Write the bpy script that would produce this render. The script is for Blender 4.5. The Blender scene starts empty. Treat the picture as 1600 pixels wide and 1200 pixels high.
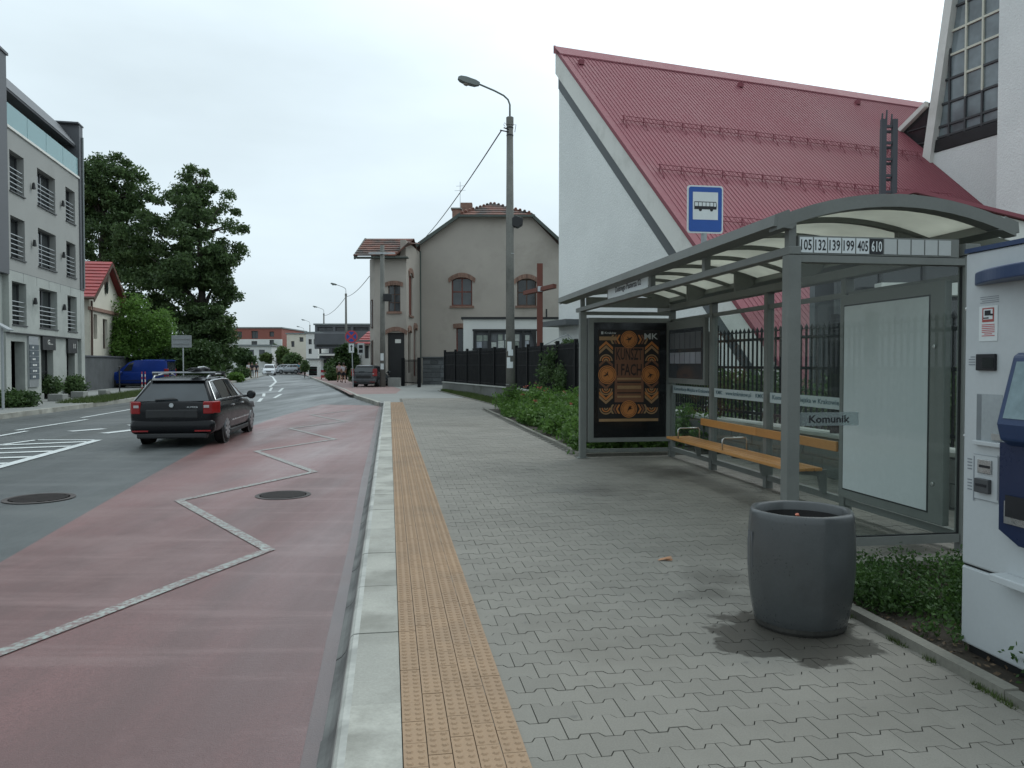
import bpy, bmesh, math, random
import numpy as np
from mathutils import Vector, Matrix
random.seed(7); rng = np.random.default_rng(7)
R = math.radians
scene = bpy.context.scene
COL = scene.collection

# ------------------------------------------------------------------ camera, sky, sun
FPX = 1230.0; PITCH = math.atan(32 / FPX); EYE = 1.6
cam_d = bpy.data.cameras.new('camera'); cam = bpy.data.objects.new('camera', cam_d); COL.objects.link(cam)
cam_d.sensor_width = 36; cam_d.lens = 36 * FPX / 1600; cam_d.clip_start = .05; cam_d.clip_end = 4000
cam.location = (0, 0, EYE); cam.rotation_euler = (math.pi / 2 - PITCH, 0, 0)
scene.camera = cam
SUN_EL, SUN_AZ = R(50), R(38)            # azimuth clockwise from +Y
sun_dir = Vector((math.sin(SUN_AZ) * math.cos(SUN_EL), math.cos(SUN_AZ) * math.cos(SUN_EL), math.sin(SUN_EL)))
world = bpy.data.worlds.new('World'); scene.world = world; world.use_nodes = True
wn = world.node_tree; wn.nodes.clear()
def WN(t, **k):
    n = wn.nodes.new(t)
    for a, b in k.items(): setattr(n, a, b)
    return n
sky = WN('ShaderNodeTexSky', sky_type='NISHITA', sun_disc=False)
sky.sun_elevation = SUN_EL; sky.sun_rotation = SUN_AZ; sky.air_density = 1.2; sky.dust_density = 3.0
tc = WN('ShaderNodeTexCoord')
sep = WN('ShaderNodeSeparateXYZ'); wn.links.new(tc.outputs['Generated'], sep.inputs[0])
ramp = WN('ShaderNodeValToRGB'); wn.links.new(sep.outputs['Z'], ramp.inputs[0])
ramp.color_ramp.elements[0].position = 0.0; ramp.color_ramp.elements[0].color = (.69, .81, .885, 1)
ramp.color_ramp.elements[1].position = .38; ramp.color_ramp.elements[1].color = (.83, .965, 1.03, 1)
mp = WN('ShaderNodeMapping'); mp.inputs['Scale'].default_value = (1.2, 1.2, 3.6); wn.links.new(tc.outputs['Generated'], mp.inputs[0])
nz = WN('ShaderNodeTexNoise'); nz.inputs['Scale'].default_value = 1.7; nz.inputs['Detail'].default_value = 5; nz.inputs['Roughness'].default_value = .5
wn.links.new(mp.outputs[0], nz.inputs['Vector'])
mr = WN('ShaderNodeMapRange'); wn.links.new(nz.outputs['Fac'], mr.inputs['Value'])
mr.inputs['From Min'].default_value = .3; mr.inputs['From Max'].default_value = .7; mr.inputs['To Min'].default_value = .88; mr.inputs['To Max'].default_value = 1.10
dot = WN('ShaderNodeVectorMath', operation='DOT_PRODUCT'); wn.links.new(tc.outputs['Generated'], dot.inputs[0]); dot.inputs[1].default_value = sun_dir
gl = WN('ShaderNodeMapRange', interpolation_type='SMOOTHSTEP'); wn.links.new(dot.outputs['Value'], gl.inputs['Value'])
gl.inputs['From Min'].default_value = .62; gl.inputs['From Max'].default_value = 1.0; gl.inputs['To Min'].default_value = 1.0; gl.inputs['To Max'].default_value = 1.9
mul = WN('ShaderNodeMath', operation='MULTIPLY'); wn.links.new(mr.outputs[0], mul.inputs[0]); wn.links.new(gl.outputs[0], mul.inputs[1])
mul2 = WN('ShaderNodeMath', operation='MULTIPLY'); wn.links.new(mul.outputs[0], mul2.inputs[0]); mul2.inputs[1].default_value = 10.0
cl = WN('ShaderNodeVectorMath', operation='SCALE'); wn.links.new(ramp.outputs[0], cl.inputs[0]); wn.links.new(mul2.outputs[0], cl.inputs['Scale'])
mx = WN('ShaderNodeMixRGB'); mx.inputs[0].default_value = .9; wn.links.new(sky.outputs[0], mx.inputs[1]); wn.links.new(cl.outputs[0], mx.inputs[2])
bg = WN('ShaderNodeBackground'); bg.inputs['Strength'].default_value = .1; wn.links.new(mx.outputs[0], bg.inputs[0])
wo = WN('ShaderNodeOutputWorld'); wn.links.new(bg.outputs[0], wo.inputs[0])
sun_d = bpy.data.lights.new('sun', 'SUN'); sun_d.energy = .6; sun_d.angle = R(25); sun_d.color = (1, .97, .92)
sun = bpy.data.objects.new('sun', sun_d); COL.objects.link(sun)
sun.rotation_euler = sun_dir.to_track_quat('Z', 'Y').to_euler(); sun.location = (20, 20, 40)
vs = scene.view_settings
vs.view_transform = 'Standard'; vs.look = 'None'; vs.exposure = .08; vs.gamma = 1.0; vs.use_curve_mapping = False
scene.render.engine = 'CYCLES'
scene.render.resolution_x = 1024; scene.render.resolution_y = 768

# ------------------------------------------------------------------ measuring helpers
def ray(x, y):
    a = (x - 800) / FPX; b = (600 - y) / FPX
    return (a, math.cos(PITCH) + b * math.sin(PITCH), -math.sin(PITCH) + b * math.cos(PITCH))
def G(x, y, z=0):                        # point on the level z
    d = ray(x, y); t = (z - EYE) / d[2]; return Vector((d[0] * t, d[1] * t, z))
def PD(x, y, D):                         # point at distance D
    d = ray(x, y); t = D / d[1]; return Vector((d[0] * t, D, EYE + d[2] * t))
class Frame:                             # a = along, b = to the right of along, c = up
    def __init__(s, ox, oy, dx, dy, flip=1):
        L = math.hypot(dx, dy); s.o = (ox, oy); s.d = (dx / L, dy / L); s.n = (flip * dy / L, -flip * dx / L)
    def __call__(s, a, b, c=0):
        return Vector((s.o[0] + a * s.d[0] + b * s.n[0], s.o[1] + a * s.d[1] + b * s.n[1], c))
    def on(s, b, x, y):
        r = ray(x, y); k = s.o[0] * s.n[0] + s.o[1] * s.n[1] + b
        t = k / (r[0] * s.n[0] + r[1] * s.n[1]); X, Y = r[0] * t, r[1] * t
        return ((X - s.o[0]) * s.d[0] + (Y - s.o[1]) * s.d[1], EYE + r[2] * t)
    def loc(s, p): return ((p[0] - s.o[0]) * s.d[0] + (p[1] - s.o[1]) * s.d[1], (p[0] - s.o[0]) * s.n[0] + (p[1] - s.o[1]) * s.n[1])
W0 = Frame(0, 0, 1, 0, -1)               # plain world axes: a = X, b = Y
ST = Frame(.0503, 0, -.1541, .988)       # street: a along the kerb, b from tactile strip towards shelter
LB = Frame(-21.8, 40, -.222, .975)       # modern building: a along facade, b out to the road
CH = Frame(2.16, 38, .349, -.937, -1)    # church: a down the roof slope, b along the ridge

# ------------------------------------------------------------------ mesh builder
class MB:
    def __init__(s): s.v = []; s.f = []
    def add(s, vs_, fs):
        n = len(s.v); s.v += [tuple(v) for v in vs_]; s.f += [tuple(i + n for i in f) for f in fs]; return s
    def hexa(s, F, a0, a1, b0, b1, c0, c1):
        p = [F(a, b, c) for c in (c0, c1) for a, b in ((a0, b0), (a1, b0), (a1, b1), (a0, b1))]
        return s.add(p, [(3, 2, 1, 0), (4, 5, 6, 7), (0, 1, 5, 4), (1, 2, 6, 5), (2, 3, 7, 6), (3, 0, 4, 7)])
    def prism(s, poly, vec):
        n = len(poly); vec = Vector(vec); p = [Vector(q) for q in poly]; p += [q + vec for q in p]
        return s.add(p, [tuple(range(n))[::-1], tuple(range(n, 2 * n))] + [(i, (i + 1) % n, n + (i + 1) % n, n + i) for i in range(n)])
    def quad(s, *p): return s.add(p, [tuple(range(len(p)))])
    def tube(s, pts, r, n=8, cap=True):
        pts = [Vector(p) for p in pts]; rs = r if isinstance(r, (list, tuple)) else [r] * len(pts)
        vv = []; up = None
        for i, p in enumerate(pts):
            d = (pts[min(i + 1, len(pts) - 1)] - pts[max(i - 1, 0)]).normalized()
            if up is None: up = d.orthogonal().normalized()
            up = (up - d * up.dot(d)); up = up.normalized() if up.length > 1e-6 else d.orthogonal().normalized()
            sd = d.cross(up)
            for k in range(n):
                a = 2 * math.pi * k / n; vv.append(p + (up * math.cos(a) + sd * math.sin(a)) * rs[i])
        fs = [(i * n + k, i * n + (k + 1) % n, (i + 1) * n + (k + 1) % n, (i + 1) * n + k) for i in range(len(pts) - 1) for k in range(n)]
        if cap: fs += [tuple(range(n))[::-1], tuple(range((len(pts) - 1) * n, len(pts) * n))]
        return s.add(vv, fs)
    def lathe(s, prof, c, n=24, axis='z', squash=None, cap=True):
        vv = []; c = Vector(c)
        for (r, z) in prof:
            for k in range(n):
                a = 2 * math.pi * (k + .5) / n; rr = r * (squash(a) if squash else 1)
                q = (rr * math.cos(a), rr * math.sin(a), z)
                if axis == 'y': q = (q[0], q[2], q[1])
                if axis == 'x': q = (q[2], q[0], q[1])
                vv.append(c + Vector(q))
        m = len(prof)
        return s.add(vv, [(i * n + k, i * n + (k + 1) % n, (i + 1) * n + (k + 1) % n, (i + 1) * n + k) for i in range(m - 1) for k in range(n)]
                     + ([tuple(range(n))[::-1], tuple(range((m - 1) * n, m * n))] if cap else []))
    def build(s, name, mat, parent=None, smooth=False, bevel=0, seg=2, label=None, origin=None):
        v = np.array([tuple(q) for q in s.v], dtype=float)
        if parent is None:
            o = Vector(origin) if origin is not None else Vector(((v[:, 0].min() + v[:, 0].max()) / 2, (v[:, 1].min() + v[:, 1].max()) / 2, v[:, 2].min()))
        else:
            r = parent; o = Vector((0, 0, 0))
            while r is not None: o = o + r.location; r = r.parent
        v = v - np.array(o)
        me = bpy.data.meshes.new(name); me.from_pydata(v.tolist(), [], s.f)
        bm = bmesh.new(); bm.from_mesh(me); bmesh.ops.recalc_face_normals(bm, faces=bm.faces[:]); bm.to_mesh(me); bm.free()
        if smooth: me.polygons.foreach_set('use_smooth', [True] * len(me.polygons))
        me.materials.append(mat)
        ob = bpy.data.objects.new(name, me); COL.objects.link(ob)
        if parent is None: ob.location = o
        else: ob.parent = parent
        if bevel:
            m = ob.modifiers.new('bevel', 'BEVEL'); m.width = bevel; m.segments = seg; m.limit_method = 'ANGLE'; m.angle_limit = R(40)
            if smooth is False and seg > 1: pass
        if label: ob['label'] = label
        return ob
def tag(o, label=None, cat=None, group=None, kind=None):
    if label: o['label'] = label
    if cat: o['category'] = cat
    if group: o['group'] = group
    if kind: o['kind'] = kind
    return o
def thing(name, loc, label, cat, group=None):
    o = bpy.data.objects.new(name, None); COL.objects.link(o); o.location = loc; o.empty_display_size = .2
    return tag(o, label, cat, group)
def structure(name, loc=(0, 0, 0)):
    o = bpy.data.objects.new(name, None); COL.objects.link(o); o.location = loc; o['kind'] = 'structure'; return o
def hx(name, mat, parent, F, a0, a1, b0, b1, c0, c1, **k):
    return MB().hexa(F, a0, a1, b0, b1, c0, c1).build(name, mat, parent, **k)
def piece(name, me, parent, loc, rz=0, scale=None):      # an alike piece that shares its mesh
    o = bpy.data.objects.new(name, me); COL.objects.link(o); o.parent = parent; o.location = loc
    if rz: o.rotation_euler = (0, 0, rz)
    if scale: o.scale = scale
    return o
def soup(name, V, n, mat, parent=None, kind=None, origin=None):   # V: (k*n,3) vertices of k n-gons
    o = np.array(origin if origin is not None else (0, 0, 0), dtype=float)
    if parent is not None:
        r = parent; o = np.zeros(3)
        while r is not None: o = o + np.array(r.location); r = r.parent
    V = V - o; k = len(V) // n
    me = bpy.data.meshes.new(name); me.vertices.add(k * n); me.vertices.foreach_set('co', V.astype(np.float32).ravel())
    me.loops.add(k * n); me.loops.foreach_set('vertex_index', np.arange(k * n, dtype=np.int32))
    me.polygons.add(k); me.polygons.foreach_set('loop_start', np.arange(0, k * n, n, dtype=np.int32))
    me.update(calc_edges=True); me.materials.append(mat)
    ob = bpy.data.objects.new(name, me); COL.objects.link(ob)
    if parent is not None: ob.parent = parent
    else: ob.location = tuple(o)
    if kind: ob['kind'] = kind
    return ob
def text(body, name, mat, parent, origin, right, up, height, width=None, align='CENTER', label=None, bold=.018):
    cu = bpy.data.curves.new('t', 'FONT'); cu.body = body; cu.size = 1; cu.offset = bold; cu.resolution_u = 2
    ob = bpy.data.objects.new('t', cu); COL.objects.link(ob); bpy.context.view_layer.update()
    me = bpy.data.meshes.new_from_object(ob.evaluated_get(bpy.context.evaluated_depsgraph_get()))
    bpy.data.objects.remove(ob); bpy.data.curves.remove(cu)
    v = np.zeros(len(me.vertices) * 3, dtype=np.float32); me.vertices.foreach_get('co', v); v = v.reshape(-1, 3)
    x0, x1, y0, y1 = v[:, 0].min(), v[:, 0].max(), v[:, 1].min(), v[:, 1].max()
    sy = height / (y1 - y0); sx = width / (x1 - x0) if width else sy
    cx = (x0 + x1) / 2 if align == 'CENTER' else x0
    r = parent; o = Vector((0, 0, 0))
    while r is not None: o = o + r.location; r = r.parent
    right = Vector(right).normalized(); up = Vector(up).normalized(); origin = Vector(origin) - o
    out = [tuple(origin + right * float((q[0] - cx) * sx) + up * float((q[1] - (y0 + y1) / 2) * sy)) for q in v]
    me.vertices.foreach_set('co', np.array(out, dtype=np.float32).ravel()); me.update(); me.name = name
    me.materials.clear(); me.materials.append(mat)
    t = bpy.data.objects.new(name, me); COL.objects.link(t); t.parent = parent
    if label: t['label'] = label
    return t

# ------------------------------------------------------------------ materials
def nodes(name):
    m = bpy.data.materials.new(name); m.use_nodes = True; nt = m.node_tree
    return m, nt, nt.nodes['Principled BSDF']
def N(nt, t, **k):
    n = nt.nodes.new(t)
    for a, b in k.items(): setattr(n, a, b)
    return n
def noise(nt, vec, scale, detail=4, rough=.55):
    n = N(nt, 'ShaderNodeTexNoise'); n.inputs['Scale'].default_value = scale; n.inputs['Detail'].default_value = detail; n.inputs['Roughness'].default_value = rough
    nt.links.new(vec, n.inputs['Vector']); return n.outputs['Fac']
def mapr(nt, val, a, b, c, d, smooth=False):
    n = N(nt, 'ShaderNodeMapRange')
    if smooth: n.interpolation_type = 'SMOOTHSTEP'
    for i, x in zip(('From Min', 'From Max', 'To Min', 'To Max'), (a, b, c, d)): n.inputs[i].default_value = x
    nt.links.new(val, n.inputs['Value']); return n.outputs[0]
def math_(nt, op, a, b):
    n = N(nt, 'ShaderNodeMath', operation=op)
    for i, x in enumerate((a, b)):
        if isinstance(x, (int, float)): n.inputs[i].default_value = x
        else: nt.links.new(x, n.inputs[i])
    return n.outputs[0]
def mixc(nt, fac, a, b):
    n = N(nt, 'ShaderNodeMixRGB')
    for i, x in enumerate((fac, a, b)):
        if isinstance(x, (int, float)): n.inputs[i].default_value = x
        elif isinstance(x, tuple): n.inputs[i].default_value = (*x, 1)
        else: nt.links.new(x, n.inputs[i])
    return n.outputs[0]
def scalec(nt, col, s):
    n = N(nt, 'ShaderNodeVectorMath', operation='SCALE')
    if isinstance(col, tuple): n.inputs[0].default_value = col
    else: nt.links.new(col, n.inputs[0])
    nt.links.new(s, n.inputs['Scale']); return n.outputs[0]
def position(nt, stretch=None):
    g = N(nt, 'ShaderNodeNewGeometry').outputs['Position']
    if stretch:
        m = N(nt, 'ShaderNodeMapping'); m.inputs['Scale'].default_value = stretch; nt.links.new(g, m.inputs[0]); return m.outputs[0]
    return g
def mk(name, col, rough=.6, var=.12, scale=2.0, fine=45, bump=0, bscale=90, bdist=.004, metal=0, spec=.4, rnd=0, stretch=None, dirt=None, dirtscale=.6, dirtlim=(.52, .68)):
    m, nt, b = nodes(name); pos = position(nt, stretch)
    f = math_(nt, 'ADD', math_(nt, 'MULTIPLY', noise(nt, pos, scale, 6), .62), math_(nt, 'MULTIPLY', noise(nt, pos, fine, 3), .38))
    s = mapr(nt, f, .34, .66, 1 - var, 1 + var)
    if rnd:
        s = math_(nt, 'MULTIPLY', s, mapr(nt, N(nt, 'ShaderNodeObjectInfo').outputs['Random'], 0, 1, 1 - rnd, 1 + rnd))
    c = scalec(nt, tuple(col), s)
    if dirt:
        c = mixc(nt, mapr(nt, noise(nt, pos, dirtscale, 7, .62), dirtlim[0], dirtlim[1], 0, 1), c, tuple(dirt))
    nt.links.new(c, b.inputs['Base Color'])
    nt.links.new(mapr(nt, f, .35, .65, max(.02, rough - .07), min(1, rough + .07)), b.inputs['Roughness'])
    b.inputs['Metallic'].default_value = metal; b.inputs['Specular IOR Level'].default_value = spec
    if bump:
        bn = N(nt, 'ShaderNodeBump'); bn.inputs['Strength'].default_value = bump; bn.inputs['Distance'].default_value = bdist
        nt.links.new(noise(nt, pos, bscale, 3, .6), bn.inputs['Height']); nt.links.new(bn.outputs[0], b.inputs['Normal'])
    return m
def mk_glass(name, tint=(.93, .97, .95), rough=0.0, ior=1.45, haze=0.0, hazecol=(.6, .66, .66)):
    m, nt, b = nodes(name); nt.nodes.remove(b); out = nt.nodes['Material Output']
    tr = N(nt, 'ShaderNodeBsdfTransparent'); tr.inputs[0].default_value = (*tint, 1)
    gl_ = N(nt, 'ShaderNodeBsdfGlossy'); gl_.inputs['Roughness'].default_value = rough
    fr = N(nt, 'ShaderNodeFresnel'); fr.inputs['IOR'].default_value = ior
    mx_ = N(nt, 'ShaderNodeMixShader'); nt.links.new(math_(nt, 'MULTIPLY', fr.outputs[0], math_(nt, 'SUBTRACT', 1.0, N(nt, 'ShaderNodeNewGeometry').outputs['Backfacing'])), mx_.inputs[0]); nt.links.new(tr.outputs[0], mx_.inputs[1]); nt.links.new(gl_.outputs[0], mx_.inputs[2])
    res = mx_
    if haze:
        df = N(nt, 'ShaderNodeBsdfDiffuse'); df.inputs[0].default_value = (*hazecol, 1)
        m2 = N(nt, 'ShaderNodeMixShader'); m2.inputs[0].default_value = haze; nt.links.new(mx_.outputs[0], m2.inputs[1]); nt.links.new(df.outputs[0], m2.inputs[2]); res = m2
    nt.links.new(res.outputs[0], out.inputs[0]); return m
def mk_leaf(name, dark, light, trans=.3, nscale=.7):
    m, nt, b = nodes(name); out = nt.nodes['Material Output']; g = N(nt, 'ShaderNodeNewGeometry')
    f = math_(nt, 'ADD', math_(nt, 'MULTIPLY', g.outputs['Random Per Island'], .5), math_(nt, 'MULTIPLY', mapr(nt, noise(nt, g.outputs['Position'], nscale, 4), .35, .65, 0, 1), .5))
    c = mixc(nt, f, tuple(dark), tuple(light)); nt.links.new(c, b.inputs['Base Color']); b.inputs['Roughness'].default_value = .55; b.inputs['Specular IOR Level'].default_value = .35
    t = N(nt, 'ShaderNodeBsdfTranslucent'); nt.links.new(c, t.inputs[0])
    mx_ = N(nt, 'ShaderNodeMixShader'); mx_.inputs[0].default_value = trans; nt.links.new(b.outputs[0], mx_.inputs[1]); nt.links.new(t.outputs[0], mx_.inputs[2]); nt.links.new(mx_.outputs[0], out.inputs[0])
    return m
# ------------------------------------------------------------------ shared materials
def mk_asphalt(name, col, dark, pale):
    m, nt, b = nodes(name); g = position(nt); along = position(nt, (1.0, .12, 1)); across = position(nt, (.22, 2.2, 1))
    f = math_(nt, 'ADD', math_(nt, 'MULTIPLY', noise(nt, g, 170, 2), .6), math_(nt, 'MULTIPLY', noise(nt, g, 42, 3), .4))
    c = scalec(nt, tuple(col), mapr(nt, f, .36, .64, .72, 1.3))
    c = mixc(nt, mapr(nt, noise(nt, along, .55, 6, .6), .44, .62, 0, .85), c, tuple(dark))
    c = mixc(nt, mapr(nt, noise(nt, across, 1.3, 6, .66), .5, .68, 0, .7), c, tuple(pale))
    c = mixc(nt, mapr(nt, noise(nt, g, .35, 7, .65), .52, .66, 0, .7), c, tuple(pale))
    nt.links.new(c, b.inputs['Base Color']); b.inputs['Specular IOR Level'].default_value = .5
    nt.links.new(mapr(nt, noise(nt, along, .8, 6, .6), .35, .68, .62, .28), b.inputs['Roughness'])
    bn = N(nt, 'ShaderNodeBump'); bn.inputs['Strength'].default_value = .7; bn.inputs['Distance'].default_value = .006
    nt.links.new(f, bn.inputs['Height']); nt.links.new(bn.outputs[0], b.inputs['Normal']); return m
m_asph = mk_asphalt('asphalt', (.082, .09, .09), (.058, .064, .064), (.115, .122, .12))
m_red = mk_asphalt('red_asphalt', (.185, .092, .088), (.118, .068, .064), (.225, .142, .135))
m_gut = mk('gutter_asphalt', (.115, .085, .083), .35, .2, 1.2, 60, bump=.4, bscale=120, dirt=(.125, .09, .086), dirtscale=2.2, dirtlim=(.44, .6), spec=.5)
m_white = mk('road_paint', (.31, .34, .315), .55, .18, 1.5, 160, dirt=(.19, .13, .125), dirtscale=30, dirtlim=(.42, .58), bump=.5, bscale=140)
m_white2 = mk('road_paint_fresh', (.58, .61, .60), .55, .1, 1.5, 90, dirt=(.3, .31, .31), dirtscale=9, dirtlim=(.58, .7))
m_earth = mk('earth', (.09, .085, .06), .95, .25, .4, 20)
m_sand = mk('joint_sand', (.05, .052, .045), .95, .3, 2, 60)
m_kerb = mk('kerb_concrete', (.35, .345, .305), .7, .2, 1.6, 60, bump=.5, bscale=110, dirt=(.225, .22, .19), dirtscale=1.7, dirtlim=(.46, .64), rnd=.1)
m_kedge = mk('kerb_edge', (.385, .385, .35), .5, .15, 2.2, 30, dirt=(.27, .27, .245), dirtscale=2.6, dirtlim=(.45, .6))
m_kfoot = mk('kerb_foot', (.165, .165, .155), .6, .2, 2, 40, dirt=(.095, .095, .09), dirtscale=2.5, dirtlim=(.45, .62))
m_conc = mk('concrete', (.27, .275, .26), .85, .16, 1.5, 40, bump=.3, bscale=50, dirt=(.18, .18, .165), dirtscale=.9)
m_edging = mk('edging_concrete', (.17, .165, .14), .9, .2, 2.5, 40, bump=.4, bscale=50, rnd=.08)
m_redpave = mk('red_paving', (.25, .175, .165), .85, .12, .5, 8)
m_greypave = mk('grey_paving', (.225, .232, .22), .85, .12, .4, 7)
def mk_paver():
    m, nt, b = nodes('paver_concrete'); g = position(nt)
    f = math_(nt, 'ADD', math_(nt, 'MULTIPLY', noise(nt, g, .7, 6), .5), math_(nt, 'MULTIPLY', noise(nt, g, 130, 3), .5))
    info = N(nt, 'ShaderNodeObjectInfo').outputs['Random']
    isl = N(nt, 'ShaderNodeNewGeometry').outputs['Random Per Island']
    s = math_(nt, 'MULTIPLY', mapr(nt, f, .36, .64, .86, 1.12), mapr(nt, math_(nt, 'FRACT', math_(nt, 'ADD', info, isl), 0), 0, 1, .93, 1.07))
    c = scalec(nt, (.205, .194, .168), s)
    c = mixc(nt, mapr(nt, noise(nt, g, .33, 7, .65), .52, .72, 0, .8), c, (.135, .125, .105))       # trodden dirt
    c = mixc(nt, mapr(nt, noise(nt, g, 9, 2, .4), .70, .76, 0, .5), c, (.11, .11, .10))              # gum spots
    mask = None
    for (x, y, r) in ((1.66, 4.62, .44), (1.33, 4.45, .17), (1.62, 5.85, .25), (1.42, 5.4, .22), (1.1, 9.9, .55), (2.3, 11.6, .7), (3.9, 10.0, .9), (2.9, 8.7, .6), (3.6, 7.4, .7)):
        d = N(nt, 'ShaderNodeVectorMath', operation='DISTANCE'); nt.links.new(g, d.inputs[0]); d.inputs[1].default_value = (x, y, 0)
        k = math_(nt, 'DIVIDE', d.outputs['Value'], r); strong = y < 5
        k = math_(nt, 'ADD', k, math_(nt, 'MULTIPLY', math_(nt, 'SUBTRACT', noise(nt, g, 4.5 if strong else 2.5, 4), .5), 1.5 if strong else 3.2))
        k = mapr(nt, k, .95 if strong else .2, 1.06 if strong else 1.3, .84 if strong else .5, 0)
        mask = k if mask is None else math_(nt, 'MAXIMUM', mask, k)
    c = mixc(nt, mask, c, (.05, .046, .038))
    nt.links.new(c, b.inputs['Base Color']); b.inputs['Specular IOR Level'].default_value = .35
    nt.links.new(mapr(nt, mask, 0, .9, .78, .36), b.inputs['Roughness'])
    bn = N(nt, 'ShaderNodeBump'); bn.inputs['Strength'].default_value = .35; bn.inputs['Distance'].default_value = .003
    nt.links.new(noise(nt, g, 160, 3), bn.inputs['Height']); nt.links.new(bn.outputs[0], b.inputs['Normal']); return m
m_paver = mk_paver()
m_tact = mk('tactile_concrete', (.305, .205, .128), .75, .13, 1.1, 80, bump=.3, bscale=140, rnd=.05, dirt=(.25, .175, .115), dirtscale=.8)

# ------------------------------------------------------------------ ground and road
def sheet(name, pts, z, mat, kind='structure', parent=None):
    return tag(MB().quad(*[(p[0], p[1], z) for p in pts]).build(name, mat, parent, origin=None if parent else (0, 0, z)), kind=kind)
sheet('ground', [(-1500, -300), (1500, -300), (1500, 2500), (-1500, 2500)], -.30, m_earth)
KL = [(-12.2, -30), (-13.6, 0), (-16.2, 24.9), (-17.65, 37.1), (-20.6, 50.4), (-27.7, 82), (-42, 140), (-75, 230), (-120, 330)]   # left kerb line
KR = [ST(-30, -.4)[:2], ST(32.6, -.4)[:2], (-6.1, 34.5), (-7.6, 39), (-10.4, 49), (-15.6, 66), (-28.5, 109), (-46, 160), (-70, 215), (-114, 320)]
def strip(L, Rr): return list(L) + list(Rr)[::-1]
def off(line, d):                                     # line shifted to the right by d
    out = []
    for i, p in enumerate(line):
        a = Vector(line[max(i - 1, 0)][:2]); b = Vector(line[min(i + 1, len(line) - 1)][:2]); t = (b - a).normalized()
        out.append((p[0] + t.y * d, p[1] - t.x * d))
    return out
def ribbon(name, A, B, z, mat, parent=None, kind='structure'):   # quads between two polylines of equal length
    mb = MB()
    for i in range(len(A) - 1): mb.quad((*A[i][:2], z), (*B[i][:2], z), (*B[i + 1][:2], z), (*A[i + 1][:2], z))
    o = mb.build(name, mat, parent, origin=None if parent else (0, 0, z))
    if kind: o['kind'] = kind
    return o
KLr = [KL[0]] + [KL[1]] + KL[2:] + []
# road: quads between resampled kerb lines
def at_y(line, y):
    for p, q in zip(line[:-1], line[1:]):
        if p[1] <= y <= q[1]:
            t = (y - p[1]) / (q[1] - p[1]); return (p[0] + (q[0] - p[0]) * t, y)
    return line[-1]
YS = [-29, -10, 0, 5, 10, 15, 20, 25, 31, 32.5, 34.5, 39, 44, 49, 57, 66, 82, 109, 140, 160, 215, 318]
road = ribbon('road', [(at_y(KL, y)[0] - .3, y) for y in YS], [(at_y(KR, y)[0] + .6, y) for y in YS], -.16, m_asph)
RB = [(-10, -3.3), (0, -3.38), (7.5, -3.45), (13, -3.75), (18.5, -3.98), (25, -3.8), (30, -3.4), (34.6, -2.9)]
ribbon('bus_bay', [ST(a, b)[:2] for a, b in RB], [ST(a if a < 33 else 33.2, -.36)[:2] for a, b in RB], -.156, m_red)
GB = [(-10, .44), (2, .43), (5, .45), (8, .44), (12, .47), (18, .46), (26, .48), (33, .46)]
ribbon('gutter', [ST(a, -b)[:2] for a, b in GB], [ST(a, -.365)[:2] for a, b in GB], -.1525, m_gut)

# painted markings (one object per mark)
def mark(name, pts, w, label, mat=m_white, z=-.1485, group=None, cat='road marking'):
    mb = MB(); pts = [Vector(p[:2]) for p in pts]
    L = []; Rr = []
    for i, p in enumerate(pts):
        a = pts[max(i - 1, 0)]; b = pts[min(i + 1, len(pts) - 1)]; t = (b - a).normalized(); n = Vector((t.y, -t.x))
        k = 1.0
        if 0 < i < len(pts) - 1: k = 1 / max(.45, abs(n.dot(Vector(((p - a).normalized().y, -(p - a).normalized().x)))))
        L.append(p - n * w / 2 * k); Rr.append(p + n * w / 2 * k)
    for i in range(len(pts) - 1): mb.quad((*L[i], z), (*Rr[i], z), (*Rr[i + 1], z), (*L[i + 1], z))
    return tag(mb.build(name, mat), label, cat, group)
ZZ = [(-.6, -1.2), (2.1, -2.7), (4.9, -2.45), (7.64, -1.18), (10.57, -2.71), (13.05, -1.26), (16.3, -2.68), (18.6, -1.3), (21.9, -2.7), (24.3, -1.35), (27.6, -2.7), (30.0, -1.4)]
zz = [(1.9, -2.9)] + ZZ[3:]
mark('zigzag_line', [ST(a, b) for a, b in [(4.2, -2.85), (7.64, -1.18), (10.57, -2.71), (13.05, -1.26), (16.3, -2.68), (18.6, -1.3), (21.9, -2.7), (24.3, -1.35), (27.6, -2.7), (30.0, -1.4)]], .115, 'worn white zigzag bus stop line on the red bus bay')
def dash(p, q, w, label, grp='white dashes on the road', z=-.1485): return mark('lane_dash', [p, q], w, label, m_white2, z, grp)
hat = thing('hatched_marking', (-10.2, 16, -.15), 'white hatched island marking on the asphalt left of the dark estate car', 'road marking')
A, B, C_ = Vector((-9.49, 18.01)), Vector((-8.4, 11.6)), Vector((-11.6, 11.6)); D_ = Vector((-10.9, 18.0))
def bar(p, q, w):
    p, q = Vector(p), Vector(q); t = (q - p).normalized(); n = Vector((t.y, -t.x)) * w / 2
    MB().quad((*(p - n), -.1485), (*(p + n), -.1485), (*(q + n), -.1485), (*(q - n), -.1485)).build('stripe', m_white2, hat)
bar(A, B, .2); bar(D_, C_, .14); bar(A + Vector((-.1, -.0)), D_, .14)
for i in range(6):
    t0 = .08 + i * .15; t1 = min(1, t0 + .12)
    bar(D_ + (C_ - D_) * min(1, t0 + .1) + Vector((.07, 0)), A + (B - A) * max(.02, t0 - .02) + Vector((-.1, 0)), .22)
dl = ['short white dash just ahead of the hatched island', 'second white dash ahead of the hatched island']
dash((-11.42, 20.3), (-10.95, 21.1), .3, dl[0]); dash((-10.25, 19.7), (-9.95, 20.9), .3, dl[1])
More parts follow.
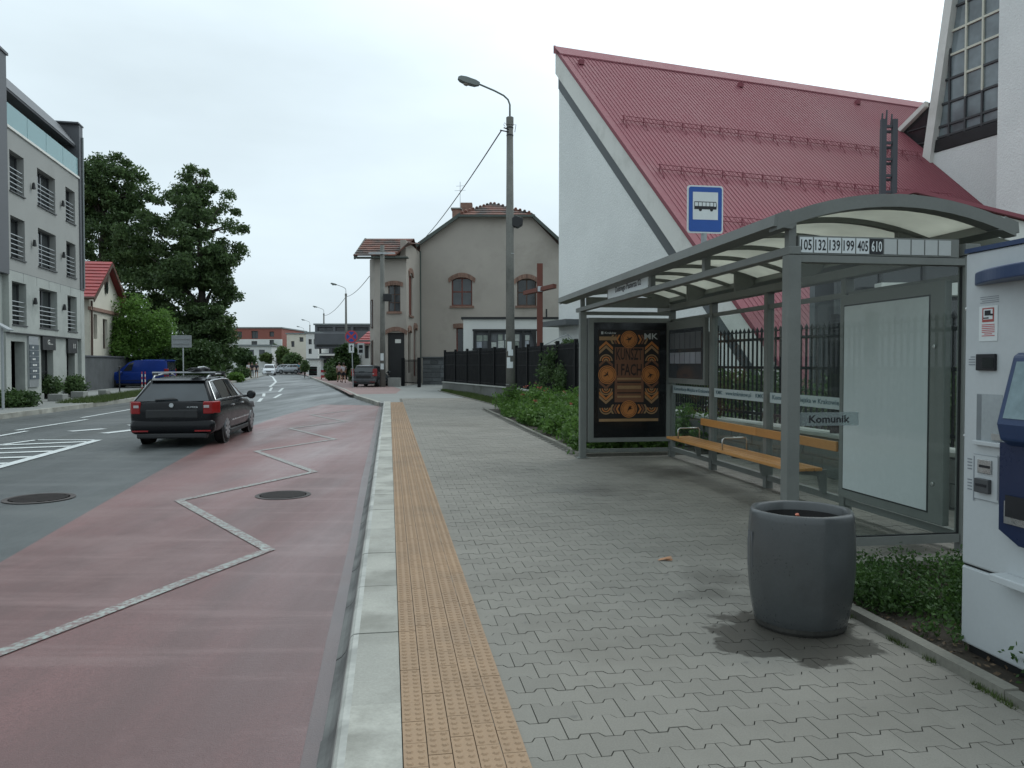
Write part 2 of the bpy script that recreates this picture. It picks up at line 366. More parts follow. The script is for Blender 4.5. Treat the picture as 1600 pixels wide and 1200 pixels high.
dash((-10.9, 22.3), (-9.6, 23.4), .34, 'broad white dash beside the dark estate car rear')
dash((-12.2, 17.6), (-12.6, 20.4), .14, 'thin white dash in the far lane near the hatched island')
dash((-13.0, 20.6), (-13.3, 24.6), .14, 'thin white dash in the far lane beyond the near one')
dash((-13.9, 25.4), (-14.6, 30.4), .14, 'long white line along the far lane by the left kerb')
dash((-11.9, 25.0), (-12.9, 30.5), .14, 'white line left of the dark estate car')
for i, (p, q, l) in enumerate((((-11.6, 36), (-12.6, 39.6), 'white centre dash right of the dark car mirror'), ((-13.2, 41.8), (-14.5, 46), 'white centre dash in the bend, nearest'), ((-15.4, 50), (-17.4, 57), 'white centre dash in the bend, middle'),
                               ((-12.1, 40), (-13.2, 45), 'inner white centre dash in the bend'), ((-14.4, 48.6), (-16.3, 56), 'second inner white centre dash in the bend'))):
    dash(p, q, .16, l)
mark('centre_line', [(-18.0, 58.5), (-22.5, 75), (-31, 102), (-44, 140), (-60, 180)], .2, 'long white centre line curving away towards the white car', m_white2)

def manhole(x, y, r, label):
    t = thing('manhole_cover', (x, y, -.15), label, 'manhole', 'manhole covers in the road')
    MB().lathe([(r, 0), (r, .004), (r * .86, .006), (r * .86, .002)], (x, y, -.152), 32).build('ring', m_iron, t)
    MB().lathe([(r * .84, 0), (r * .84, .002)], (x, y, -.152), 32).build('cover', m_iron2, t)
    for i in range(-4, 5):
        h = math.sqrt(max(0, (r * .8) ** 2 - (i * r * .18) ** 2))
        MB().hexa(W0, x - h, x + h, y + i * r * .18 - .012, y + i * r * .18 + .012, -.15, -.1455).build('rib', m_iron, t)
m_iron = mk('cast_iron', (.075, .066, .063), .7, .25, 6, 60, spec=.25, bump=.3)
m_iron2 = mk('cast_iron_dirty', (.21, .165, .158), .75, .35, 5, 40, spec=.25, bump=.4)
manhole(-6.15, 10.2, .42, 'round iron manhole cover in the grey asphalt lane'); manhole(-3.05, 10.45, .36, 'round iron manhole cover inside the red bus bay')

# ------------------------------------------------------------------ pavements
plat = structure('pavement'); 
PB = [ST(-12, -.02), ST(33.2, -.02), ST(36, 6.8), ST(-12, 9)]
MB().prism([(p.x, p.y, -.009) for p in PB], (0, 0, -.3)).build('bed_course', m_sand, plat)
far_l = KR[1:]
FR = [(9, 35.5), (9, 36.5), (9, 41), (4, 52), (-2, 70), (-20, 109), (-38, 160), (-62, 217), (-104, 322)]
far = structure('far_pavement')
mb = MB()
for i in range(len(far_l) - 1):
    a, b, c, d = far_l[i], FR[i], FR[i + 1], far_l[i + 1]
    mb.prism([(*a, -.008), (*b, -.008), (*c, -.008), (*d, -.008)], (0, 0, -.3))
mb.build('paving', m_greypave, far)
rp = [(-8.4, 40.8), (-10.6, 48.6), (-15.4, 65), (-28.2, 108), (-45.5, 158)]
ribbon('red_paving', rp, [(-6.2, 42.0), (-6.9, 49), (-10.5, 64), (-23.4, 108), (-41, 160)], -.004, m_redpave, far, kind=None)
# pavers: double-T blocks in rows across the pavement
PO = [(-.1, .1), (-.062, .1), (-.042, .065), (.042, .065), (.062, .1), (.1, .1), (.1, -.1), (.062, -.1), (.042, -.065), (-.042, -.065), (-.062, -.1), (-.1, -.1)]
po = [(x * (1 - .0022 / .1) if abs(x) > .09 else x, y - math.copysign(.0022, y)) for x, y in PO]
pm = MB().prism([(x, y, -.03) for x, y in po], (0, 0, .03)); 
pme = bpy.data.meshes.new('paver'); pme.from_pydata([tuple(q) for q in pm.v], [], pm.f); pme.update()
bm_ = bmesh.new(); bm_.from_mesh(pme); bmesh.ops.recalc_face_normals(bm_, faces=bm_.faces[:]); bm_.to_mesh(pme); bm_.free(); pme.materials.append(m_paver)
spots = []
row = 0; a = 1.2
while a < 36.5:
    bmax = 2.98 if a < 5.55 else (6.1 if a < 13.2 else (3.2 if a < 27.2 else 6.4))
    b = .5 + (.1 if row % 2 else 0)
    while b < bmax - .06:
        if not (a > 33.3 and False): spots.append((a, b))
        b += .2
    a += .165; row += 1
def inview(a, b):
    p = ST(a, b); 
    if p.y < 2.9: return 1e9
    x = 800 + FPX * p.x / p.y; y = 568 + FPX * 1.6 / p.y
    return p.length if (-20 < x < 1620 and y < 1215) else 1e8 + p.length
spots.sort(key=lambda q: inview(*q))
ang = math.atan2(ST.n[1], ST.n[0])
for (a, b) in spots[:300]:
    p = ST(a, b); piece('paver', pme, plat, (p.x, p.y, random.uniform(-.0016, .0016)), ang)
base = np.array([tuple(q) for q in pm.v]); nv = len(base); V = []; Fc = []
ca, sa = math.cos(ang), math.sin(ang)
rot = np.stack([base[:, 0] * ca - base[:, 1] * sa, base[:, 0] * sa + base[:, 1] * ca, base[:, 2]], 1)
mb = MB()
for (a, b) in spots[300:]:
    p = ST(a, b); n0 = len(mb.v); z = random.uniform(-.0016, .0016)
    mb.v += [(q[0] + p.x, q[1] + p.y, q[2] + z) for q in rot]; mb.f += [tuple(i + n0 for i in f) for f in pm.f]
tag(mb.build('paver_field', m_paver, plat), kind='stuff')

# tactile strip
tact = structure('tactile_strip')
tm = MB().prism([(-.0485, -.0985, -.03), (.0485, -.0985, -.03), (.0485, .0985, -.03), (-.0485, .0985, -.03)], (0, 0, .03))
for ix in (-.024, .024):
    for iy in (-.074, -.0247, .0247, .074):
        ring = [(ix + r * math.cos(k * math.pi / 3), iy + r * 1.0 * math.sin(k * math.pi / 3), z) for r, z in ((.0175, -.001), (.0095, .0062)) for k in range(6)]
        tm.add(ring, [(k, (k + 1) % 6, 6 + (k + 1) % 6, 6 + k) for k in range(6)] + [tuple(range(6, 12))])
tme = bpy.data.meshes.new('tactile_tile'); tme.from_pydata([tuple(q) for q in tm.v], [], tm.f); tme.update()
bm_ = bmesh.new(); bm_.from_mesh(tme); bmesh.ops.recalc_face_normals(bm_, faces=bm_.faces[:]); bm_.to_mesh(tme); bm_.free(); tme.materials.append(m_tact)
ts = []
for c in range(5):
    o = (0, .09, .03, .14, .06)[c]
    for i in range(160):
        a = 1.0 + o + i * .2
        if a < 32.75: ts.append((a, .05 + c * .101))
ts.sort(key=lambda q: inview(*q))
base = np.array([tuple(q) for q in tm.v])
rot = np.stack([base[:, 0] * ca - base[:, 1] * sa, base[:, 0] * sa + base[:, 1] * ca, base[:, 2]], 1)
mb = MB()
for i, (a, b) in enumerate(ts):
    p = ST(a, b); z = .005 + random.uniform(-.0015, .0015)
    if i < 300: piece('tactile_tile', tme, tact, (p.x, p.y, z), ang)
    else:
        n0 = len(mb.v); mb.v += [(q[0] + p.x, q[1] + p.y, q[2] + z) for q in rot]; mb.f += [tuple(k + n0 for k in f) for f in tm.f]
tag(mb.build('tactile_field', m_tact, tact), kind='stuff')

# raised bus stop kerb
kerb = structure('bus_stop_kerb')
prof = [(-.003, -.3), (-.003, .002), (-.232, .002)]
edge = [(-.232, .002), (-.262, 0), (-.279, -.012), (-.288, -.035)]
foot = [(-.288, -.035), (-.297, -.07), (-.312, -.105), (-.335, -.132), (-.362, -.148), (-.374, -.158), (-.374, -.3), (-.003, -.3)]
def kerb_mesh(nm, P, mat, closed=True, L=.988):
    mb = MB(); n = len(P)
    vv = [(b, 0, z) for b, z in P] + [(b, L, z) for b, z in P]
    fs = [(i, i + 1, n + i + 1, n + i) for i in range(n - 1)]
    if closed: fs += [tuple(range(n))[::-1], tuple(range(n, 2 * n))]
    me = bpy.data.meshes.new(nm); me.from_pydata(vv, [], fs); me.update(); me.materials.append(mat)
    bm_ = bmesh.new(); bm_.from_mesh(me); bmesh.ops.recalc_face_normals(bm_, faces=bm_.faces[:]); bm_.to_mesh(me); bm_.free()
    return me
full = [(-.003, .002), (-.232, .002)] + edge[1:] + foot[1:-1] + [(-.003, -.3)]
k_top = kerb_mesh('kerb_stone', [(-.003, -.02), (-.003, .002), (-.232, .002), (-.2325, -.02)], m_kerb)
k_edge = kerb_mesh('edge_band', edge + [(-.25, -.035)], m_kedge)
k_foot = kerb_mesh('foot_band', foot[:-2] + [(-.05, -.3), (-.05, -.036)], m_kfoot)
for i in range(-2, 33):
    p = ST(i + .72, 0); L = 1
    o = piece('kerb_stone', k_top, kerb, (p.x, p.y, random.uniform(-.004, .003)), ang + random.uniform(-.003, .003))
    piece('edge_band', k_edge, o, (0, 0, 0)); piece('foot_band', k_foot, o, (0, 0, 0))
# plain kerbs: along the bend on the right and along the left pavement
kb = MB().prism([(-.075, -.4975, -.3), (.075, -.4975, -.3), (.075, .4975, -.3), (-.075, .4975, -.3)], (0, 0, .3))
kme = bpy.data.meshes.new('kerb_stone'); kme.from_pydata([tuple(q) for q in kb.v], [], kb.f); kme.update(); kme.materials.append(m_kerb)
def kerb_line(name, line, y0, y1):
    k = structure(name); d = 0; pts = [Vector(p[:2]) for p in line]
    for p, q in zip(pts[:-1], pts[1:]):
        L = (q - p).length; t = (q - p) / L
        while d < L:
            c = p + t * d
            if y0 < c.y < y1: piece('kerb_stone', kme, k, (c.x, c.y, .003), math.atan2(t.y, t.x) - math.pi / 2)
            d += 1
        d -= L
    return k
kerb_line('bend_kerb', KR[1:], 32.5, 100); kerb_line('opposite_kerb', KL, 10, 100)
# left pavement
lp = structure('opposite_pavement'); mb = MB()
LL = off(KL, -9)
for i in range(len(KL) - 1): mb.prism([(*KL[i], 0), (*LL[i], 0), (*LL[i + 1], 0), (*KL[i + 1], 0)], (0, 0, -.3))
mb.build('paving', m_greypave, lp)
ra = off(KL, -.15)[2:6]; rb_ = off(KL, -1.7)[2:6]
ribbon('red_paving', [ra[1], ra[2], ra[3]], [rb_[1], rb_[2], rb_[3]], .004, m_redpave, lp, kind=None)

# edging round the beds, bed soil
soil = mk('soil', (.035, .028, .02), .95, .3, 3, 40, bump=.6, bscale=30)
edg = structure('bed_edging')
em = MB().prism([(-.04, -.497, -.2), (.04, -.497, -.2), (.04, .497, -.2), (-.04, .497, -.2)], (0, 0, .26))
eme = bpy.data.meshes.new('edging_stone'); eme.from_pydata([tuple(q) for q in em.v], [], em.f); eme.update(); eme.materials.append(m_edging)
for i in range(14): p = ST(13.7 + i, 3.22); piece('edging_stone', eme, edg, (p.x, p.y, random.uniform(-.012, .004)), ang + random.uniform(-.008, .008))
for i in range(2): p = ST(13.17, 3.75 + i); piece('edging_stone', eme, edg, (p.x, p.y, -.005), ang + math.pi / 2)
for i in range(8): p = ST(-2.2 + i, 2.87); piece('edging_stone', eme, edg, (p.x, p.y, random.uniform(-.015, .0)), ang + random.uniform(-.006, .006))
for i in range(3): p = ST(5.62, 3.35 + i); piece('edging_stone', eme, edg, (p.x, p.y, -.01), ang + math.pi / 2)
for i in range(20):
    f0, f1 = Vector((.55, 27.6)), Vector((-3.7, 46)); q = f0 + (f1 - f0) * (i + .5) / 19.0
    if i < 19: piece('edging_stone', eme, edg, (q.x - .6, q.y, -.03), math.atan2(f1.y - f0.y, f1.x - f0.x) - math.pi / 2)
def soil_sheet(pts, z=.012):
    MB().quad(*[(p[0], p[1], z) for p in pts]).build('soil', soil, edg)
soil_sheet([ST(13.2, 3.25), ST(27.3, 3.25), ST(27.3, 6.3), ST(13.2, 6.3)]); soil_sheet([ST(-3, 2.9), ST(5.6, 2.9), ST(5.6, 8), ST(-3, 8)])
# ------------------------------------------------------------------ building helpers
def mk_opaque_glass(name, col, rough=.06, spec=.6, wob=0):
    m, nt, b = nodes(name); pos = position(nt)
    nt.links.new(scalec(nt, tuple(col), mapr(nt, noise(nt, pos, .8, 3), .3, .7, .6, 1.5)), b.inputs['Base Color']); b.inputs['Roughness'].default_value = rough; b.inputs['Specular IOR Level'].default_value = spec
    return m
g_win = mk_opaque_glass('window_glass', (.022, .026, .028)); g_shop = mk_opaque_glass('shop_glass', (.012, .014, .015), .12)
g_far = mk_opaque_glass('far_glass', (.05, .055, .06), .15); g_tower = mk_opaque_glass('tower_glass', (.16, .19, .20), .12, .6)
m_plaster = mk('grey_plaster', (.315, .32, .305), .85, .07, .5, 25, bump=.2, dirt=(.27, .275, .26), dirtscale=.3)
m_stone = mk('stone_cladding', (.36, .38, .355), .7, .12, .7, 12, dirt=(.28, .30, .28), dirtscale=.6)
m_dark = mk('dark_cladding', (.10, .105, .115), .6, .15, 1, 30); m_slat = mk('roof_slats', (.17, .175, .185), .5, .12, 2, 30, metal=.3)
m_black = mk('black_metal', (.018, .019, .02), .45, .2, 3, 30); m_steel = mk('steel', (.42, .44, .45), .35, .1, 4, 40, metal=.7)
m_frame = mk('window_frame', (.06, .063, .066), .5, .1, 3, 30)
m_cream = mk('cream_render', (.62, .59, .50), .85, .08, .5, 20, dirt=(.5, .47, .4), dirtscale=.4)
m_tile = mk('red_tile', (.30, .055, .055), .55, .2, 1.2, 9); m_oldtile = mk('old_tile', (.17, .075, .055), .8, .35, .8, 7, dirt=(.06, .05, .045), dirtscale=.9, dirtlim=(.45, .6), rnd=.15)
m_brown = mk('brown_render', (.395, .36, .32), .9, .10, .35, 18, bump=.3, bscale=40, dirt=(.315, .285, .25), dirtscale=.22, dirtlim=(.5, .66))
m_brick = mk('hood_brick', (.235, .145, .112), .9, .25, 3, 25, rnd=.2); m_wood = mk('brown_wood', (.085, .05, .036), .6, .2, 3, 30); m_redwood = mk('red_wood', (.17, .055, .04), .6, .2, 3, 30)
m_stucco = mk('white_stucco', (.77, .79, .77), .9, .07, .25, 9, bump=.9, bscale=14, bdist=.03, dirt=(.67, .69, .675), dirtscale=.16, dirtlim=(.45, .7))
m_trim = mk('white_trim', (.70, .70, .66), .8, .06, .5, 14, dirt=(.56, .56, .52), dirtscale=.5)
m_metalroof = mk('red_sheet_metal', (.25, .078, .096), .68, .10, .22, 5, spec=.25, dirt=(.265, .088, .106), dirtscale=.12, dirtlim=(.42, .7), stretch=(1, 1, .6))
m_stripe = mk('dark_stripe', (.105, .115, .12), .6, .1, .6, 20); m_cream2 = mk('cream_mullion', (.62, .62, .52), .6, .05, 1, 20)
m_whitewall = mk('white_wall', (.64, .65, .63), .85, .05, .4, 15, dirt=(.55, .56, .54), dirtscale=.4)
m_stonewall = mk('dark_stone', (.10, .108, .112), .85, .3, 1.5, 20, bump=.7, bscale=14, bdist=.02, rnd=.3)
m_zinc = mk('zinc', (.20, .22, .22), .45, .15, 2, 20, metal=.5); m_brickfar = mk('far_brick', (.26, .095, .075), .85, .12, .2, 3)
m_greendoor = mk('downpipe', (.075, .09, .08), .6, .15, 2, 20)

def walls(name, mat, parent, F, b0, b1, a0, a1, z0, z1, holes, **k):   # a wall between planes b0 (outside) and b1 with real openings
    As = sorted({a0, a1} | {h[0] for h in holes} | {h[1] for h in holes}); Zs = sorted({z0, z1} | {h[2] for h in holes} | {h[3] for h in holes})
    As = [a for a in As if a0 <= a <= a1]; Zs = [z for z in Zs if z0 <= z <= z1]
    solid = lambda i, j: 0 <= i < len(As) - 1 and 0 <= j < len(Zs) - 1 and not any(h[0] < (As[i] + As[i + 1]) / 2 < h[1] and h[2] < (Zs[j] + Zs[j + 1]) / 2 < h[3] for h in holes)
    mb = MB()
    for i in range(len(As) - 1):
        for j in range(len(Zs) - 1):
            if not solid(i, j): continue
            a, A, z, Z = As[i], As[i + 1], Zs[j], Zs[j + 1]
            mb.quad(F(a, b0, z), F(A, b0, z), F(A, b0, Z), F(a, b0, Z)); mb.quad(F(a, b1, z), F(a, b1, Z), F(A, b1, Z), F(A, b1, z))
            if not solid(i - 1, j): mb.quad(F(a, b0, z), F(a, b0, Z), F(a, b1, Z), F(a, b1, z))
            if not solid(i + 1, j): mb.quad(F(A, b0, z), F(A, b1, z), F(A, b1, Z), F(A, b0, Z))
            if not solid(i, j - 1): mb.quad(F(a, b0, z), F(a, b1, z), F(A, b1, z), F(A, b0, z))
            if not solid(i, j + 1): mb.quad(F(a, b0, Z), F(A, b0, Z), F(A, b1, Z), F(a, b1, Z))
    me = mb.build(name, mat, parent, **k)
    bm = bmesh.new(); bm.from_mesh(me.data); bmesh.ops.remove_doubles(bm, verts=bm.verts[:], dist=1e-5); bmesh.ops.recalc_face_normals(bm, faces=bm.faces[:]); bm.to_mesh(me.data); bm.free()
    return me
def window(parent, F, sgn, b, a0, a1, z0, z1, nx=2, ny=1, fm=None, gm=None, t=.07, depth=.2, name='window'):
    # frame set back by depth from facade plane b; sgn = +1 when the outside is towards +b
    fm = fm or m_frame; gm = gm or g_win; bi = b - sgn * depth
    mb = MB(); lo, hi = sorted((bi, bi - sgn * .06))
    for (p, q, r, s) in ((a0, a1, z0, z0 + t), (a0, a1, z1 - t, z1), (a0, a0 + t, z0 + t, z1 - t), (a1 - t, a1, z0 + t, z1 - t)): mb.hexa(F, p, q, lo, hi, r, s)
    xs = [a0 + t + (a1 - a0 - 2 * t) * i / nx for i in range(nx + 1)]; zs = [z0 + t + (z1 - z0 - 2 * t) * i / ny for i in range(ny + 1)]
    for x in xs[1:-1]: mb.hexa(F, x - t / 2, x + t / 2, lo, hi, z0 + t, z1 - t)
    for z in zs[1:-1]: mb.hexa(F, a0 + t, a1 - t, lo + .01, hi - .01, z - t / 2, z + t / 2)
    w = mb.build(name, fm, parent)
    g0, g1 = sorted((bi - sgn * .035, bi - sgn * .05))
    for i in range(nx):
        for j in range(ny): hx('pane', gm, w, F, xs[i] + (t / 2 if i else 0), xs[i + 1] - (t / 2 if i < nx - 1 else 0), g0, g1, zs[j] + (t / 2 if j else 0), zs[j + 1] - (t / 2 if j < ny - 1 else 0))
    return w
def leaf_cloud(name, blobs, n, size, mat, parent=None, seed=1, per=26, spread=.22, kind=None, origin=None, flat=0.0, shell=(.45, 1.02), sig=None):
    r = np.random.default_rng(seed); B = np.array(blobs, dtype=float)
    wgt = (B[:, 3] * B[:, 4] * B[:, 5]) ** .67; wgt /= wgt.sum(); nc = max(1, n // per)
    k = r.choice(len(B), nc, p=wgt); d = r.normal(size=(nc, 3)); d /= np.linalg.norm(d, axis=1)[:, None]
    rad = r.uniform(shell[0] ** 2, shell[1] ** 2, nc) ** .5; cc = B[k, :3] + d * B[k, 3:] * rad[:, None]
    sp = (B[k, 3:].mean(1) * spread) if sig is None else np.full(nc, sig) * r.uniform(.6, 1.3, nc); ii = np.repeat(np.arange(nc), per); m = len(ii)
    c = cc[ii] + np.clip(r.normal(size=(m, 3)), -1.7, 1.7) * sp[ii][:, None] * np.array([1, 1, .7])
    u = r.normal(size=(m, 3)); u[:, 2] *= (1 - flat); u /= np.linalg.norm(u, axis=1)[:, None]
    w = r.normal(size=(m, 3)); w[:, 2] *= (1 - flat); w -= u * (u * w).sum(1)[:, None]; w /= np.linalg.norm(w, axis=1)[:, None]
    L = size * r.uniform(.6, 1.35, m)[:, None]; u *= L; w *= L * .5
    V = np.stack([c - u, c + w - u * .1, c + u, c - w - u * .1], 1).reshape(-1, 3)
    return soup(name, V, 4, mat, parent, kind, origin)
lf_dark = mk_leaf('leaf_dark', (.028, .055, .022), (.125, .20, .07), .38, .9)
lf_mid = mk_leaf('leaf_mid', (.02, .045, .014), (.07, .125, .035), .3, .6)
lf_bright = mk_leaf('leaf_bright', (.06, .13, .022), (.16, .29, .06), .42, .8)
lf_yellow = mk_leaf('leaf_yellow', (.04, .075, .02), (.12, .17, .05), .35, .8)
lf_bed = mk_leaf('leaf_bed', (.035, .085, .016), (.15, .27, .06), .42, 1.6)
m_bark = mk('bark', (.06, .05, .042), .9, .3, 4, 30, bump=.8, bscale=20, bdist=.02)
def tree(name, base, top, blobs, n, size, mat, label, cat='tree', trunk_r=.3, seed=1, group=None, per=26, spread=.22, limbs=True, **k):
    base = Vector(base); t = thing(name, base, label, cat, group)
    rr = random.Random(seed); mb = MB(); top = Vector(top)
    mid = (base + top) / 2 + Vector((rr.uniform(-.4, .4), rr.uniform(-.4, .4), 0))
    mb.tube([base, base * .75 + mid * .25, mid, mid * .4 + top * .6, top], [trunk_r * 1.2, trunk_r, trunk_r * .7, trunk_r * .4, trunk_r * .12], 9)
    if limbs:
        for (x, y, z, rx, ry, rz) in blobs:
            c = Vector((x, y, z)); f = min(.9, max(.2, (z - base.z - rz) / max(.1, top.z - base.z)))
            st = base + (mid - base) * min(1, f * 2) if f < .5 else mid + (top - mid) * (f - .5) * 2
            for q in range(3):
                e = c + Vector((rr.uniform(-.5, .5) * rx, rr.uniform(-.5, .5) * ry, rr.uniform(-.3, .4) * rz)); m_ = st.lerp(e, .5) + Vector((0, 0, rz * .15))
                mb.tube([st, m_, e], [trunk_r * .32, trunk_r * .2, trunk_r * .05], 6)
    mb.build('trunk', m_bark, t, smooth=True)
    leaf_cloud('crown', blobs, n, size, mat, t, seed, per, spread, **k)
    return t
def blob(px, py, D, rpx, rpy, depth=None):
    c = PD(px, py, D); s = D / FPX; return (c.x, c.y, c.z, rpx * s, depth or rpx * s, rpy * s)

# ------------------------------------------------------------------ church
church = thing('church', CH(8, 8, 0), 'white church with steep red metal roof and glazed tower behind the bus shelter', 'church')
PK, SL = 16.7, .928
rz_ = lambda u: PK - SL * u
def chpoly(name, pts, v0, v1, mat, parent=church, **k):
    return MB().prism([CH(u, v0, z) for u, z in pts], CH(0, v1, 0) - CH(0, v0, 0)).build(name, mat, parent, **k)
def roof_uv(x, y):
    # ray against the roof plane
    r = Vector(ray(x, y)); p0 = CH(0, 0, PK); n = (CH(1, 0, PK - SL) - p0).cross(CH(0, 1, PK) - p0); t = (p0 - Vector((0, 0, EYE))).dot(n) / r.dot(n)
    q = Vector((0, 0, EYE)) + r * t; return CH.loc(q)
chpoly('gable_wall', [(0, -.2), (0, rz_(0) - .3), (17.3, rz_(17.3) - .3), (17.3, -.2)], .1, .5, m_stucco)
chpoly('rake_band', [(-.03, rz_(0) - .13), (-.03, rz_(0) - 1.25), (17.0, rz_(17.0) - 1.25), (17.6, rz_(17.6) - .1)], -.08, .45, m_trim)
chpoly('rake_stripe', [(.0, rz_(0) - 1.26), (.0, rz_(0) - 1.95), (16.3, rz_(16.3) - 1.95), (16.9, rz_(16.9) - 1.26)], .06, .3, m_stripe)
chpoly('far_wall', [(-.02, -.2), (-.02, rz_(0) - .35), (.3, rz_(0) - .35), (.3, -.2)], .52, 34, m_stucco)
roof = chpoly('roof', [(-.02, rz_(0) + .04), (17.9, rz_(17.9) + .04), (17.9, rz_(17.9) - .14), (-.02, rz_(0) - .14)], -.14, 36, m_metalroof)
chpoly('ridge_cap', [(-.06, rz_(0) + .07), (.75, rz_(.75) + .12), (.75, rz_(.75) + .05), (-.06, rz_(0) - .3)], -.17, 36.1, m_metalroof, roof)
chpoly('rake_flashing', [(-.04, rz_(0) + .085), (17.92, rz_(17.92) + .085), (17.92, rz_(17.92) - .12), (-.04, rz_(0) - .12)], -.17, -.05, m_metalroof, roof)
sm = MB().prism([CH(u, 0, z) - CH(0, 0, 0) for u, z in ((.77, rz_(.77) + .035), (17.88, rz_(17.88) + .035), (17.88, rz_(17.88) + .054), (.77, rz_(.77) + .054))], CH(0, .045, 0) - CH(0, 0, 0))
sme = bpy.data.meshes.new('roof_seam'); sme.from_pydata([tuple(q) for q in sm.v], [], sm.f); sme.update(); sme.materials.append(m_metalroof)
o_ch = church.location
for i in range(150): piece('roof_seam', sme, roof, CH(0, .2 + i * .2, 0) - o_ch)
for (px, py, v1) in ((950, 190, 17.0), (1010, 268, 15.6), (1128, 352, 15.0)):
    u, v = roof_uv(px, py); mb = MB(); base = rz_(u) + .05
    for h in (.10, .27): mb.tube([CH(u, .5, base + h), CH(u, v1, base + h)], .016, 5)
    x = .6
    while x < v1: mb.tube([CH(u, x, base - .05), CH(u, x, base + .30)], .022, 4); mb.tube([CH(u, x, base + .3), CH(u + .35, x, rz_(u + .35) + .05)], .02, 4); x += .95
    x = .6; q = 0
    while x < v1 - .16: mb.tube([CH(u, x, base + (.10 if q else .27)), CH(u, x + .16, base + (.27 if q else .10))], .009, 4, False); x += .16; q = 1 - q
    mb.build('snow_guard', m_metalroof, church)
for (px, py) in ((908, 102), (1157, 137), (1340, 164)):
    u, v = roof_uv(px, py); MB().hexa(CH, u - .1, u + .1, v - .12, v + .12, rz_(u) + .02, rz_(u) + .24).build('roof_hook', m_metalroof, church)
# dark porch under the far corner with flood lamp
hx('corner_soffit', m_stripe, church, CH, -.1, 2.6, -.7, .09, 3.35, 3.6)
# tower
TV = 17.6
fin = lambda z: 5.40 + (z - 11.8) * (6.53 - 5.38) / (19.1 - 11.8)
chpoly('tower_fin', [(fin(10.6) - .05, 10.6), (fin(32), 32), (fin(32) + .42, 32), (fin(10.6) + .42, 10.6)], TV - .35, TV + 1.2, m_trim)
chpoly('tower_base', [(fin(11.0) + .2, 10.2), (fin(12) + .2, 11.85), (10.8, 11.85), (10.8, 6.0)], TV - .1, TV + 3, m_stucco)
chpoly('tower_side', [(10.62, 0), (10.62, 34), (16.5, 34), (16.5, 0)], 15.6, TV + 6, m_stucco)
chpoly('tower_core', [(fin(12) + .5, 11.86), (fin(33) + .5, 33), (10.6, 33), (10.6, 11.86)], TV + .4, TV + 5, m_dark)
chpoly('tower_sill', [(fin(11.9) + .42, 11.88), (fin(12.4) + .42, 12.45), (10.6, 12.45), (10.6, 11.88)], TV - .15, TV + .3, m_black)
us = [6.58, 7.44, 8.31, 9.17, 10.03, 10.6]; zs_ = [12.55, 13.05, 14.1, 15.2, 16.3, 17.4, 18.5, 19.6, 20.7, 21.8, 22.9]
for j in range(len(zs_) - 1):
    z0, z1 = zs_[j], zs_[j + 1]
    for i in range(len(us)):
        L0 = max(fin(z0) + .44, us[i - 1] if i else 0); L1 = max(fin(z1) + .44, us[i - 1] if i else 0); r1 = us[i]
        if r1 - min(L0, L1) < .05: continue
        chpoly('tower_pane', [(min(L0, r1 - .01), z0 + .03), (r1 - .03, z0 + .03), (r1 - .03, z1 - .03), (min(L1, r1 - .02), z1 - .03)], TV, TV + .03, g_tower)
    z = z0
    bright = j in (3, 4, 5)
    for (ua, ub) in ((fin(z) + .4, 7.44), (7.44, 8.31), (8.31, 10.6)):
        br = (z > 15.5 and z < 18) or (14.5 < z < 15.5 and ua == 7.44)
        chpoly('tower_mullion', [(ua, z - .05), (ub, z - .05), (ub, z + .05), (ua, z + .05)], TV - .08, TV + .05, m_cream2 if br else m_frame)
for u in us[:-1]:
    zb = max(12.45, (u - .42 - 5.40) / (6.53 - 5.38) * 0 + 12.45); zt = min(23, 11.8 + (u - .42 - 5.40) * (19.1 - 11.8) / (6.53 - 5.38))
    if zt <= zb: continue
    cut = 14.1 if u in (7.44, 8.31) else zt
    chpoly('tower_mullion', [(u - .045, zb), (u + .045, zb), (u + .045, min(cut, zt)), (u - .045, min(cut, zt))], TV - .09, TV + .05, m_frame)
    if cut < zt: chpoly('tower_mullion', [(u - .045, cut), (u + .045, cut), (u + .045, zt), (u - .045, zt)], TV - .09, TV + .05, m_cream2)
# small glazed triangle beside the tower
ua, va = roof_uv(1405, 212); ub, vb = roof_uv(1440, 246)
tri = [CH(ua, TV + .35, rz_(ua) - .3), CH(fin(14) + .3, TV + .35, 14.05), CH(fin(11) + .3, TV + .35, rz_(5.6) - .5)]
def onp(px, py, v):
    a, z = CH.on(v, px, py); return CH(a, v, z)
V3 = TV + .5
MB().prism([onp(1404, 210, V3), onp(1452, 160, V3), onp(1452, 250, V3), onp(1438, 243, V3)], CH(0, .15, 0) - CH(0, 0, 0)).build('side_window', g_win, church)
MB().prism([onp(1402, 208, V3), onp(1451, 159, V3), onp(1451, 167, V3), onp(1405, 213, V3)], CH(0, -.25, 0) - CH(0, 0, 0)).build('side_window_cap', m_trim, church)
for (p, q) in (((1418, 206), (1452, 196)), ((1428, 226), (1452, 222))): MB().tube([onp(*p, V3 - .04), onp(*q, V3 - .04)], .035, 5).build('side_window_bar', m_frame, church)
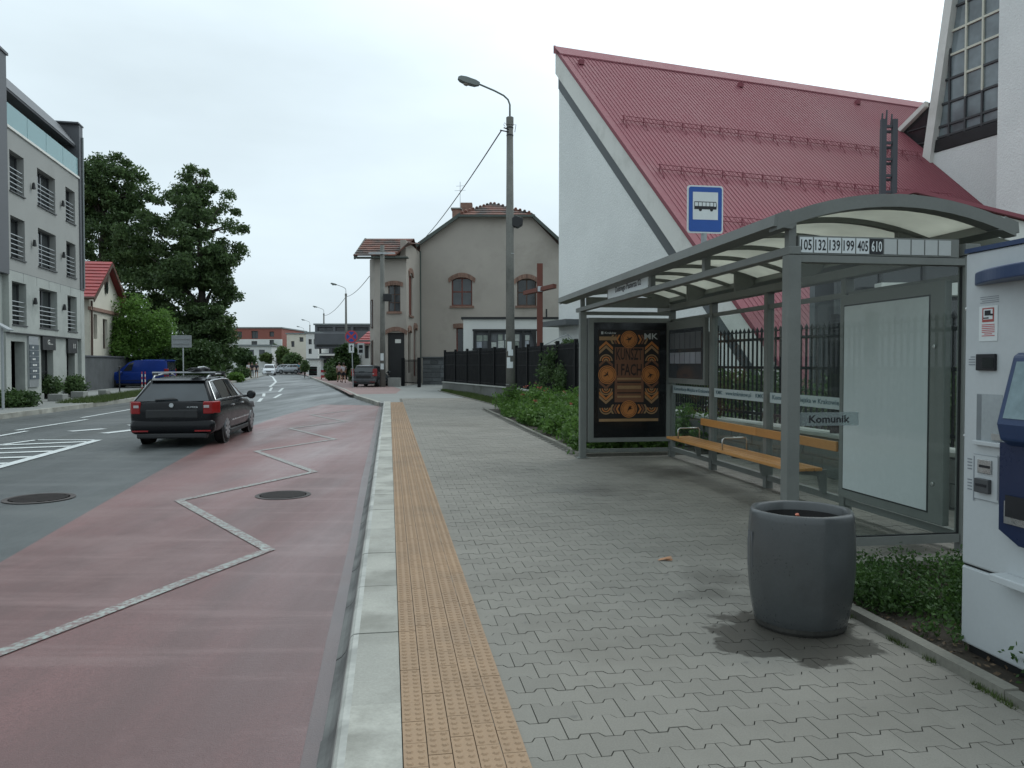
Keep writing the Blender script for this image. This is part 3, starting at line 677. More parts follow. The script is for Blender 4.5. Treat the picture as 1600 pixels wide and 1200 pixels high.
# entrance porch in front of the church
porch = thing('church_porch', (8.6, 16, 0), 'low white gabled porch with red capping and dark glazing beside the church', 'porch')
Pk = PD(1427, 303, 15.0); Pr = PD(1640, 356, 15.0)
sl = (Pr.z - Pk.z) / (Pr.x - Pk.x)
def pz(x): return Pk.z + sl * abs(x - Pk.x)
xl, xr = Pk.x - 1.1, Pk.x + 3.6
MB().prism([(xl, 15, pz(xl)), (Pk.x, 15, Pk.z), (xr, 15, pz(xr)), (xr, 15, pz(xr) - .42), (Pk.x, 15, Pk.z - .42), (xl, 15, pz(xl) - .42)], (0, 4.5, 0)).build('gable_fascia', m_trim, porch)
MB().prism([(xl - .05, 14.9, pz(xl) + .08), (Pk.x, 14.9, Pk.z + .08), (xr + .05, 14.9, pz(xr) + .08), (xr + .05, 14.9, pz(xr) + .01), (Pk.x, 14.9, Pk.z + .01), (xl - .05, 14.9, pz(xl) + .01)], (0, 4.7, 0)).build('red_capping', m_metalroof, porch)
hx('back_wall', m_dark, porch, W0, xl + .1, xr - .2, 17.2, 17.5, 0, pz(xl) - .45)
hx('lintel', m_trim, porch, W0, Pk.x - .3, xr - .3, 15.6, 15.9, 2.95, 3.2)
for i in range(5):
    x = xl + .2 + i * .88
    hx('glazing_pane', g_win, porch, W0, x, x + .82, 16.2, 16.23, .3, pz(xl) - .5); hx('glazing_post', m_frame, porch, W0, x - .06, x, 16.15, 16.28, 0, pz(xl) - .46)
# steel bell frame
bell = thing('steel_frame_tower', (9.6, 20.2, 0), 'tall dark steel ladder frame standing before the red church roof', 'steel frame')
cs = [(9.36, 20), (9.64, 20), (9.86, 20.45), (9.56, 20.45)]
m_bf = mk('frame_steel', (.05, .055, .065), .5, .15, 2, 20)
for (x, y) in cs: hx('column', m_bf, bell, W0, x - .062, x + .062, y - .05, y + .05, 0, 7.75 - (y - 20) * .2)
for i in range(18):
    z = .6 + i * .41
    for (p, q) in ((0, 1), (1, 2), (2, 3), (3, 0)): MB().tube([(*cs[p], z), (*cs[q], z)], .045, 4).build('rung', m_bf, bell)
for (x, h) in ((9.36, .18), (9.47, .26), (9.6, .16)): MB().tube([(x, 20.1, 7.6), (x + .02, 20.1, 7.75 + h)], [.03, .02], 5).build('finial', m_bf, bell)

# ------------------------------------------------------------------ brown station-like house
bh = thing('brown_house', (-1.6, 68, 0), 'old brown rendered house with hipped tile roof and brick window hoods', 'house')
D0 = 64.0
def bx(x, D=D0): return (x - 800) / FPX * D
def bz(y, D=D0): return EYE + (568 - y) / FPX * D
x0, x1 = bx(657), bx(873); zc = bz(384)
w1 = (bx(706), bx(738), bz(478), bz(434)); w2 = (bx(808), bx(838), bz(478), bz(436)); w3 = (bx(713), bx(727), 0, bz(512))
mb_h = [w1, w2, w3]
walls('gable_wall', m_brown, bh, W0, D0, D0 + .45, x0, x1, -.2, zc, mb_h)
MB().prism([(x0, D0, zc), (bx(722), D0, bz(338)), (bx(828), D0, bz(338)), (x1, D0, zc)], (0, .45, 0)).build('gable_top', m_brown, bh)
hx('side_wall', m_brown, bh, W0, x0, x0 + .4, D0 + .46, 78, -.2, zc - .05); hx('side_wall', m_brown, bh, W0, x1 - .4, x1, D0 + .46, 78, -.2, zc - .05)
hx('room_dark', m_dark, bh, W0, x0 + .5, x1 - .5, D0 + 1.4, D0 + 1.6, 0, zc)
window(bh, W0, -1, D0, *w1, 2, 2, m_redwood, g_far, .10, .22); window(bh, W0, -1, D0, *w2, 2, 2, m_wood, g_win, .10, .22); window(bh, W0, -1, D0, *w3, 1, 1, m_redwood, g_shop, .1, .22, 'door')
def hood(F, sgn, b, a0, a1, z, rise=.24, n=9, over=.22, par=bh, t=.34):
    c = (a0 + a1) / 2; h = (a1 - a0) / 2 + over;
    for i in range(n):
        p = -1 + 2 * i / n; q = -1 + 2 * (i + .93) / n
        f = lambda s: z + rise * (1 - s * s) * 1.0
        lo, hi = sorted((b + sgn * .10, b - sgn * .05))
        pts = [F(c + h * p, hi, f(p) - .02), F(c + h * q, hi, f(q) - .02), F(c + h * q * 1.06, hi, f(q) + t), F(c + h * p * 1.06, hi, f(p) + t)]
        o = MB().prism(pts, F(0, lo, 0) - F(0, hi, 0)).build('hood_brick', m_brick, par)
for w in (w1, w2): hood(W0, -1, D0, w[0], w[1], w[3] - .42, .46, 11)
hood(W0, -1, D0, w3[0], w3[1], w3[3] - .05, .05, 5)
for w in (w1, w2): hx('sill', m_brick, bh, W0, w[0] - .15, w[1] + .15, D0 - .14, D0 + .1, w[2] - .17, w[2])
# roofs: courses of tiles as stepped slabs
def slope(name, A, B, C_, D_, n, parent, mat, t=.07, over=.05):   # A,B eave; D,C ridge
    A, B, C_, D_ = map(Vector, (A, B, C_, D_)); nrm = (B - A).cross(D_ - A).normalized()
    if nrm.z < 0: nrm = -nrm
    for i in range(n):
        f0, f1 = i / n, (i + 1 + over) / n; f1 = min(f1, 1)
        p = [A.lerp(D_, f0), B.lerp(C_, f0), B.lerp(C_, f1), A.lerp(D_, f1)]
        v = [p[0] + nrm * t, p[1] + nrm * t, p[2] + nrm * .015, p[3] + nrm * .015, p[0] - nrm * .02, p[1] - nrm * .02, p[2] - nrm * .02, p[3] - nrm * .02]
        MB().add(v, [(0, 1, 2, 3), (7, 6, 5, 4), (0, 4, 5, 1), (1, 5, 6, 2), (2, 6, 7, 3), (3, 7, 4, 0)]).build(name, mat, parent)
rid = bz(308); hz_ = bz(337); cx_ = bx(768); FY = D0 - .55
eL = (x0 - .75, zc - .4); eR = (x1 + .75, zc - .25); hL, hR = bx(720), bx(830)
slope('tile_course', (eL[0], 78.5, eL[1]), (eL[0], FY, eL[1]), (hL, FY, hz_), (hL, 78.5, hz_), 9, bh, m_oldtile)
slope('tile_course', (hL, 78.5, hz_), (hL, FY, hz_), (cx_, 67.0, rid), (cx_, 78.5, rid), 4, bh, m_oldtile)
slope('tile_course', (eR[0], FY, eR[1]), (eR[0], 78.5, eR[1]), (hR, 78.5, hz_), (hR, FY, hz_), 9, bh, m_oldtile)
slope('tile_course', (hR, FY, hz_), (hR, 78.5, hz_), (cx_, 78.5, rid), (cx_, 67.0, rid), 4, bh, m_oldtile)
slope('tile_course', (hL - .25, FY, hz_ - .12), (hR + .25, FY, hz_ - .12), (cx_ + .05, 67.0, rid), (cx_ - .05, 67.0, rid), 6, bh, m_oldtile)
for (p, q) in (((eL[0], eL[1]), (hL, hz_)), ((hR, hz_), (eR[0], eR[1]))):
    MB().prism([(p[0], FY - .03, p[1] + .1), (q[0], FY - .03, q[1] + .1), (q[0], FY - .03, q[1] - .22), (p[0], FY - .03, p[1] - .22)], (0, .06, 0)).build('bargeboard', m_greendoor, bh)
MB().hexa(W0, hL - .3, hR + .3, FY - .08, FY + .04, hz_ - .26, hz_ - .1).build('gutter', m_greendoor, bh)
for k in range(9):
    for (s, hx_) in ((0, hL), (1, hR)):
        q = Vector((hx_, FY, hz_)).lerp(Vector((cx_, 67.0, rid)), (k + .5) / 9); MB().tube([q + Vector((0, 0, .02)), q + Vector((0, .25, .12))], .13, 6).build('ridge_tile', m_oldtile, bh)
hx('chimney', m_brick, bh, W0, bx(707, 70), bx(720, 70), 70, 70.9, 12.5, bz(328, 70)); hx('chimney', m_brick, bh, W0, bx(720, 71), bx(738, 71), 71, 72, 13, bz(318, 71))
hx('chimney_cap', m_conc, bh, W0, bx(705, 70), bx(722, 70), 69.9, 71, bz(328, 70), bz(326, 70))
ant = MB(); c = PD(719, 322, 71.5); ant.tube([c + Vector((0, 0, -.5)), PD(719, 284, 71.5)], .025, 5); 
for y_, l in ((291, .35), (298, .5)): q = PD(719, y_, 71.5); ant.tube([q + Vector((-l, 0, 0)), q + Vector((l, 0, .05))], .018, 4)
ant.build('antenna', m_steel, bh)
MB().tube([(x0 + .02, D0 - .15, zc - .5), (x0 + .02, D0 - .12, 0)], .075, 8).build('downpipe', m_greendoor, bh)
# wing of the brown house
DW = 57.0; wx0, wx1 = bx(586, DW), bx(633, DW)
wd = (bx(606, DW), bx(632, DW), -.1, bz(520, DW)); ww = (bx(607, DW), bx(626, DW), bz(487, DW), bz(446, DW))
zw = bz(400, DW)
walls('wing_wall', m_brown, bh, W0, DW, DW + .4, wx0, wx1 + .12, -.2, zw, [wd, ww])
CF = Frame(bx(586, DW), DW, bx(577, 60.0) - bx(586, DW), 3.0)
walls('wing_wall', m_brown, bh, CF, 0, .4, 0.02, 2.6, -.2, zw, [])
SF = Frame(wx1, DW, x0 - wx1, D0 - DW); Ls = math.hypot(x0 - wx1, D0 - DW)
s1 = (1.7, 3.2, bz(494, 60), bz(432, 60)); s2 = (1.3, 2.4, .9, 4.0); s3 = (3.8, 5.0, .6, 4.3)
walls('wing_wall', m_brown, bh, SF, 0, -.4, .42, Ls, -.2, zc - .6, [s1, s2, s3])
window(bh, SF, 1, 0, *s1, 2, 1, m_redwood, m_redwood, .09, .1); window(bh, SF, 1, 0, *s2, 1, 2, m_wood, g_win, .08, .15); window(bh, SF, 1, 0, *s3, 1, 2, m_redwood, g_win, .08, .15)
hood(SF, 1, 0, s1[0], s1[1], s1[3] - .1, .3, 7, .15); hood(SF, 1, 0, s2[0], s2[1], s2[3] - .1, .2, 7, .12); hood(SF, 1, 0, s3[0], s3[1], s3[3] - .1, .2, 7, .12)
hood(W0, -1, DW, ww[0], ww[1], ww[3] - .1, .14, 7, .18, t=.28); hood(W0, -1, DW, wd[0], wd[1], wd[3] - .15, .3, 9, .2, t=.28)
hx('sill', m_brick, bh, SF, s1[0] - .12, s1[1] + .12, -.05, .12, s1[2] - .15, s1[2]); hx('sill', m_brick, bh, W0, ww[0] - .1, ww[1] + .1, DW - .12, DW + .05, ww[2] - .15, ww[2])
window(bh, W0, -1, DW, *ww, 2, 3, m_wood, g_far, .06, .18)
dr = hx('door', m_black, bh, W0, wd[0], wd[1], DW + .2, DW + .28, -.1, wd[3]); hx('door_plate', m_trim, dr, W0, bx(617, DW), bx(626, DW), DW + .17, DW + .199, bz(536, DW), bz(530, DW))
hx('room_dark', m_dark, bh, W0, wx0 + .1, wx1 - .1, DW + 1.2, DW + 1.3, 0, zw)
for (az, bz_) in ((1.0, 3.3), (4.2, 6.3)): window(bh, CF, -1, 0, .9, 1.7, az, bz_, 1, 2, m_wood, g_win, .07, -.08)
er = zw - .1; rdg = bz(374, 60.6)
xL = bx(556, DW); xR = bx(648, 60.6)
slope('tile_course', (xL, DW - .7, er), (bx(618, DW - .7), DW - .7, er), (xR, 60.6, rdg), (xL + .1, 60.6, rdg), 8, bh, m_oldtile)
slope('tile_course', (xR, 65.5, er), (xL, 65.5, er), (xL + .1, 60.6, rdg), (xR, 60.6, rdg), 6, bh, m_oldtile)
MB().prism([(xL + .02, DW - .7, er + .05), (xL + .02, 60.6, rdg + .05), (xL + .02, 60.6, rdg - .25), (xL + .02, DW - .6, er - .25)], (.12, 0, 0)).build('bargeboard', m_greendoor, bh)
MB().prism([(wx0 - .3, DW + .9, er - .1), (wx0 - .3, 60.6, rdg - .45), (wx0 - .3, 64.5, er - .1)], (.2, 0, 0)).build('gable_top', m_brown, bh)
hx('soffit', m_greendoor, bh, W0, xL + .1, wx1 + .3, DW - .68, DW + .02, er - .14, er - .06)
MB().prism([(bx(618, DW - .7), DW - .7, er - .05), (bx(618, DW - .7), DW - .7, er - .25), (eL[0] + .2, FY, eL[1] - .2), (eL[0] + .2, FY, eL[1])], (0, .08, 0)).build('bargeboard', m_greendoor, bh)
slope('tile_course', (bx(618, DW - .7), DW - .7, er), (x0 + .1, DW - .7, er + .9), (x0 + .1, D0, zc + .1), (xR - .6, 61.3, rdg), 5, bh, m_oldtile)
# stone wall by the gate
swl = thing('stone_wall', (bx(675, 60.0), 60.0, 0), 'dark grey stone wall below the brown house downpipe', 'wall')
sx0, sx1 = bx(660, 60.0), bx(700, 60.0); zz0 = 0
rs = random.Random(3)
hx('core', m_dark, swl, W0, sx0 + .02, sx1 - .02, 60.06, 60.4, -.2, bz(559, 60.0))
z = -.1; zt = bz(559, 60.0)
while z < zt - .1:
    h = min(rs.uniform(.28, .42), zt - z); x = sx0
    while x < sx1 - .05:
        w = min(rs.uniform(.4, .75), sx1 - x); hx('stone', m_stonewall, swl, W0, x + .012, x + w - .012, 60.0 + rs.uniform(0, .03), 60.1, z + .012, z + h - .012, bevel=.02, seg=1); x += w
    z += h
hx('coping', m_stonewall, swl, W0, sx0 - .05, sx1 + .05, 59.92, 60.45, zt, zt + .08)

# white annex with notice boards
ann = thing('notice_annex', (0, 46, 0), 'low white flat-roofed annex with poster windows behind the black fence', 'annex')
DA = 46.0; ax0, ax1 = bx(724, DA), bx(886, DA); az = bz(499, DA)
nb = (bx(741, DA), bx(836, DA), bz(546, DA), bz(516, DA))
walls('front_wall', m_whitewall, ann, W0, DA, DA + .3, ax0, ax1, -.2, az, [nb])
hx('side_wall', m_whitewall, ann, W0, ax0, ax0 + .3, DA + .3, 54, -.2, az); hx('side_wall', m_whitewall, ann, W0, ax1 - .3, ax1, DA + .3, 54, -.2, az)
hx('roof_edge', m_black, ann, W0, ax0 - .12, ax1 + .9, DA - .12, 54.1, az, az + .13)
hx('board_back', m_dark, ann, W0, nb[0], nb[1], DA + .2, DA + .25, nb[2], nb[3])
for xx in (741, 764, 801, 817, 836):
    hx('board_frame', m_black, ann, W0, bx(xx, DA) - .06, bx(xx, DA) + .06, DA - .03, DA + .2, nb[2], nb[3])
for zz in (nb[2], nb[3]): hx('board_frame', m_black, ann, W0, nb[0] - .1, nb[1] + .1, DA - .035, DA + .2, zz - .06, zz + .06)
MB().prism([(bx(836, DA) + .07, DA - .02, nb[2]), (bx(829, DA), DA - .02, nb[3]), (bx(838, DA), DA - .02, nb[3])], (0, .2, 0)).build('board_frame', m_black, ann)
MB().prism([(bx(829, DA), DA - .05, nb[3]), (bx(833, DA), DA - .05, nb[3]), (bx(841, DA), DA - .05, nb[2]), (bx(837, DA), DA - .05, nb[2])], (0, .06, 0)).build('board_frame', m_black, ann)
pcols = [mk('notice_%d' % i, c, .7, .25, 8, 40, rnd=.1) for i, c in enumerate(((.5, .53, .5), (.42, .45, .5), (.5, .46, .3), (.3, .34, .3), (.16, .17, .18), (.45, .3, .14)))]
rs = random.Random(9)
for (pa, pb_) in ((744, 762), (767, 799), (804, 815), (820, 829)):
    a = bx(pa, DA); 
    while a < bx(pb_, DA) - .2:
        z = nb[2] + .1
        while z < nb[3] - .3:
            w, h = rs.uniform(.24, .42), rs.uniform(.3, .44); hx('notice', rs.choice(pcols), ann, W0, a + .02, min(a + w, bx(pb_, DA)), DA + .17, DA + .18 + rs.uniform(0, .01), z, min(z + h, nb[3] - .1)); z += h + .03
        a += .4
fl = thing('flood_lamp', PD(890, 490, 41), 'white flood lamp in a dark housing at the church wall corner', 'lamp')
c = PD(889, 489, 41); hx('housing', m_black, fl, W0, c.x - .36, c.x + .26, 41, 41.3, c.z - .26, c.z + .2); hx('lens', m_trim, fl, W0, c.x - .28, c.x + .18, 40.97, 40.998, c.z - .16, c.z + .14)
MB().tube([(c.x, 41.15, c.z - .2), (c.x + .2, 41.3, bz(499, DA) + .02)], .04, 6).build('bracket', m_black, fl)
vent = MB().hexa(W0, bx(852.5, 47), bx(855, 47), 47, 47.1, az + .13, bz(483, 47)).build('roof_vent', m_black, ann)
rl = thing('ramp_railing', PD(885, 560, 36), 'grey steel handrail of the ramp behind the black fence', 'railing')
def rail(pts, r=.022): MB().tube([PD(*p) for p in pts], r, 6).build('rail', m_steel, rl)
for o in (0, 9, 18): rail([(806, 566 + o, 37), (832, 549 + o, 36)]); 
rail([(849, 540, 36), (880, 525, 35.5), (888, 523, 35.5), (907, 541, 35)]); rail([(855, 546, 36), (884, 532, 35.5), (902, 548, 35)])
for (x, y, d) in ((806, 566, 37), (832, 549, 36), (849, 540, 36), (888, 523, 35.5), (907, 541, 35)):
    q = PD(x, y, d); MB().tube([q, (q.x, q.y, 0)], .022, 6).build('rail_post', m_steel, rl)
# red wooden cross
crs = thing('wooden_cross', (bx(843, 33), 33, 0), 'tall red-brown cross standing behind the black fence', 'cross')
m_cross = mk('cross_wood', (.15, .05, .035), .6, .15, 1.5, 20, stretch=(1, 1, .3))
hx('upright', m_cross, crs, W0, bx(839, 33), bx(848, 33), 33, 33.22, -.1, bz(412, 33))
p, q = PD(820, 458, 34), PD(867, 447, 32.2)
MB().tube([p, q], .12, 4).build('crossbeam', m_cross, crs)
hx('bracket', m_steel, crs, W0, bx(840, 33), bx(847, 33), 32.9, 32.99, bz(456, 33), bz(448, 33))
# ------------------------------------------------------------------ modern grey building on the left
lb = thing('apartment_building', LB(-5, -3, 0), 'modern grey four-storey building with glass balcony rail at the left edge', 'building')
cols_ = ((-9.0, -7.5), (-6.0, -3.75), (-2.3, -.9)); flo = ((8.45, 10.05), (5.82, 7.47), (3.16, 4.88))
holes = [(a, b, z0, z1) for (a, b) in cols_ for (z0, z1) in flo]
gh = [(-8.8, -7.35, -.1, 2.5), (-5.5, -3.95, -.1, 2.55), (-2.1, -.85, -.1, 2.55)]
walls('upper_wall', m_plaster, lb, LB, 0, -.4, -9.3, -.3, 5.3, 10.85, [h for h in holes if h[2] > 5])
walls('lower_wall', m_stone, lb, LB, .02, -.4, -9.3, -.3, 2.85, 5.297, [h for h in holes if h[2] < 5])
walls('ground_wall', m_stone, lb, LB, -.12, -.5, -9.3, -.3, -.2, 2.84, gh)
hx('storey_ledge', m_frame, lb, LB, -9.3, -.28, -.4, .03, 2.815, 2.849)
for i in range(1, 6): hx('panel_joint', m_dark, lb, LB, -9.3 + i * 1.5 - .006, -9.3 + i * 1.5 + .006, .0205, .024, 4.92, 5.29)
hx('panel_joint', m_dark, lb, LB, -9.3, -.3, .0205, .024, 5.285, 5.3)
hx('rear_core', m_dark, lb, LB, -9.2, -.4, -11, -1.2, -.2, 10.6)
hx('terrace_slab', m_trim, lb, LB, -9.3, -.3, -2.2, .06, 10.85, 10.95)
for (a, b) in cols_:
    for (z0, z1) in flo:
        w = window(lb, LB, 1, 0, a, b, z0, z1, 1 if b - a < 1.45 else 2, 1, m_frame, g_win, .06, .26)
        hx('sill', m_frame, w, LB, a - .04, b + .04, -.2, .06, z0 - .05, z0 - .002)
        for k in range(5): MB().tube([LB(a + .02, -.06, z0 + .18 + k * .19), LB(b - .02, -.06, z0 + .18 + k * .19)], .022, 6).build('guard_bar', m_steel, w)
window(lb, LB, 1, -.12, *gh[0], 1, 1, m_black, g_shop, .05, .5, 'entrance'); window(lb, LB, 1, -.12, *gh[1], 2, 2, m_black, g_shop, .06, .25, 'shop_door'); window(lb, LB, 1, -.12, *gh[2], 1, 2, m_black, g_shop, .06, .3, 'shop_door')
for (a, b, z0) in ((-5.55, -3.9, 2.2), (-2.15, -.8, 2.1)):
    s_ = hx('shop_sign', m_black, lb, LB, a, b, -.10, -.02, z0, 2.8)
    text('G....' if a < -3 else '11', 'lettering', m_trim, s_, LB((a + b) / 2 + (.1 if a < -3 else .25), -.015, z0 + .36), Vector((LB.d[0], LB.d[1], 0)), (0, 0, 1), .22, .65 if a < -3 else .28)
m_plate = mk('sign_plate', (.075, .095, .11), .4, .15, 3, 30)
hx('sign_panel', m_steel, lb, LB, -7.08, -5.98, -.115, -.05, .6, 2.75)
for k in range(6):
    z = 2.18 - k * .25; pl = hx('name_plate', m_plate, lb, LB, -7.05, -6.0, -.048, -.03, z, z + .22)
    for j in range(random.randint(1, 3)): hx('print_mark', m_trim, pl, LB, -6.75 + j * .17, -6.62 + j * .17, -.0295, -.027, z + .07, z + .14)
for a in (-6.72, -3.0):
    for z in (8.95, 6.55, 4.1): MB().lathe([(.02, .0), (.085, .02), (.05, .28), (.02, .29)], LB(a, .1, z), 10).build('wall_lamp', m_black, lb)
hx('end_wall', m_dark, lb, LB, -.3, .28, -3, .06, 5.3, 13.55); hx('end_wall_base', m_stone, lb, LB, -.3, .26, -3, .03, -.2, 5.29); hx('end_cap', m_dark, lb, LB, -.55, .32, -3, .1, 13.55, 13.62)
hx('corner_bay', m_dark, lb, LB, -15, -9.3, -3, .05, 5.1, 13.6); hx('corner_bay_base', m_stone, lb, LB, -15, -9.3, -3, -.2, -.2, 5.09); hx('corner_cap', m_dark, lb, LB, -15, -9.2, -3, .1, 13.6, 13.7)
ph = walls('penthouse_wall', m_dark, lb, LB, -1.9, -2.3, -9.3, -.3, 10.96, 13.0, [(-8.9, -6.8, 11.0, 12.9), (-5.8, -2.6, 11.0, 12.9)])
window(lb, LB, 1, -1.9, -8.9, -6.8, 11, 12.9, 2, 1, m_frame, g_win, .06, .1); window(lb, LB, 1, -1.9, -5.8, -2.6, 11, 12.9, 3, 1, m_frame, g_win, .06, .1)
for k in range(7):
    b0 = -.10 - k * .09; z0 = 12.5 + k * .125
    MB().prism([LB(-9.3, b0, z0), LB(-9.3, b0 - .10, z0 + .02), LB(-9.3, b0 - .10, z0 + .12), LB(-9.3, b0 - .03, z0 + .115)], LB(-.3, 0, 0) - LB(-9.3, 0, 0)).build('roof_slat', m_slat, lb)
MB().prism([LB(-9.3, -.12, 12.5), LB(-9.3, -.8, 13.32), LB(-9.3, -2.3, 13.4), LB(-9.3, -2.3, 12.9), LB(-9.3, -.14, 12.42)], LB(-.3, 0, 0) - LB(-9.3, 0, 0)).build('roof_soffit', m_dark, lb)
g_bal = mk_glass('balcony_glass', (.6, .78, .8), .02, 1.5, .55, (.42, .60, .62))
for i in range(4):
    a = -9.25 + i * 2.23; hx('balcony_glass', g_bal, lb, LB, a + .02, a + 2.21, -.03, -.01, 10.97, 11.85)
for i, a in enumerate((-3.1, -2.3, -1.5)): leaf_cloud('balcony_plant', [(*LB(a, -.5, 11.35 - .08 * i), .3, .3, .32)], 400, .06, lf_mid, lb, 50 + i)
for (a, l) in ((-8.6, 0), (-1.2, 1)): MB().tube([LB(.05, .12, 13.0), LB(.05, .1, 5.4)], .05, 6).build('downpipe', m_zinc, lb) if l else None

# ------------------------------------------------------------------ cream house with red roof
HB = Frame(-26.8, 50, -.222, .975)
ho = thing('cream_house', HB(3.8, -4, 0), 'cream rendered house with bright red tile roof beside the grey building', 'house')
hh = [(.9, 1.7, 3.2, 4.8), (3.0, 4.1, 2.6, 4.6), (5.4, 6.2, 3.2, 4.8)]
walls('gable_wall', m_cream, ho, HB, 0, -.4, 0, 7.6, -.2, 6.0, hh)
MB().prism([HB(0, 0, 6.0), HB(3.8, 0, 8.35), HB(7.6, 0, 6.0)], HB(0, -.4, 0) - HB(0, 0, 0)).build('gable_top', m_cream, ho)
hx('near_wall', m_cream, ho, HB, 0, .4, -9, -.41, -.2, 6.0); hx('cornice', m_brick, ho, HB, -.1, 7.7, -.05, .14, 5.0, 5.22)
for h in hh: window(ho, HB, 1, 0, *h, 1, 2, m_wood, g_win, .08, .18)
MB().lathe([(.5, -.04), (.5, .05), (.38, .06)], (0, 0, 0), 20, 'y').build('round_window', m_wood, None)
rw = bpy.data.objects['round_window']; rw.parent = ho; rw.location = HB(3.8, .03, 6.75) - ho.location; rw.rotation_euler = (0, 0, math.atan2(HB.d[1], HB.d[0])); rw.scale = (.85, 1, 1.2)
MB().lathe([(.34, .0), (.34, .07)], (0, 0, 0), 20, 'y').build('round_pane', g_win, rw) if False else None
sm_ = MB().lathe([(.36, -.07), (.36, -.065)], (0, 0, 0), 20, 'y'); me_ = bpy.data.meshes.new('pane'); me_.from_pydata([tuple(q) for q in sm_.v], [], sm_.f); me_.materials.append(g_win); piece('pane', me_, rw, (0, 0, 0))
slope('tile_course', HB(-.6, -9, 5.75), HB(-.6, .45, 5.75), HB(3.8, .45, 8.5), HB(3.8, -9, 8.5), 11, ho, m_tile)
slope('tile_course', HB(8.2, .45, 5.75), HB(8.2, -9, 5.75), HB(3.8, -9, 8.5), HB(3.8, .45, 8.5), 9, ho, m_tile)
for (p, q) in ((-.6, 3.8), (8.2, 3.8)): MB().prism([HB(p, .42, 5.68), HB(q, .42, 8.43), HB(q, .42, 8.2), HB(p, .42, 5.45)], HB(0, .06, 0) - HB(0, 0, 0)).build('bargeboard', m_wood, ho)
MB().tube([HB(.12, .12, 5.6), HB(.12, .1, 0)], .07, 6).build('downpipe', m_wood, ho); MB().tube([HB(-.65, .5, 5.7), HB(-.65, -9, 5.7)], .09, 6).build('gutter', m_wood, ho)
gw = thing('garden_wall', HB(4, .8, 0), 'dark grey garden wall behind the blue van', 'wall')
hx('wall', m_stonewall, gw, HB, -6, 9, .8, 1.05, -.2, 2.0); hx('coping', m_dark, gw, HB, -6.05, 9.05, .72, 1.12, 2.0, 2.08)

# ------------------------------------------------------------------ far buildings
def far_building(name, label, x0, x1, y_top, D, mats, wins=(), depth=20, cat='building', y_split=None, roof=None):
    A = PD(x0, y_top, D); B = PD(x1, y_top, D); t = thing(name, ((A.x + B.x) / 2, D, 0), label, cat)
    if y_split: zs2 = PD(x0, y_split, D).z
    else: zs2 = -1
    hs = []
    for (wx0, wx1, wy0, wy1, *_n) in wins:
        p, q = PD(wx0, wy1, D), PD(wx1, wy0, D); hs.append((p.x, q.x, p.z, q.z))
    walls('wall', mats[0], t, W0, D, D + .5, A.x, B.x, max(zs2, -.3), A.z, [h for h in hs if h[2] > zs2])
    if y_split: walls('lower_wall', mats[1], t, W0, D - .05, D + .5, A.x, B.x, -.3, zs2 - .002, [h for h in hs if h[3] < zs2])
    hx('core', m_dark, t, W0, A.x + .1, B.x - .1, D + .8, D + depth, -.3, A.z - .2)
    hx('side_wall', mats[0], t, W0, A.x, A.x + .4, D + .51, D + depth, -.3, A.z - .02); hx('side_wall', mats[0], t, W0, B.x - .4, B.x, D + .51, D + depth, -.3, A.z - .02)
    hx('roof_edge', m_zinc, t, W0, A.x - .2, B.x + .2, D - .2, D + depth, A.z, A.z + .25)
    for h in hs: window(t, W0, -1, D, *h, 2 if h[1] - h[0] > 1.2 else 1, 1, m_frame, g_far, .12, .3)
    return t
far_building('brick_apartment_block', 'far flat-roofed block with red brick top storey over white walls', 330, 440, 513, 165, (m_brickfar, m_whitewall),
             [(393, 403, 517, 529), (421, 428, 518, 526), (370, 378, 518, 527), (421, 428, 531, 540), (393, 402, 533, 541), (386, 392, 548, 556), (404, 410, 548, 560), (430, 434, 545, 555)], y_split=530)
ext = thing('white_extension', (-45, 140, 0), 'far white lower building in front of the brick topped block', 'building')
p, q = PD(368, 541, 142), PD(424, 541, 142); walls('wall', m_whitewall, ext, W0, 142, 142.4, p.x, q.x, -.3, p.z, [])
hx('roof_edge', m_zinc, ext, W0, p.x - .2, q.x + .2, 141.7, 148, p.z, p.z + .3); hx('side_wall', m_whitewall, ext, W0, q.x - .4, q.x, 142.41, 148, -.3, p.z)
for xx in (388, 405): a = PD(xx, 556, 142); window(ext, W0, -1, 142, a.x, a.x + 1.0, a.z, a.z + 1.1, 1, 1, m_frame, g_far, .1, -.05)
far_building('beige_gable_house', 'far beige rendered block beyond the road bend', 448, 482, 522, 155, (m_cream, m_cream), [(455, 460, 533, 542), (468, 474, 527, 534)], depth=14)
far_building('pale_house', 'far pale house with small balconies right of the beige block', 478, 497, 521, 118, (m_whitewall, m_whitewall), [(482, 487, 530, 538), (490, 494, 530, 538), (482, 487, 545, 553)], depth=14)
far_building('dark_office_block', 'far dark glazed office block behind the street lamps', 492, 582, 508, 125, (m_dark, m_dark), [(496, 520, 511, 517), (524, 548, 511, 517), (552, 576, 511, 517)], depth=25)
sh = far_building('red_roof_shop', 'small building with red roof beyond the grey parked car', 558, 580, 535, 80, (m_whitewall, m_whitewall), [(570, 576, 540, 560)], depth=8)
A = PD(555, 536, 79.5); B = PD(582, 536, 79.5)
slope('tile_course', (A.x, 79.3, A.z - .1), (B.x, 79.3, B.z - .1), (B.x, 82.5, B.z + 1.3), (A.x + .8, 82.5, A.z + 1.3), 5, sh, m_tile)
bb = thing('billboard', (PD(518, 545, 100).x, 100, 0), 'large dark billboard panel on posts beyond the joggers', 'billboard')
p, q = PD(491, 545, 100), PD(545, 520, 100); hx('panel', m_dark, bb, W0, p.x, q.x, 100, 100.3, p.z, q.z, bevel=.1); hx('frame', m_black, bb, W0, p.x + .3, q.x - .3, 99.9, 99.99, p.z + .3, p.z + .55)
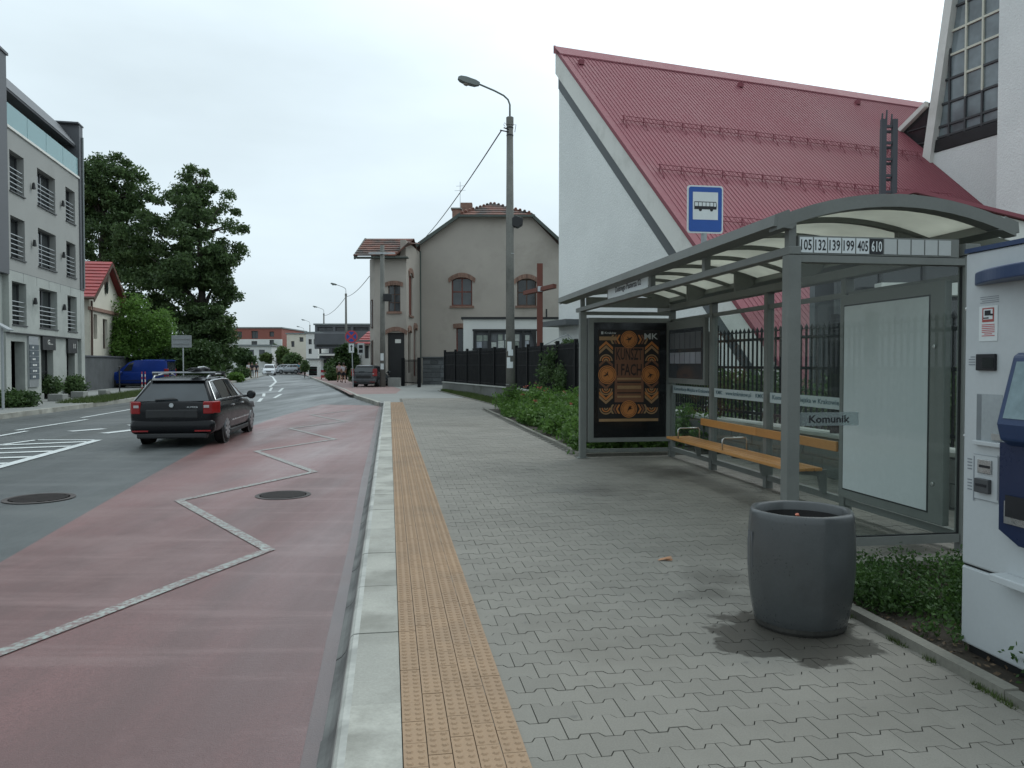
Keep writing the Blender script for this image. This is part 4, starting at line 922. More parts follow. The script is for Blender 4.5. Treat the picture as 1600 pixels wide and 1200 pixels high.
for xx in (500, 520, 538): a = PD(xx, 545, 100); MB().tube([(a.x, 100.15, 0), (a.x, 100.15, a.z)], .15, 6).build('post', m_black, bb)
kb_ = thing('kiosk', (PD(500, 575, 96).x, 96, 0), 'low pale kiosk wall beyond the road bend', 'kiosk')
p, q = PD(482, 562, 96), PD(500, 590, 96); hx('wall', m_whitewall, kb_, W0, p.x, q.x, 96, 98, -.3, p.z); hx('roof', m_zinc, kb_, W0, p.x - .3, q.x + .3, 95.8, 98.2, p.z, p.z + .15)
p, q = PD(500, 552, 98), PD(548, 590, 98); gl_s = thing('shop_front', ((p.x + q.x) / 2, 98, 0), 'low glazed shop front under the billboard', 'shop')
walls('wall', m_dark, gl_s, W0, 98, 98.3, p.x, q.x, -.3, p.z, [(p.x + .4 + i * 1.25, p.x + 1.45 + i * 1.25, .3, p.z - .5) for i in range(2)]); hx('awning', m_trim, gl_s, W0, p.x, q.x, 97, 98, p.z - .3, p.z - .1)
hx('room_dark', m_dark, gl_s, W0, p.x, q.x, 98.8, 99, -.3, p.z)
for i in range(2): window(gl_s, W0, -1, 98, p.x + .4 + i * 1.25, p.x + 1.45 + i * 1.25, .3, p.z - .5, 1, 1, m_frame, g_far, .08, .1)

# ------------------------------------------------------------------ trees and shrubs
def gp(x, D): p = PD(x, 560, D); return (p.x, D, 0)
tree('chestnut_tree', gp(150, 68), PD(165, 262, 68), [blob(175, 292, 68, 42, 42), blob(140, 300, 68, 40, 50), blob(200, 335, 68, 30, 38), blob(150, 370, 68, 60, 50), blob(215, 300, 68, 16, 20), blob(200, 400, 68, 45, 50)], 46000, .14, lf_dark,
     'tall dark leafy tree rising behind the grey building and cream house', trunk_r=.4, seed=11, per=240, sig=.36, shell=(.5, 1.12))
tree('lime_tree', gp(318, 66), PD(306, 275, 66), [blob(310, 278, 66, 20, 15), blob(312, 300, 66, 24, 18), blob(283, 328, 66, 48, 28), blob(345, 335, 66, 26, 34), blob(366, 352, 66, 18, 20), blob(250, 380, 66, 52, 60), blob(305, 400, 66, 62, 62), blob(335, 440, 66, 30, 55), blob(270, 460, 66, 66, 62), blob(320, 505, 66, 42, 62), blob(338, 405, 66, 30, 40), blob(240, 420, 66, 44, 60), blob(285, 520, 66, 60, 50), blob(345, 480, 66, 22, 40), blob(230, 470, 66, 50, 60)],
     84000, .135, lf_dark, 'tall dark green tree with a thin leafy top beside the road', trunk_r=.38, seed=5, per=240, sig=.36, shell=(.4, 1.2))
tree('young_maple', gp(215, 56), PD(212, 466, 56), [blob(210, 492, 56, 24, 28), blob(186, 528, 56, 26, 28), blob(240, 516, 56, 30, 32), blob(212, 545, 56, 46, 26), blob(255, 540, 56, 22, 28), blob(170, 556, 56, 18, 16)], 24000, .10, lf_bright, 'bright green young tree growing above the blue van', trunk_r=.12, seed=21, per=70, sig=.3, shell=(.4, 1.05))
tree('dark_conifer', gp(348, 66), PD(346, 492, 66), [blob(346, 510, 66, 12, 18), blob(346, 540, 66, 17, 28), blob(338, 565, 66, 20, 24)], 9000, .14, lf_dark, 'dark narrow conifer at the end of the left tree row', trunk_r=.15, seed=31, per=60, sig=.25)
tree('green_maple', gp(285, 56), PD(290, 545, 56), [blob(290, 562, 56, 28, 22), blob(318, 560, 56, 24, 26), blob(268, 570, 56, 20, 16)], 8000, .14, lf_mid, 'mid green small tree behind the grey back of the road sign', trunk_r=.12, seed=33)
tree('roadside_tree', gp(377, 98), PD(377, 548, 98), [blob(377, 556, 98, 15, 12), blob(384, 566, 98, 14, 10)], 4000, .2, lf_mid, 'small round tree by the left pavement beyond the dark car', trunk_r=.12, seed=35)
tree('spruce_tree', gp(429, 146), PD(429, 537, 146), [blob(429, 545, 146, 4, 8), blob(429, 556, 146, 8, 10), blob(429, 565, 146, 11, 9)], 4000, .25, lf_dark, 'far dark pointed spruce above the white car', trunk_r=.15, seed=37)
tree('yellow_tree', gp(440, 141), PD(441, 546, 141), [blob(441, 553, 141, 9, 10), blob(449, 560, 141, 11, 8), blob(416, 560, 141, 8, 9)], 5000, .25, lf_yellow, 'far yellow-green tree right of the pointed spruce', trunk_r=.12, seed=39)
tree('hedge_tree', gp(458, 134), PD(458, 558, 134), [blob(458, 563, 134, 12, 10)], 3000, .22, lf_dark, 'far dark hedge tree before the beige block', trunk_r=.1, seed=41)
tree('street_tree', gp(541, 80), PD(541, 545, 80), [blob(538, 552, 80, 12, 14), blob(548, 560, 80, 14, 16), blob(530, 572, 80, 18, 16)], 7000, .16, lf_mid, 'green bushy tree behind the no stopping sign', trunk_r=.1, seed=43)
def shrub(label, px, py, D, rx, ry, n, size, mat, seed, group=None, name='shrub'):
    c = blob(px, py, D, rx, ry); t = thing(name, (c[0], c[1], 0), label, 'shrub', group)
    mb = MB()
    for i in range(5): mb.tube([(c[0], c[1], -.1), (c[0] + (i - 2) * c[3] * .3, c[1] + random.uniform(-.2, .2), c[2] + c[5] * .3)], [.03, .01], 5)
    mb.build('stems', m_bark, t); leaf_cloud('foliage', [c, (c[0], c[1], c[2] - c[5] * .4, c[3] * 1.05, c[4] * 1.05, c[5] * .7)], n, size, mat, t, seed, 20, .2, shell=(.2, 1.0)); return t
shrub('dark clipped shrub in front of the shop sign plates', 70, 601, 36, 24, 13, 5000, .07, lf_dark, 61); shrub('dark clipped shrub by the right shop door', 112, 600, 38, 20, 13, 5000, .07, lf_dark, 62)
shrub('light green shrub beside the slim sign post at the left edge', 20, 624, 29, 32, 12, 5000, .07, lf_mid, 63)
shrub('rounded hedge shrub on the left verge beyond the dark car roof', 376, 582, 80, 14, 8, 3500, .11, lf_mid, 64); shrub('low light shrub at the left pavement edge near the pedestrians', 368, 590, 74, 12, 7, 3000, .1, lf_bright, 65)
shrub('wide dark shrub beneath the bright young tree', 245, 588, 58, 40, 12, 5000, .1, lf_dark, 66); shrub('shrub under the trees right of the blue van', 320, 580, 62, 30, 14, 5000, .11, lf_mid, 67)
shrub('dark round shrub on the right pavement by the kiosk', 476, 571, 92, 6, 9, 2500, .1, lf_dark, 68); shrub('dark bushy shrub just ahead of the joggers', 520, 583, 74, 10, 12, 4000, .1, lf_dark, 69)
shrub('low leafy shrub between the joggers and grey parked car', 556, 585, 62, 10, 9, 4000, .09, lf_mid, 70)
# verge grass
def grass(name, quads, n, h, mat, seed, label, parent=None):
    r = np.random.default_rng(seed); Q = [[np.array(tuple(p)[:2]) for p in q] for q in quads]; ar = [abs(np.cross(q[1] - q[0], q[3] - q[0])) for q in Q]; k = r.choice(len(Q), n, p=np.array(ar) / sum(ar))
    u, v = r.random(n), r.random(n); c = np.zeros((n, 3))
    for i, q in enumerate(Q):
        s = k == i; c[s, :2] = (q[0] * ((1 - u[s]) * (1 - v[s]))[:, None] + q[1] * (u[s] * (1 - v[s]))[:, None] + q[2] * (u[s] * v[s])[:, None] + q[3] * ((1 - u[s]) * v[s])[:, None])
    d = r.normal(size=(n, 2)); d /= np.linalg.norm(d, axis=1)[:, None]; hh_ = h * r.uniform(.4, 1.3, n); w = h * .09
    a = c.copy(); a[:, :2] -= d * w; b = c.copy(); b[:, :2] += d * w; t = c.copy(); t[:, 2] += hh_; t[:, :2] += r.normal(size=(n, 2)) * h * .35
    V = np.stack([a, b, t], 1).reshape(-1, 3); o = soup(name, V, 3, mat, None, 'stuff', (float(c[:, 0].mean()), float(c[:, 1].mean()), 0)); return tag(o, label, 'grass')
lf_grass = mk_leaf('grass_blade', (.035, .06, .015), (.10, .14, .04), .3, 1.2)
grass('grass_strip', [[(.5, 27.6), (.9, 27.6), (-3.2, 46.2), (-3.9, 46.2)], [(-.1, 27.6), (.5, 27.6), (-3.9, 46.2), (-4.2, 46.2)]], 14000, .13, lf_grass, 3, 'strip of rough grass along the black fence base')
grass('verge_grass', [[LB(-9, 1.5), LB(-9, 3.2), LB(10, 3.2), LB(10, 1.5)]], 9000, .16, lf_grass, 4, 'rough grass verge before the grey building')
sheet('lawn', [(-14.8, 71), (-9.2, 60), (-8.0, 60), (-11.5, 80)], .006, mk('lawn_ground', (.05, .08, .025), .95, .3, 1, 20))
grass('lawn_grass', [[(-14.8, 71), (-9.6, 58), (-8.4, 60), (-11.5, 80)]], 9000, .3, lf_grass, 5, 'grass patch beside the grey parked car')
# ------------------------------------------------------------------ black fences
m_fence = mk('fence_paint', (.008, .009, .010), .6, .2, 3, 30, spec=.15); m_base = mk('fence_base', (.16, .165, .155), .9, .2, 1, 20, dirt=(.10, .105, .09), dirtscale=.8, bump=.5, bscale=20, bdist=.01); m_ledge = mk('ledge_stone', (.42, .43, .40), .85, .12, 1, 30, dirt=(.3, .31, .28), dirtscale=1.2)
def picket_mesh(w, h):
    mb = MB().prism([(-w / 2, -.012, 0), (w / 2, -.012, 0), (w / 2, .012, 0), (-w / 2, .012, 0)], (0, 0, h))
    s = .03; mb.add([(-s, -s, h), (s, -s, h), (s, s, h), (-s, s, h), (0, 0, h + .09)], [(0, 1, 4), (1, 2, 4), (2, 3, 4), (3, 0, 4), (3, 2, 1, 0)])
    me = bpy.data.meshes.new('picket'); me.from_pydata([tuple(q) for q in mb.v], [], mb.f); me.update(); me.materials.append(m_fence); return me
def fence(label, pts, step, w, z0, z1, post_every, ledge):
    t = thing('iron_fence', (*pts[0], 0), label, 'fence'); me = picket_mesh(w, z1 - z0 - .1); o = Vector((*pts[0], 0)); d = 0; n = 0
    for p, q in zip(pts[:-1], pts[1:]):
        p, q = Vector(p), Vector(q); L = (q - p).length; F = Frame(p.x, p.y, q.x - p.x, q.y - p.y); a = math.atan2(q.y - p.y, q.x - p.x)
        hx('base_wall', m_base, t, F, 0, L, -.16, .16, -.2, ledge); hx('ledge', m_ledge, t, F, 0, L + .02, -.2, .2, ledge + .001, ledge + .05)
        for z in (z0 + .12, (z0 + z1) / 2 + .1, z1 - .22): hx('rail', m_fence, t, F, 0, L, -.02, .02, z, z + .045)
        x = 0
        while x < L: hx('fence_post', m_fence, t, F, x - .06, x + .06, -.06, .06, ledge + .05, z1 + .1); x += post_every
        x = step * .7
        while x < L: c = F(x, 0, z0 + .02); piece('picket', me, t, c - o, a); x += step
    return t
FA = [(-4.0, 47), (.2, 35), (2.3, 24.5)]; FB = [(2.35, 24.3), (3.75, 14.6), (4.62, 11.2), (5.7, 5.5), (6.5, 1.0)]
fence('black iron fence on a low wall by the path, left of the flower bed', FA, .125, .075, .5, 2.3, 2.4, .48)
fence('black iron fence on a stone wall behind the bus shelter', FB, .135, .028, .62, 2.2, 2.5, .56)
# stones facing the wall behind the shelter
sf = thing('stone_facing', (3.9, 14, 0), 'grey stone blocks facing the low wall behind the shelter bench', 'wall'); rs = random.Random(12)
for p, q in zip(FB[:-1], FB[1:]):
    p, q = Vector(p), Vector(q); L = (q - p).length; F = Frame(p.x, p.y, q.x - p.x, q.y - p.y); x = 0
    if p.y < 8: continue
    for r_ in range(2):
        x = 0
        while x < L - .05:
            w = min(rs.uniform(.35, .7), L - x); hx('stone', m_base, sf, F, x + .008, x + w - .008, .161, .19 + rs.uniform(0, .02), r_ * .27 + .0, r_ * .27 + .262); x += w
hd = thing('hedge', (4.6, 15, 0), 'dark green hedge growing behind the fence of the shelter', 'hedge')
hb = []
for k in range(40):
    f = k / 39; p = Vector((3.1, 24)).lerp(Vector((5.4, 11)), f) if f < .7 else Vector((4.71, 14.9)).lerp(Vector((6.6, 5)), (f - .7) / .3); hb.append((p.x + .55, p.y, .95, .5, .55, .5))
leaf_cloud('foliage', hb, 16000, .06, lf_dark, hd, 77, 20, .3); MB().tube([(hb[0][0], hb[0][1], 0), (hb[0][0], hb[0][1], .9)], .04, 6).build('stem', m_bark, hd)
iv = thing('ivy_shrub', (2.2, 29.5, 0), 'dark ivy shrub behind the black fence near the cross', 'shrub')
ivb = [blob(880, 570, 28.5, 30, 30, .8), blob(895, 590, 27.5, 25, 25, .8), blob(862, 590, 30, 22, 20, .8), blob(890, 545, 29.5, 14, 14, .5)]
leaf_cloud('foliage', ivb, 9000, .07, lf_dark, iv, 78, 20, .22); MB().tube([(2.2, 29, 0), (2.1, 29, 1.4)], .05, 6).build('stem', m_bark, iv)
# churchyard ground behind the fences
sheet('churchyard', [(-3.5, 47.5), (.6, 35.2), (2.8, 24.6), (4.3, 14.6), (5.1, 11.2), (6.2, 5.5), (7, 0), (40, 0), (40, 62), (-3.5, 62)], .02, mk('yard_ground', (.10, .11, .085), .9, .2, .3, 10))
# gate posts near the brown house
gt = thing('yard_gate', (-6.2, 51, 0), 'low black gate between posts in front of the brown house', 'gate')
gp0, gp1 = G(655, 605), G(630, 603)
for p in (gp0, gp1): hx('gate_post', m_fence, gt, W0, p.x - .11, p.x + .11, p.y - .11, p.y + .11, -.1, 2.0)
F = Frame(gp0.x, gp0.y, gp1.x - gp0.x, gp1.y - gp0.y); L = (gp1 - gp0).length
for z in (.25, 1.75): hx('rail', m_fence, gt, F, 0, L, -.02, .02, z, z + .05)
for i in range(14): hx('bar', m_fence, gt, F, .2 + i * L / 15, .23 + i * L / 15, -.012, .012, .2, 1.9)
pw = hx('low_parapet', m_conc, None, W0, G(612, 603).x, G(630, 603).x, 54.5, 55.1, -.1, .62); tag(pw, 'low concrete parapet beside the wooden pole near the brown house door', 'wall')

# ------------------------------------------------------------------ flower bed
r = np.random.default_rng(5); nb_ = []
for k in range(150):
    a, b = r.uniform(13.6, 27.0), r.uniform(3.5, 5.9); hgt = r.uniform(.26, .56) * (1.0 if b > 3.8 else .75); p = ST(a, b); nb_.append((p.x, p.y, hgt * .7, r.uniform(.24, .46), r.uniform(.24, .46), hgt))
tag(leaf_cloud('flower_bed', nb_, 62000, .05, lf_bed, None, 80, 18, .24, 'stuff', (1, 20, 0), shell=(.3, 1.05)), 'bed of bright green low rose shrubs beside the shelter end', 'shrubs')
m_rose = mk('rose_petal', (.32, .07, .05), .6, .3, 5, 30); fb = [(x, y, z + h * 1.0, .05, .05, .03) for (x, y, z, _, _, h) in nb_[::4]]
tag(leaf_cloud('flowers', fb, 900, .028, m_rose, None, 81, 9, .5, 'stuff', (1, 20, 0)), 'faded red blossoms scattered over the green bed', 'flowers')
nb2 = []
for k in range(60):
    a, b = r.uniform(2.2, 5.3), r.uniform(3.1, 4.5); p = ST(a, b); nb2.append((p.x, p.y, .07, r.uniform(.12, .24), r.uniform(.12, .24), r.uniform(.05, .12)))
for k in range(12):
    p = ST(r.uniform(4.6, 5.4), r.uniform(3.0, 4.4)); nb2.append((p.x, p.y, .09, .2, .2, .14))
lf_fern = mk_leaf('leaf_fern', (.018, .045, .012), (.07, .14, .03), .3, 3.0)
tag(leaf_cloud('ground_cover', nb2, 26000, .017, lf_fern, None, 82, 16, .3, 'stuff', (3, 5, 0), shell=(.2, 1.05)), 'feathery green plants in the bed between bin and ticket machine', 'plants')
grass('joint_weeds', [[ST(a, 2.79), ST(a, 2.83), ST(a + l, 2.83), ST(a + l, 2.8)] for a, l in ((2.3, .12), (2.62, .2), (2.95, .07), (3.2, .3), (3.75, .1), (4.0, .16), (4.5, .06), (4.9, .12))], 520, .03, lf_grass, 8, 'small weeds in the joint along the bed edging')

m_litter = mk('leaf_litter', (.10, .068, .04), .8, .4, 9, 60, rnd=.2)
rq = np.random.default_rng(15); n_ = 1500; c_ = np.zeros((n_, 3))
for i in range(n_): p = ST(rq.uniform(2.0, 5.5), 2.93 + rq.random() ** 1.3 * 1.6); c_[i] = (p.x, p.y, .016 + rq.random() * .015)
u_ = rq.normal(size=(n_, 3)) * [1, 1, .35]; u_ /= np.linalg.norm(u_, axis=1)[:, None]; w_ = np.cross(u_, rq.normal(size=(n_, 3)) * [.3, .3, 1]); w_ /= np.linalg.norm(w_, axis=1)[:, None]; L_ = rq.uniform(.006, .022, n_)[:, None]
tag(soup('leaf_litter', np.stack([c_ - u_ * L_, c_ + w_ * L_ * .5, c_ + u_ * L_, c_ - w_ * L_ * .5], 1).reshape(-1, 3), 4, m_litter, None, 'stuff', (3, 4, 0)), 'brown leaf litter and bark on the soil by the ticket machine', 'litter')
# ------------------------------------------------------------------ bus shelter
m_al = mk('shelter_paint', (.16, .17, .158), .5, .08, 1.2, 40, spec=.35, dirt=(.13, .138, .128), dirtscale=1.5); m_seal = mk('black_seal', (.015, .016, .017), .5, .1, 3, 30)
g_pane = mk_glass('shelter_glass', (.91, .94, .925), 0, 1.38, .012); g_frost = mk('frosted_sheet', (.58, .61, .615), .09, .06, .8, 20, spec=.5, dirt=(.55, .585, .59), dirtscale=.7)
def mk_translucent(name, col, f=.55):
    m, nt, b = nodes(name); out = nt.nodes['Material Output']; b.inputs['Base Color'].default_value = (*col, 1); b.inputs['Roughness'].default_value = .35
    pos = position(nt); c = scalec(nt, tuple(col), mapr(nt, noise(nt, pos, 1.6, 5), .3, .7, .85, 1.1)); nt.links.new(c, b.inputs['Base Color'])
    t = N(nt, 'ShaderNodeBsdfTranslucent'); nt.links.new(c, t.inputs[0]); mx_ = N(nt, 'ShaderNodeMixShader'); mx_.inputs[0].default_value = f
    nt.links.new(b.outputs[0], mx_.inputs[1]); nt.links.new(t.outputs[0], mx_.inputs[2]); nt.links.new(mx_.outputs[0], out.inputs[0]); return m
m_poly = mk_translucent('milky_roof', (.70, .70, .635), .64); m_bench = mk('bench_wood', (.46, .22, .065), .42, .16, 3, 60, stretch=(1, .12, 1), spec=.5, rnd=.08); m_label = mk('sign_white', (.60, .64, .64), .4, .04, 2, 30); m_ink = mk('ink', (.012, .013, .016), .5, .1, 5, 30)
m_band = mk_glass('band_film', (.6, .66, .65), .3, 1.2, .22); m_film = mk('sticker_film', (.42, .48, .48), .5, .05, 2, 30); m_filmink = mk('film_ink', (.055, .11, .13), .5, .1, 3, 30); m_chrome = mk('brushed_steel', (.5, .51, .5), .3, .1, 5, 60, metal=.9)
S0, S1, WF, WB = 5.99, 12.97, 3.18, 4.76
shl = thing('bus_shelter', ST(9.5, 4, 0), 'long grey bus shelter with arched milky roof, glass walls and wooden bench', 'bus shelter')
T, Nn, UP = Vector((*ST.d, 0)), Vector((*ST.n, 0)), Vector((0, 0, 1))
def S(name, mat, a0, a1, b0, b1, z0, z1, par=None, **k): return hx(name, mat, par or shl, ST, a0, a1, b0, b1, z0, z1, **k)
bv = dict(bevel=.006, seg=2)
for s in (S0, S1): S('front_post', m_al, s - .055, s + .055, WF - .055, WF + .055, -.02, 2.476, **bv)
bays = [S0 + (S1 - S0) * i / 4 for i in range(5)]
for s in bays: S('back_post', m_al, s - .045, s + .045, WB - .05, WB + .05, -.02, 2.50, **bv)
for s in (S0, S1): S('foot_plate', m_al, s - .1, s + .1, WF - .1, WF + .1, 0, .012)
S('front_beam', m_al, S0 - .06, S1 + .3, WF - .05, WF + .05, 2.478, 2.545, **bv)
for s in (S0 + .02, 7.73, 9.42, 11.3, S1): S('roof_stub', m_al, s - .035, s + .035, WF - .035, WF + .03, 2.546, 2.72)
S('back_beam', m_al, S0 - .06, S1 + .6, WB - .06, WB + .08, 2.502, 2.60, **bv); S('back_rail', m_al, S0, S1, WB - .025, WB + .025, 2.30, 2.355); S('bottom_rail', m_al, S0, S1, WB - .03, WB + .03, .10, .17)
for s in (S0, S1): S('end_beam', m_al, s - .045, s + .045, WF + .056, WB - .051, 2.42, 2.477 if s == S0 else 2.476)
S('end_rail', m_al, S0 - .03, S0 + .03, WF + .06, WB - .055, .09, .16); S('end_rail', m_al, S1 - .03, S1 + .03, WF + .06, WB - .055, .09, .15)
# arched roof
RS0, RS1, RW0, RW1 = S0 - .06, S1 + 1.1, 3.02, 5.17
def arc(k, n=14, w0=RW0, w1=RW1, z=2.755, rise=.215): f = k / n; return (w0 + (w1 - w0) * f, z + rise * 4 * f * (1 - f))
nr = 9; rib_s = [RS0 + .068 + (RS1 - RS0 - .136) * i / nr for i in range(nr + 1)]
for i, s in enumerate(rib_s):
    wd = .07 if i in (0, nr) else .03; th = .085 if i in (0, nr) else .045; mb = MB(); P = [arc(k) for k in range(15)]
    loop = [(w, z + .02) for w, z in P] + [(w, z - th) for w, z in P[::-1]]
    for k in range(14):
        (a, za), (b, zb) = P[k], P[k + 1]
        mb.add([ST(s - wd, a, za - th), ST(s + wd, a, za - th), ST(s + wd, a, za + .02), ST(s - wd, a, za + .02), ST(s - wd, b, zb - th), ST(s + wd, b, zb - th), ST(s + wd, b, zb + .02), ST(s - wd, b, zb + .02)], [(0, 1, 5, 4), (1, 2, 6, 5), (2, 3, 7, 6), (3, 0, 4, 7)] + ([(0, 3, 2, 1)] if k == 0 else []) + ([(4, 5, 6, 7)] if k == 13 else []))
    mb.build('roof_arch' if i in (0, nr) else 'roof_rib', m_al, shl)
for i in range(nr):
    a0, a1 = rib_s[i] + .03, rib_s[i + 1] - .03; mb = MB()
    P = [arc(k) for k in range(15)]
    mb.add([ST(a0, w, z) for w, z in P] + [ST(a1, w, z) for w, z in P] + [ST(a0, w, z + .012) for w, z in P] + [ST(a1, w, z + .012) for w, z in P],
           [(k, k + 1, 15 + k + 1, 15 + k) for k in range(14)] + [(30 + k, 45 + k, 45 + k + 1, 30 + k + 1) for k in range(14)])
    mb.build('roof_panel', m_poly, shl, smooth=True)
MB().prism([ST(RS0, w, z) for w, z in ((RW0 - .03, 2.70), (RW0 - .02, 2.79), (RW0 + .1, 2.835), (RW0 + .17, 2.72), (RW0 + .13, 2.68))], ST(RS1, 0, 0) - ST(RS0, 0, 0)).build('front_gutter', m_al, shl)
MB().prism([ST(RS0, w, z) for w, z in ((RW1 + .03, 2.70), (RW1 + .02, 2.79), (RW1 - .1, 2.835), (RW1 - .17, 2.72))], ST(RS1, 0, 0) - ST(RS0, 0, 0)).build('back_gutter', m_al, shl)
for s in rib_s[1:-1:2]: MB().prism([ST(s - .03, WB - .03, 2.58), ST(s - .03, WB + .06, 2.60), ST(s - .03, RW1 - .1, 2.74), ST(s - .03, RW1 - .16, 2.80), ST(s - .03, WB - .03, 2.86)], T * .06).build('roof_bracket', m_al, shl)
# glass
def pane(name, a0, a1, b0, b1, z0, z1): return S(name, g_pane, a0, a1, b0, b1, z0, z1)
for i in (1, 2, 3): pane('glass_pane', bays[i] + .05, bays[i + 1] - .05, WB - .004, WB + .004, .19, 2.29)
for i in (1, 2, 3): S('pane_seal', m_seal, bays[i] + .046, bays[i] + .056, WB - .012, WB + .012, .18, 2.30)
pane('end_pane', S0 - .004, S0 + .004, WF + .07, WB - .06, .17, 2.41)
S('pane_seal', m_seal, S0 - .012, S0 + .012, WF + .06, WB - .055, .161, .17); S('pane_seal', m_seal, S0 - .012, S0 + .012, WB - .06, WB - .053, .17, 2.41)
# film bands with lettering
bt = {3: 'Komunikacja Miejska w Krakowie', 2: 'KMK    www.kmkrakow.pl    KMK', 1: 'Komunikacja Miejska w Krakowie'}
for i in (1, 2, 3):
    f_ = S('film_band', m_film, bays[i] + .06, bays[i + 1] - .05, WB - .0065, WB - .0045, 1.10, 1.23)
    text(bt[i], 'lettering', m_filmink, f_, ST((bays[i] + bays[i + 1]) / 2, WB - .009, 1.165), -T, UP, .075, 1.5)
f_ = S('film_band', m_band, S0 - .0075, S0 - .0045, WF + .06, 3.78, 1.09, 1.20)
text('Komunik', 'lettering', m_ink, f_, ST(S0 - .0095, 3.52, 1.145), Nn, UP, .062, .36)
# timetable cabinet in the far bay
tt = S('timetable_cabinet', m_al, bays[3] + .1, bays[4] - .06, WB - .10, WB - .03, 1.27, 2.30, **bv); m_tt = mk('timetable_glass', (.045, .05, .055), .12, .1, 1, 20, spec=.6)
S('cabinet_glass', m_tt, bays[3] + .16, bays[4] - .12, WB - .108, WB - .101, 1.36, 2.16, tt)
m_paper = mk('timetable_paper', (.23, .235, .26), .6, .12, 5, 60, rnd=.15); m_paper2 = mk('timetable_paper_dim', (.10, .105, .11), .6, .12, 5, 60, rnd=.2)
for k in range(6):
    s = bays[4] - .2 - k * .225
    S('timetable_sheet', m_paper, s - .205, s, WB - .112, WB - .109, 1.60, 1.78, tt); S('timetable_sheet', m_paper2, s - .205, s, WB - .112, WB - .109, 1.84, 2.10, tt)
# poster case at the far end
SF_ = S1 - .05; cl_ = S('poster_case', m_al, S1 - .09, S1 + .06, 3.26, 4.70, .27, 2.37, **bv)
S('case_glass', mk('case_glass_black', (.006, .007, .008), .16, .1, 2, 20, spec=.5), S1 - .097, S1 - .0905, 3.35, 4.62, .35, 2.29, cl_)
px0, px1, pz0, pz1 = 3.42, 4.50, .62, 2.17; sp = S1 - .0985
def PP(x, y, o=0): return ST(sp - o, px0 + (px1 - px0) * x, pz0 + (pz1 - pz0) * y)
m_pbg = mk('poster_black', (.010, .008, .008), .5, .2, 4, 30); m_or = mk('poster_orange', (.40, .15, .04), .5, .15, 5, 40); m_br = mk('poster_brown', (.15, .066, .035), .5, .15, 5, 40); m_tan = mk('poster_tan', (.27, .165, .08), .5, .15, 5, 40); m_dr = mk('poster_dark', (.022, .012, .010), .5, .15, 5, 40); m_pw = mk('poster_white', (.4, .42, .41), .5, .1, 5, 40)
po_ = thing('art_poster', PP(.5, 0), 'dark poster with orange folk medallions in the shelter end case', 'poster')
MB().quad(PP(0, 0), PP(1, 0), PP(1, 1), PP(0, 1)).build('sheet', m_pbg, po_)
AR = (pz1 - pz0) / (px1 - px0)
def disc(cx, cy, r, mat, o, r0=0, a0=0, a1=2 * math.pi, n=28, name='medallion'):
    mb = MB(); P = []
    for k in range(n):
        t0, t1 = a0 + (a1 - a0) * k / n, a0 + (a1 - a0) * (k + 1) / n
        mb.quad(PP(cx + r0 * math.cos(t0), cy + r0 * math.sin(t0) / AR, o), PP(cx + r * math.cos(t0), cy + r * math.sin(t0) / AR, o), PP(cx + r * math.cos(t1), cy + r * math.sin(t1) / AR, o), PP(cx + r0 * math.cos(t1), cy + r0 * math.sin(t1) / AR, o))
    mb.build(name, mat, po_)
def pquad(pts, mat, o, name): MB().quad(*[PP(x, y, o) for x, y in pts]).build(name, mat, po_)
pquad([(.27, .21), (.74, .21), (.74, .81), (.27, .81)], m_br, .0006, 'title_panel')
for (cx, cy, r) in ((.5, .895, .135), (.15, .51, .145), (.85, .51, .145), (.5, .135, .135)):
    disc(cx, cy, r, m_or, .0008); disc(cx, cy, r * .90, m_dr, .001, r * .84, name='medallion_ring'); disc(cx, cy, r * .72, m_dr, .001, r * .68, name='medallion_ring')
    for k in range(7):
        t = random.uniform(0, 6.28); l = r * .5; dx, dy = math.cos(t) * l, math.sin(t) * l / AR
        pquad([(cx - dx * .1 - .012, cy - .008), (cx + dx * .2 + .012, cy - .006), (cx + dx, cy + dy), (cx - .004, cy + .012)], m_dr, .0012, 'motif')
for sx in (0, 1):
    X = (lambda x: x) if sx == 0 else (lambda x: 1 - x)
    for (cy, up, mt) in ((.80, 1, m_or), (.755, 1, m_tan), (.615, 1, m_br), (.395, -1, m_br), (.275, -1, m_or), (.235, -1, m_tan)):
        d = .045 * up; w = .032
        pquad([(X(.02), cy - d * .5), (X(.13), cy + d), (X(.13), cy + d + w), (X(.02), cy - d * .5 + w)], mt, .0007, 'chevron'); pquad([(X(.24), cy - d * .5), (X(.13), cy + d), (X(.13), cy + d + w), (X(.24), cy - d * .5 + w)], mt, .0007, 'chevron')
    for cy, a0 in ((.66, 0), (.36, math.pi), (.15, math.pi)):
        for j, r_ in enumerate((.105, .07, .035)): disc(X(.13), cy, r_, m_tan if j != 1 else m_or, .0007 + j * .0001, r_ - .02, a0, a0 + math.pi, 14, 'arc')
    for k, (mt, o) in enumerate(((m_or, 0), (m_br, .05), (m_tan, .1))):
        for cy in (.895, .135): pquad([(X(.33 - o), cy - .05), (X(.36 - o), cy - .05), (X(.32 - o), cy), (X(.36 - o), cy + .05), (X(.33 - o), cy + .05), (X(.29 - o), cy)], mt, .0007, 'chevron')
text('KUNSZT', 'lettering', m_dr, po_, PP(.505, .735, .0012), Nn, UP, .20, .46); text('I FACH', 'lettering', m_dr, po_, PP(.505, .565, .0012), Nn, UP, .20, .44)
for k, (y, h) in enumerate(((.455, .02), (.42, .016), (.355, .035), (.305, .014), (.26, .02))): pquad([(.31, y), (.70, y), (.70, y + h), (.31, y + h)], m_dr if k % 2 else m_tan, .0011, 'small_print')
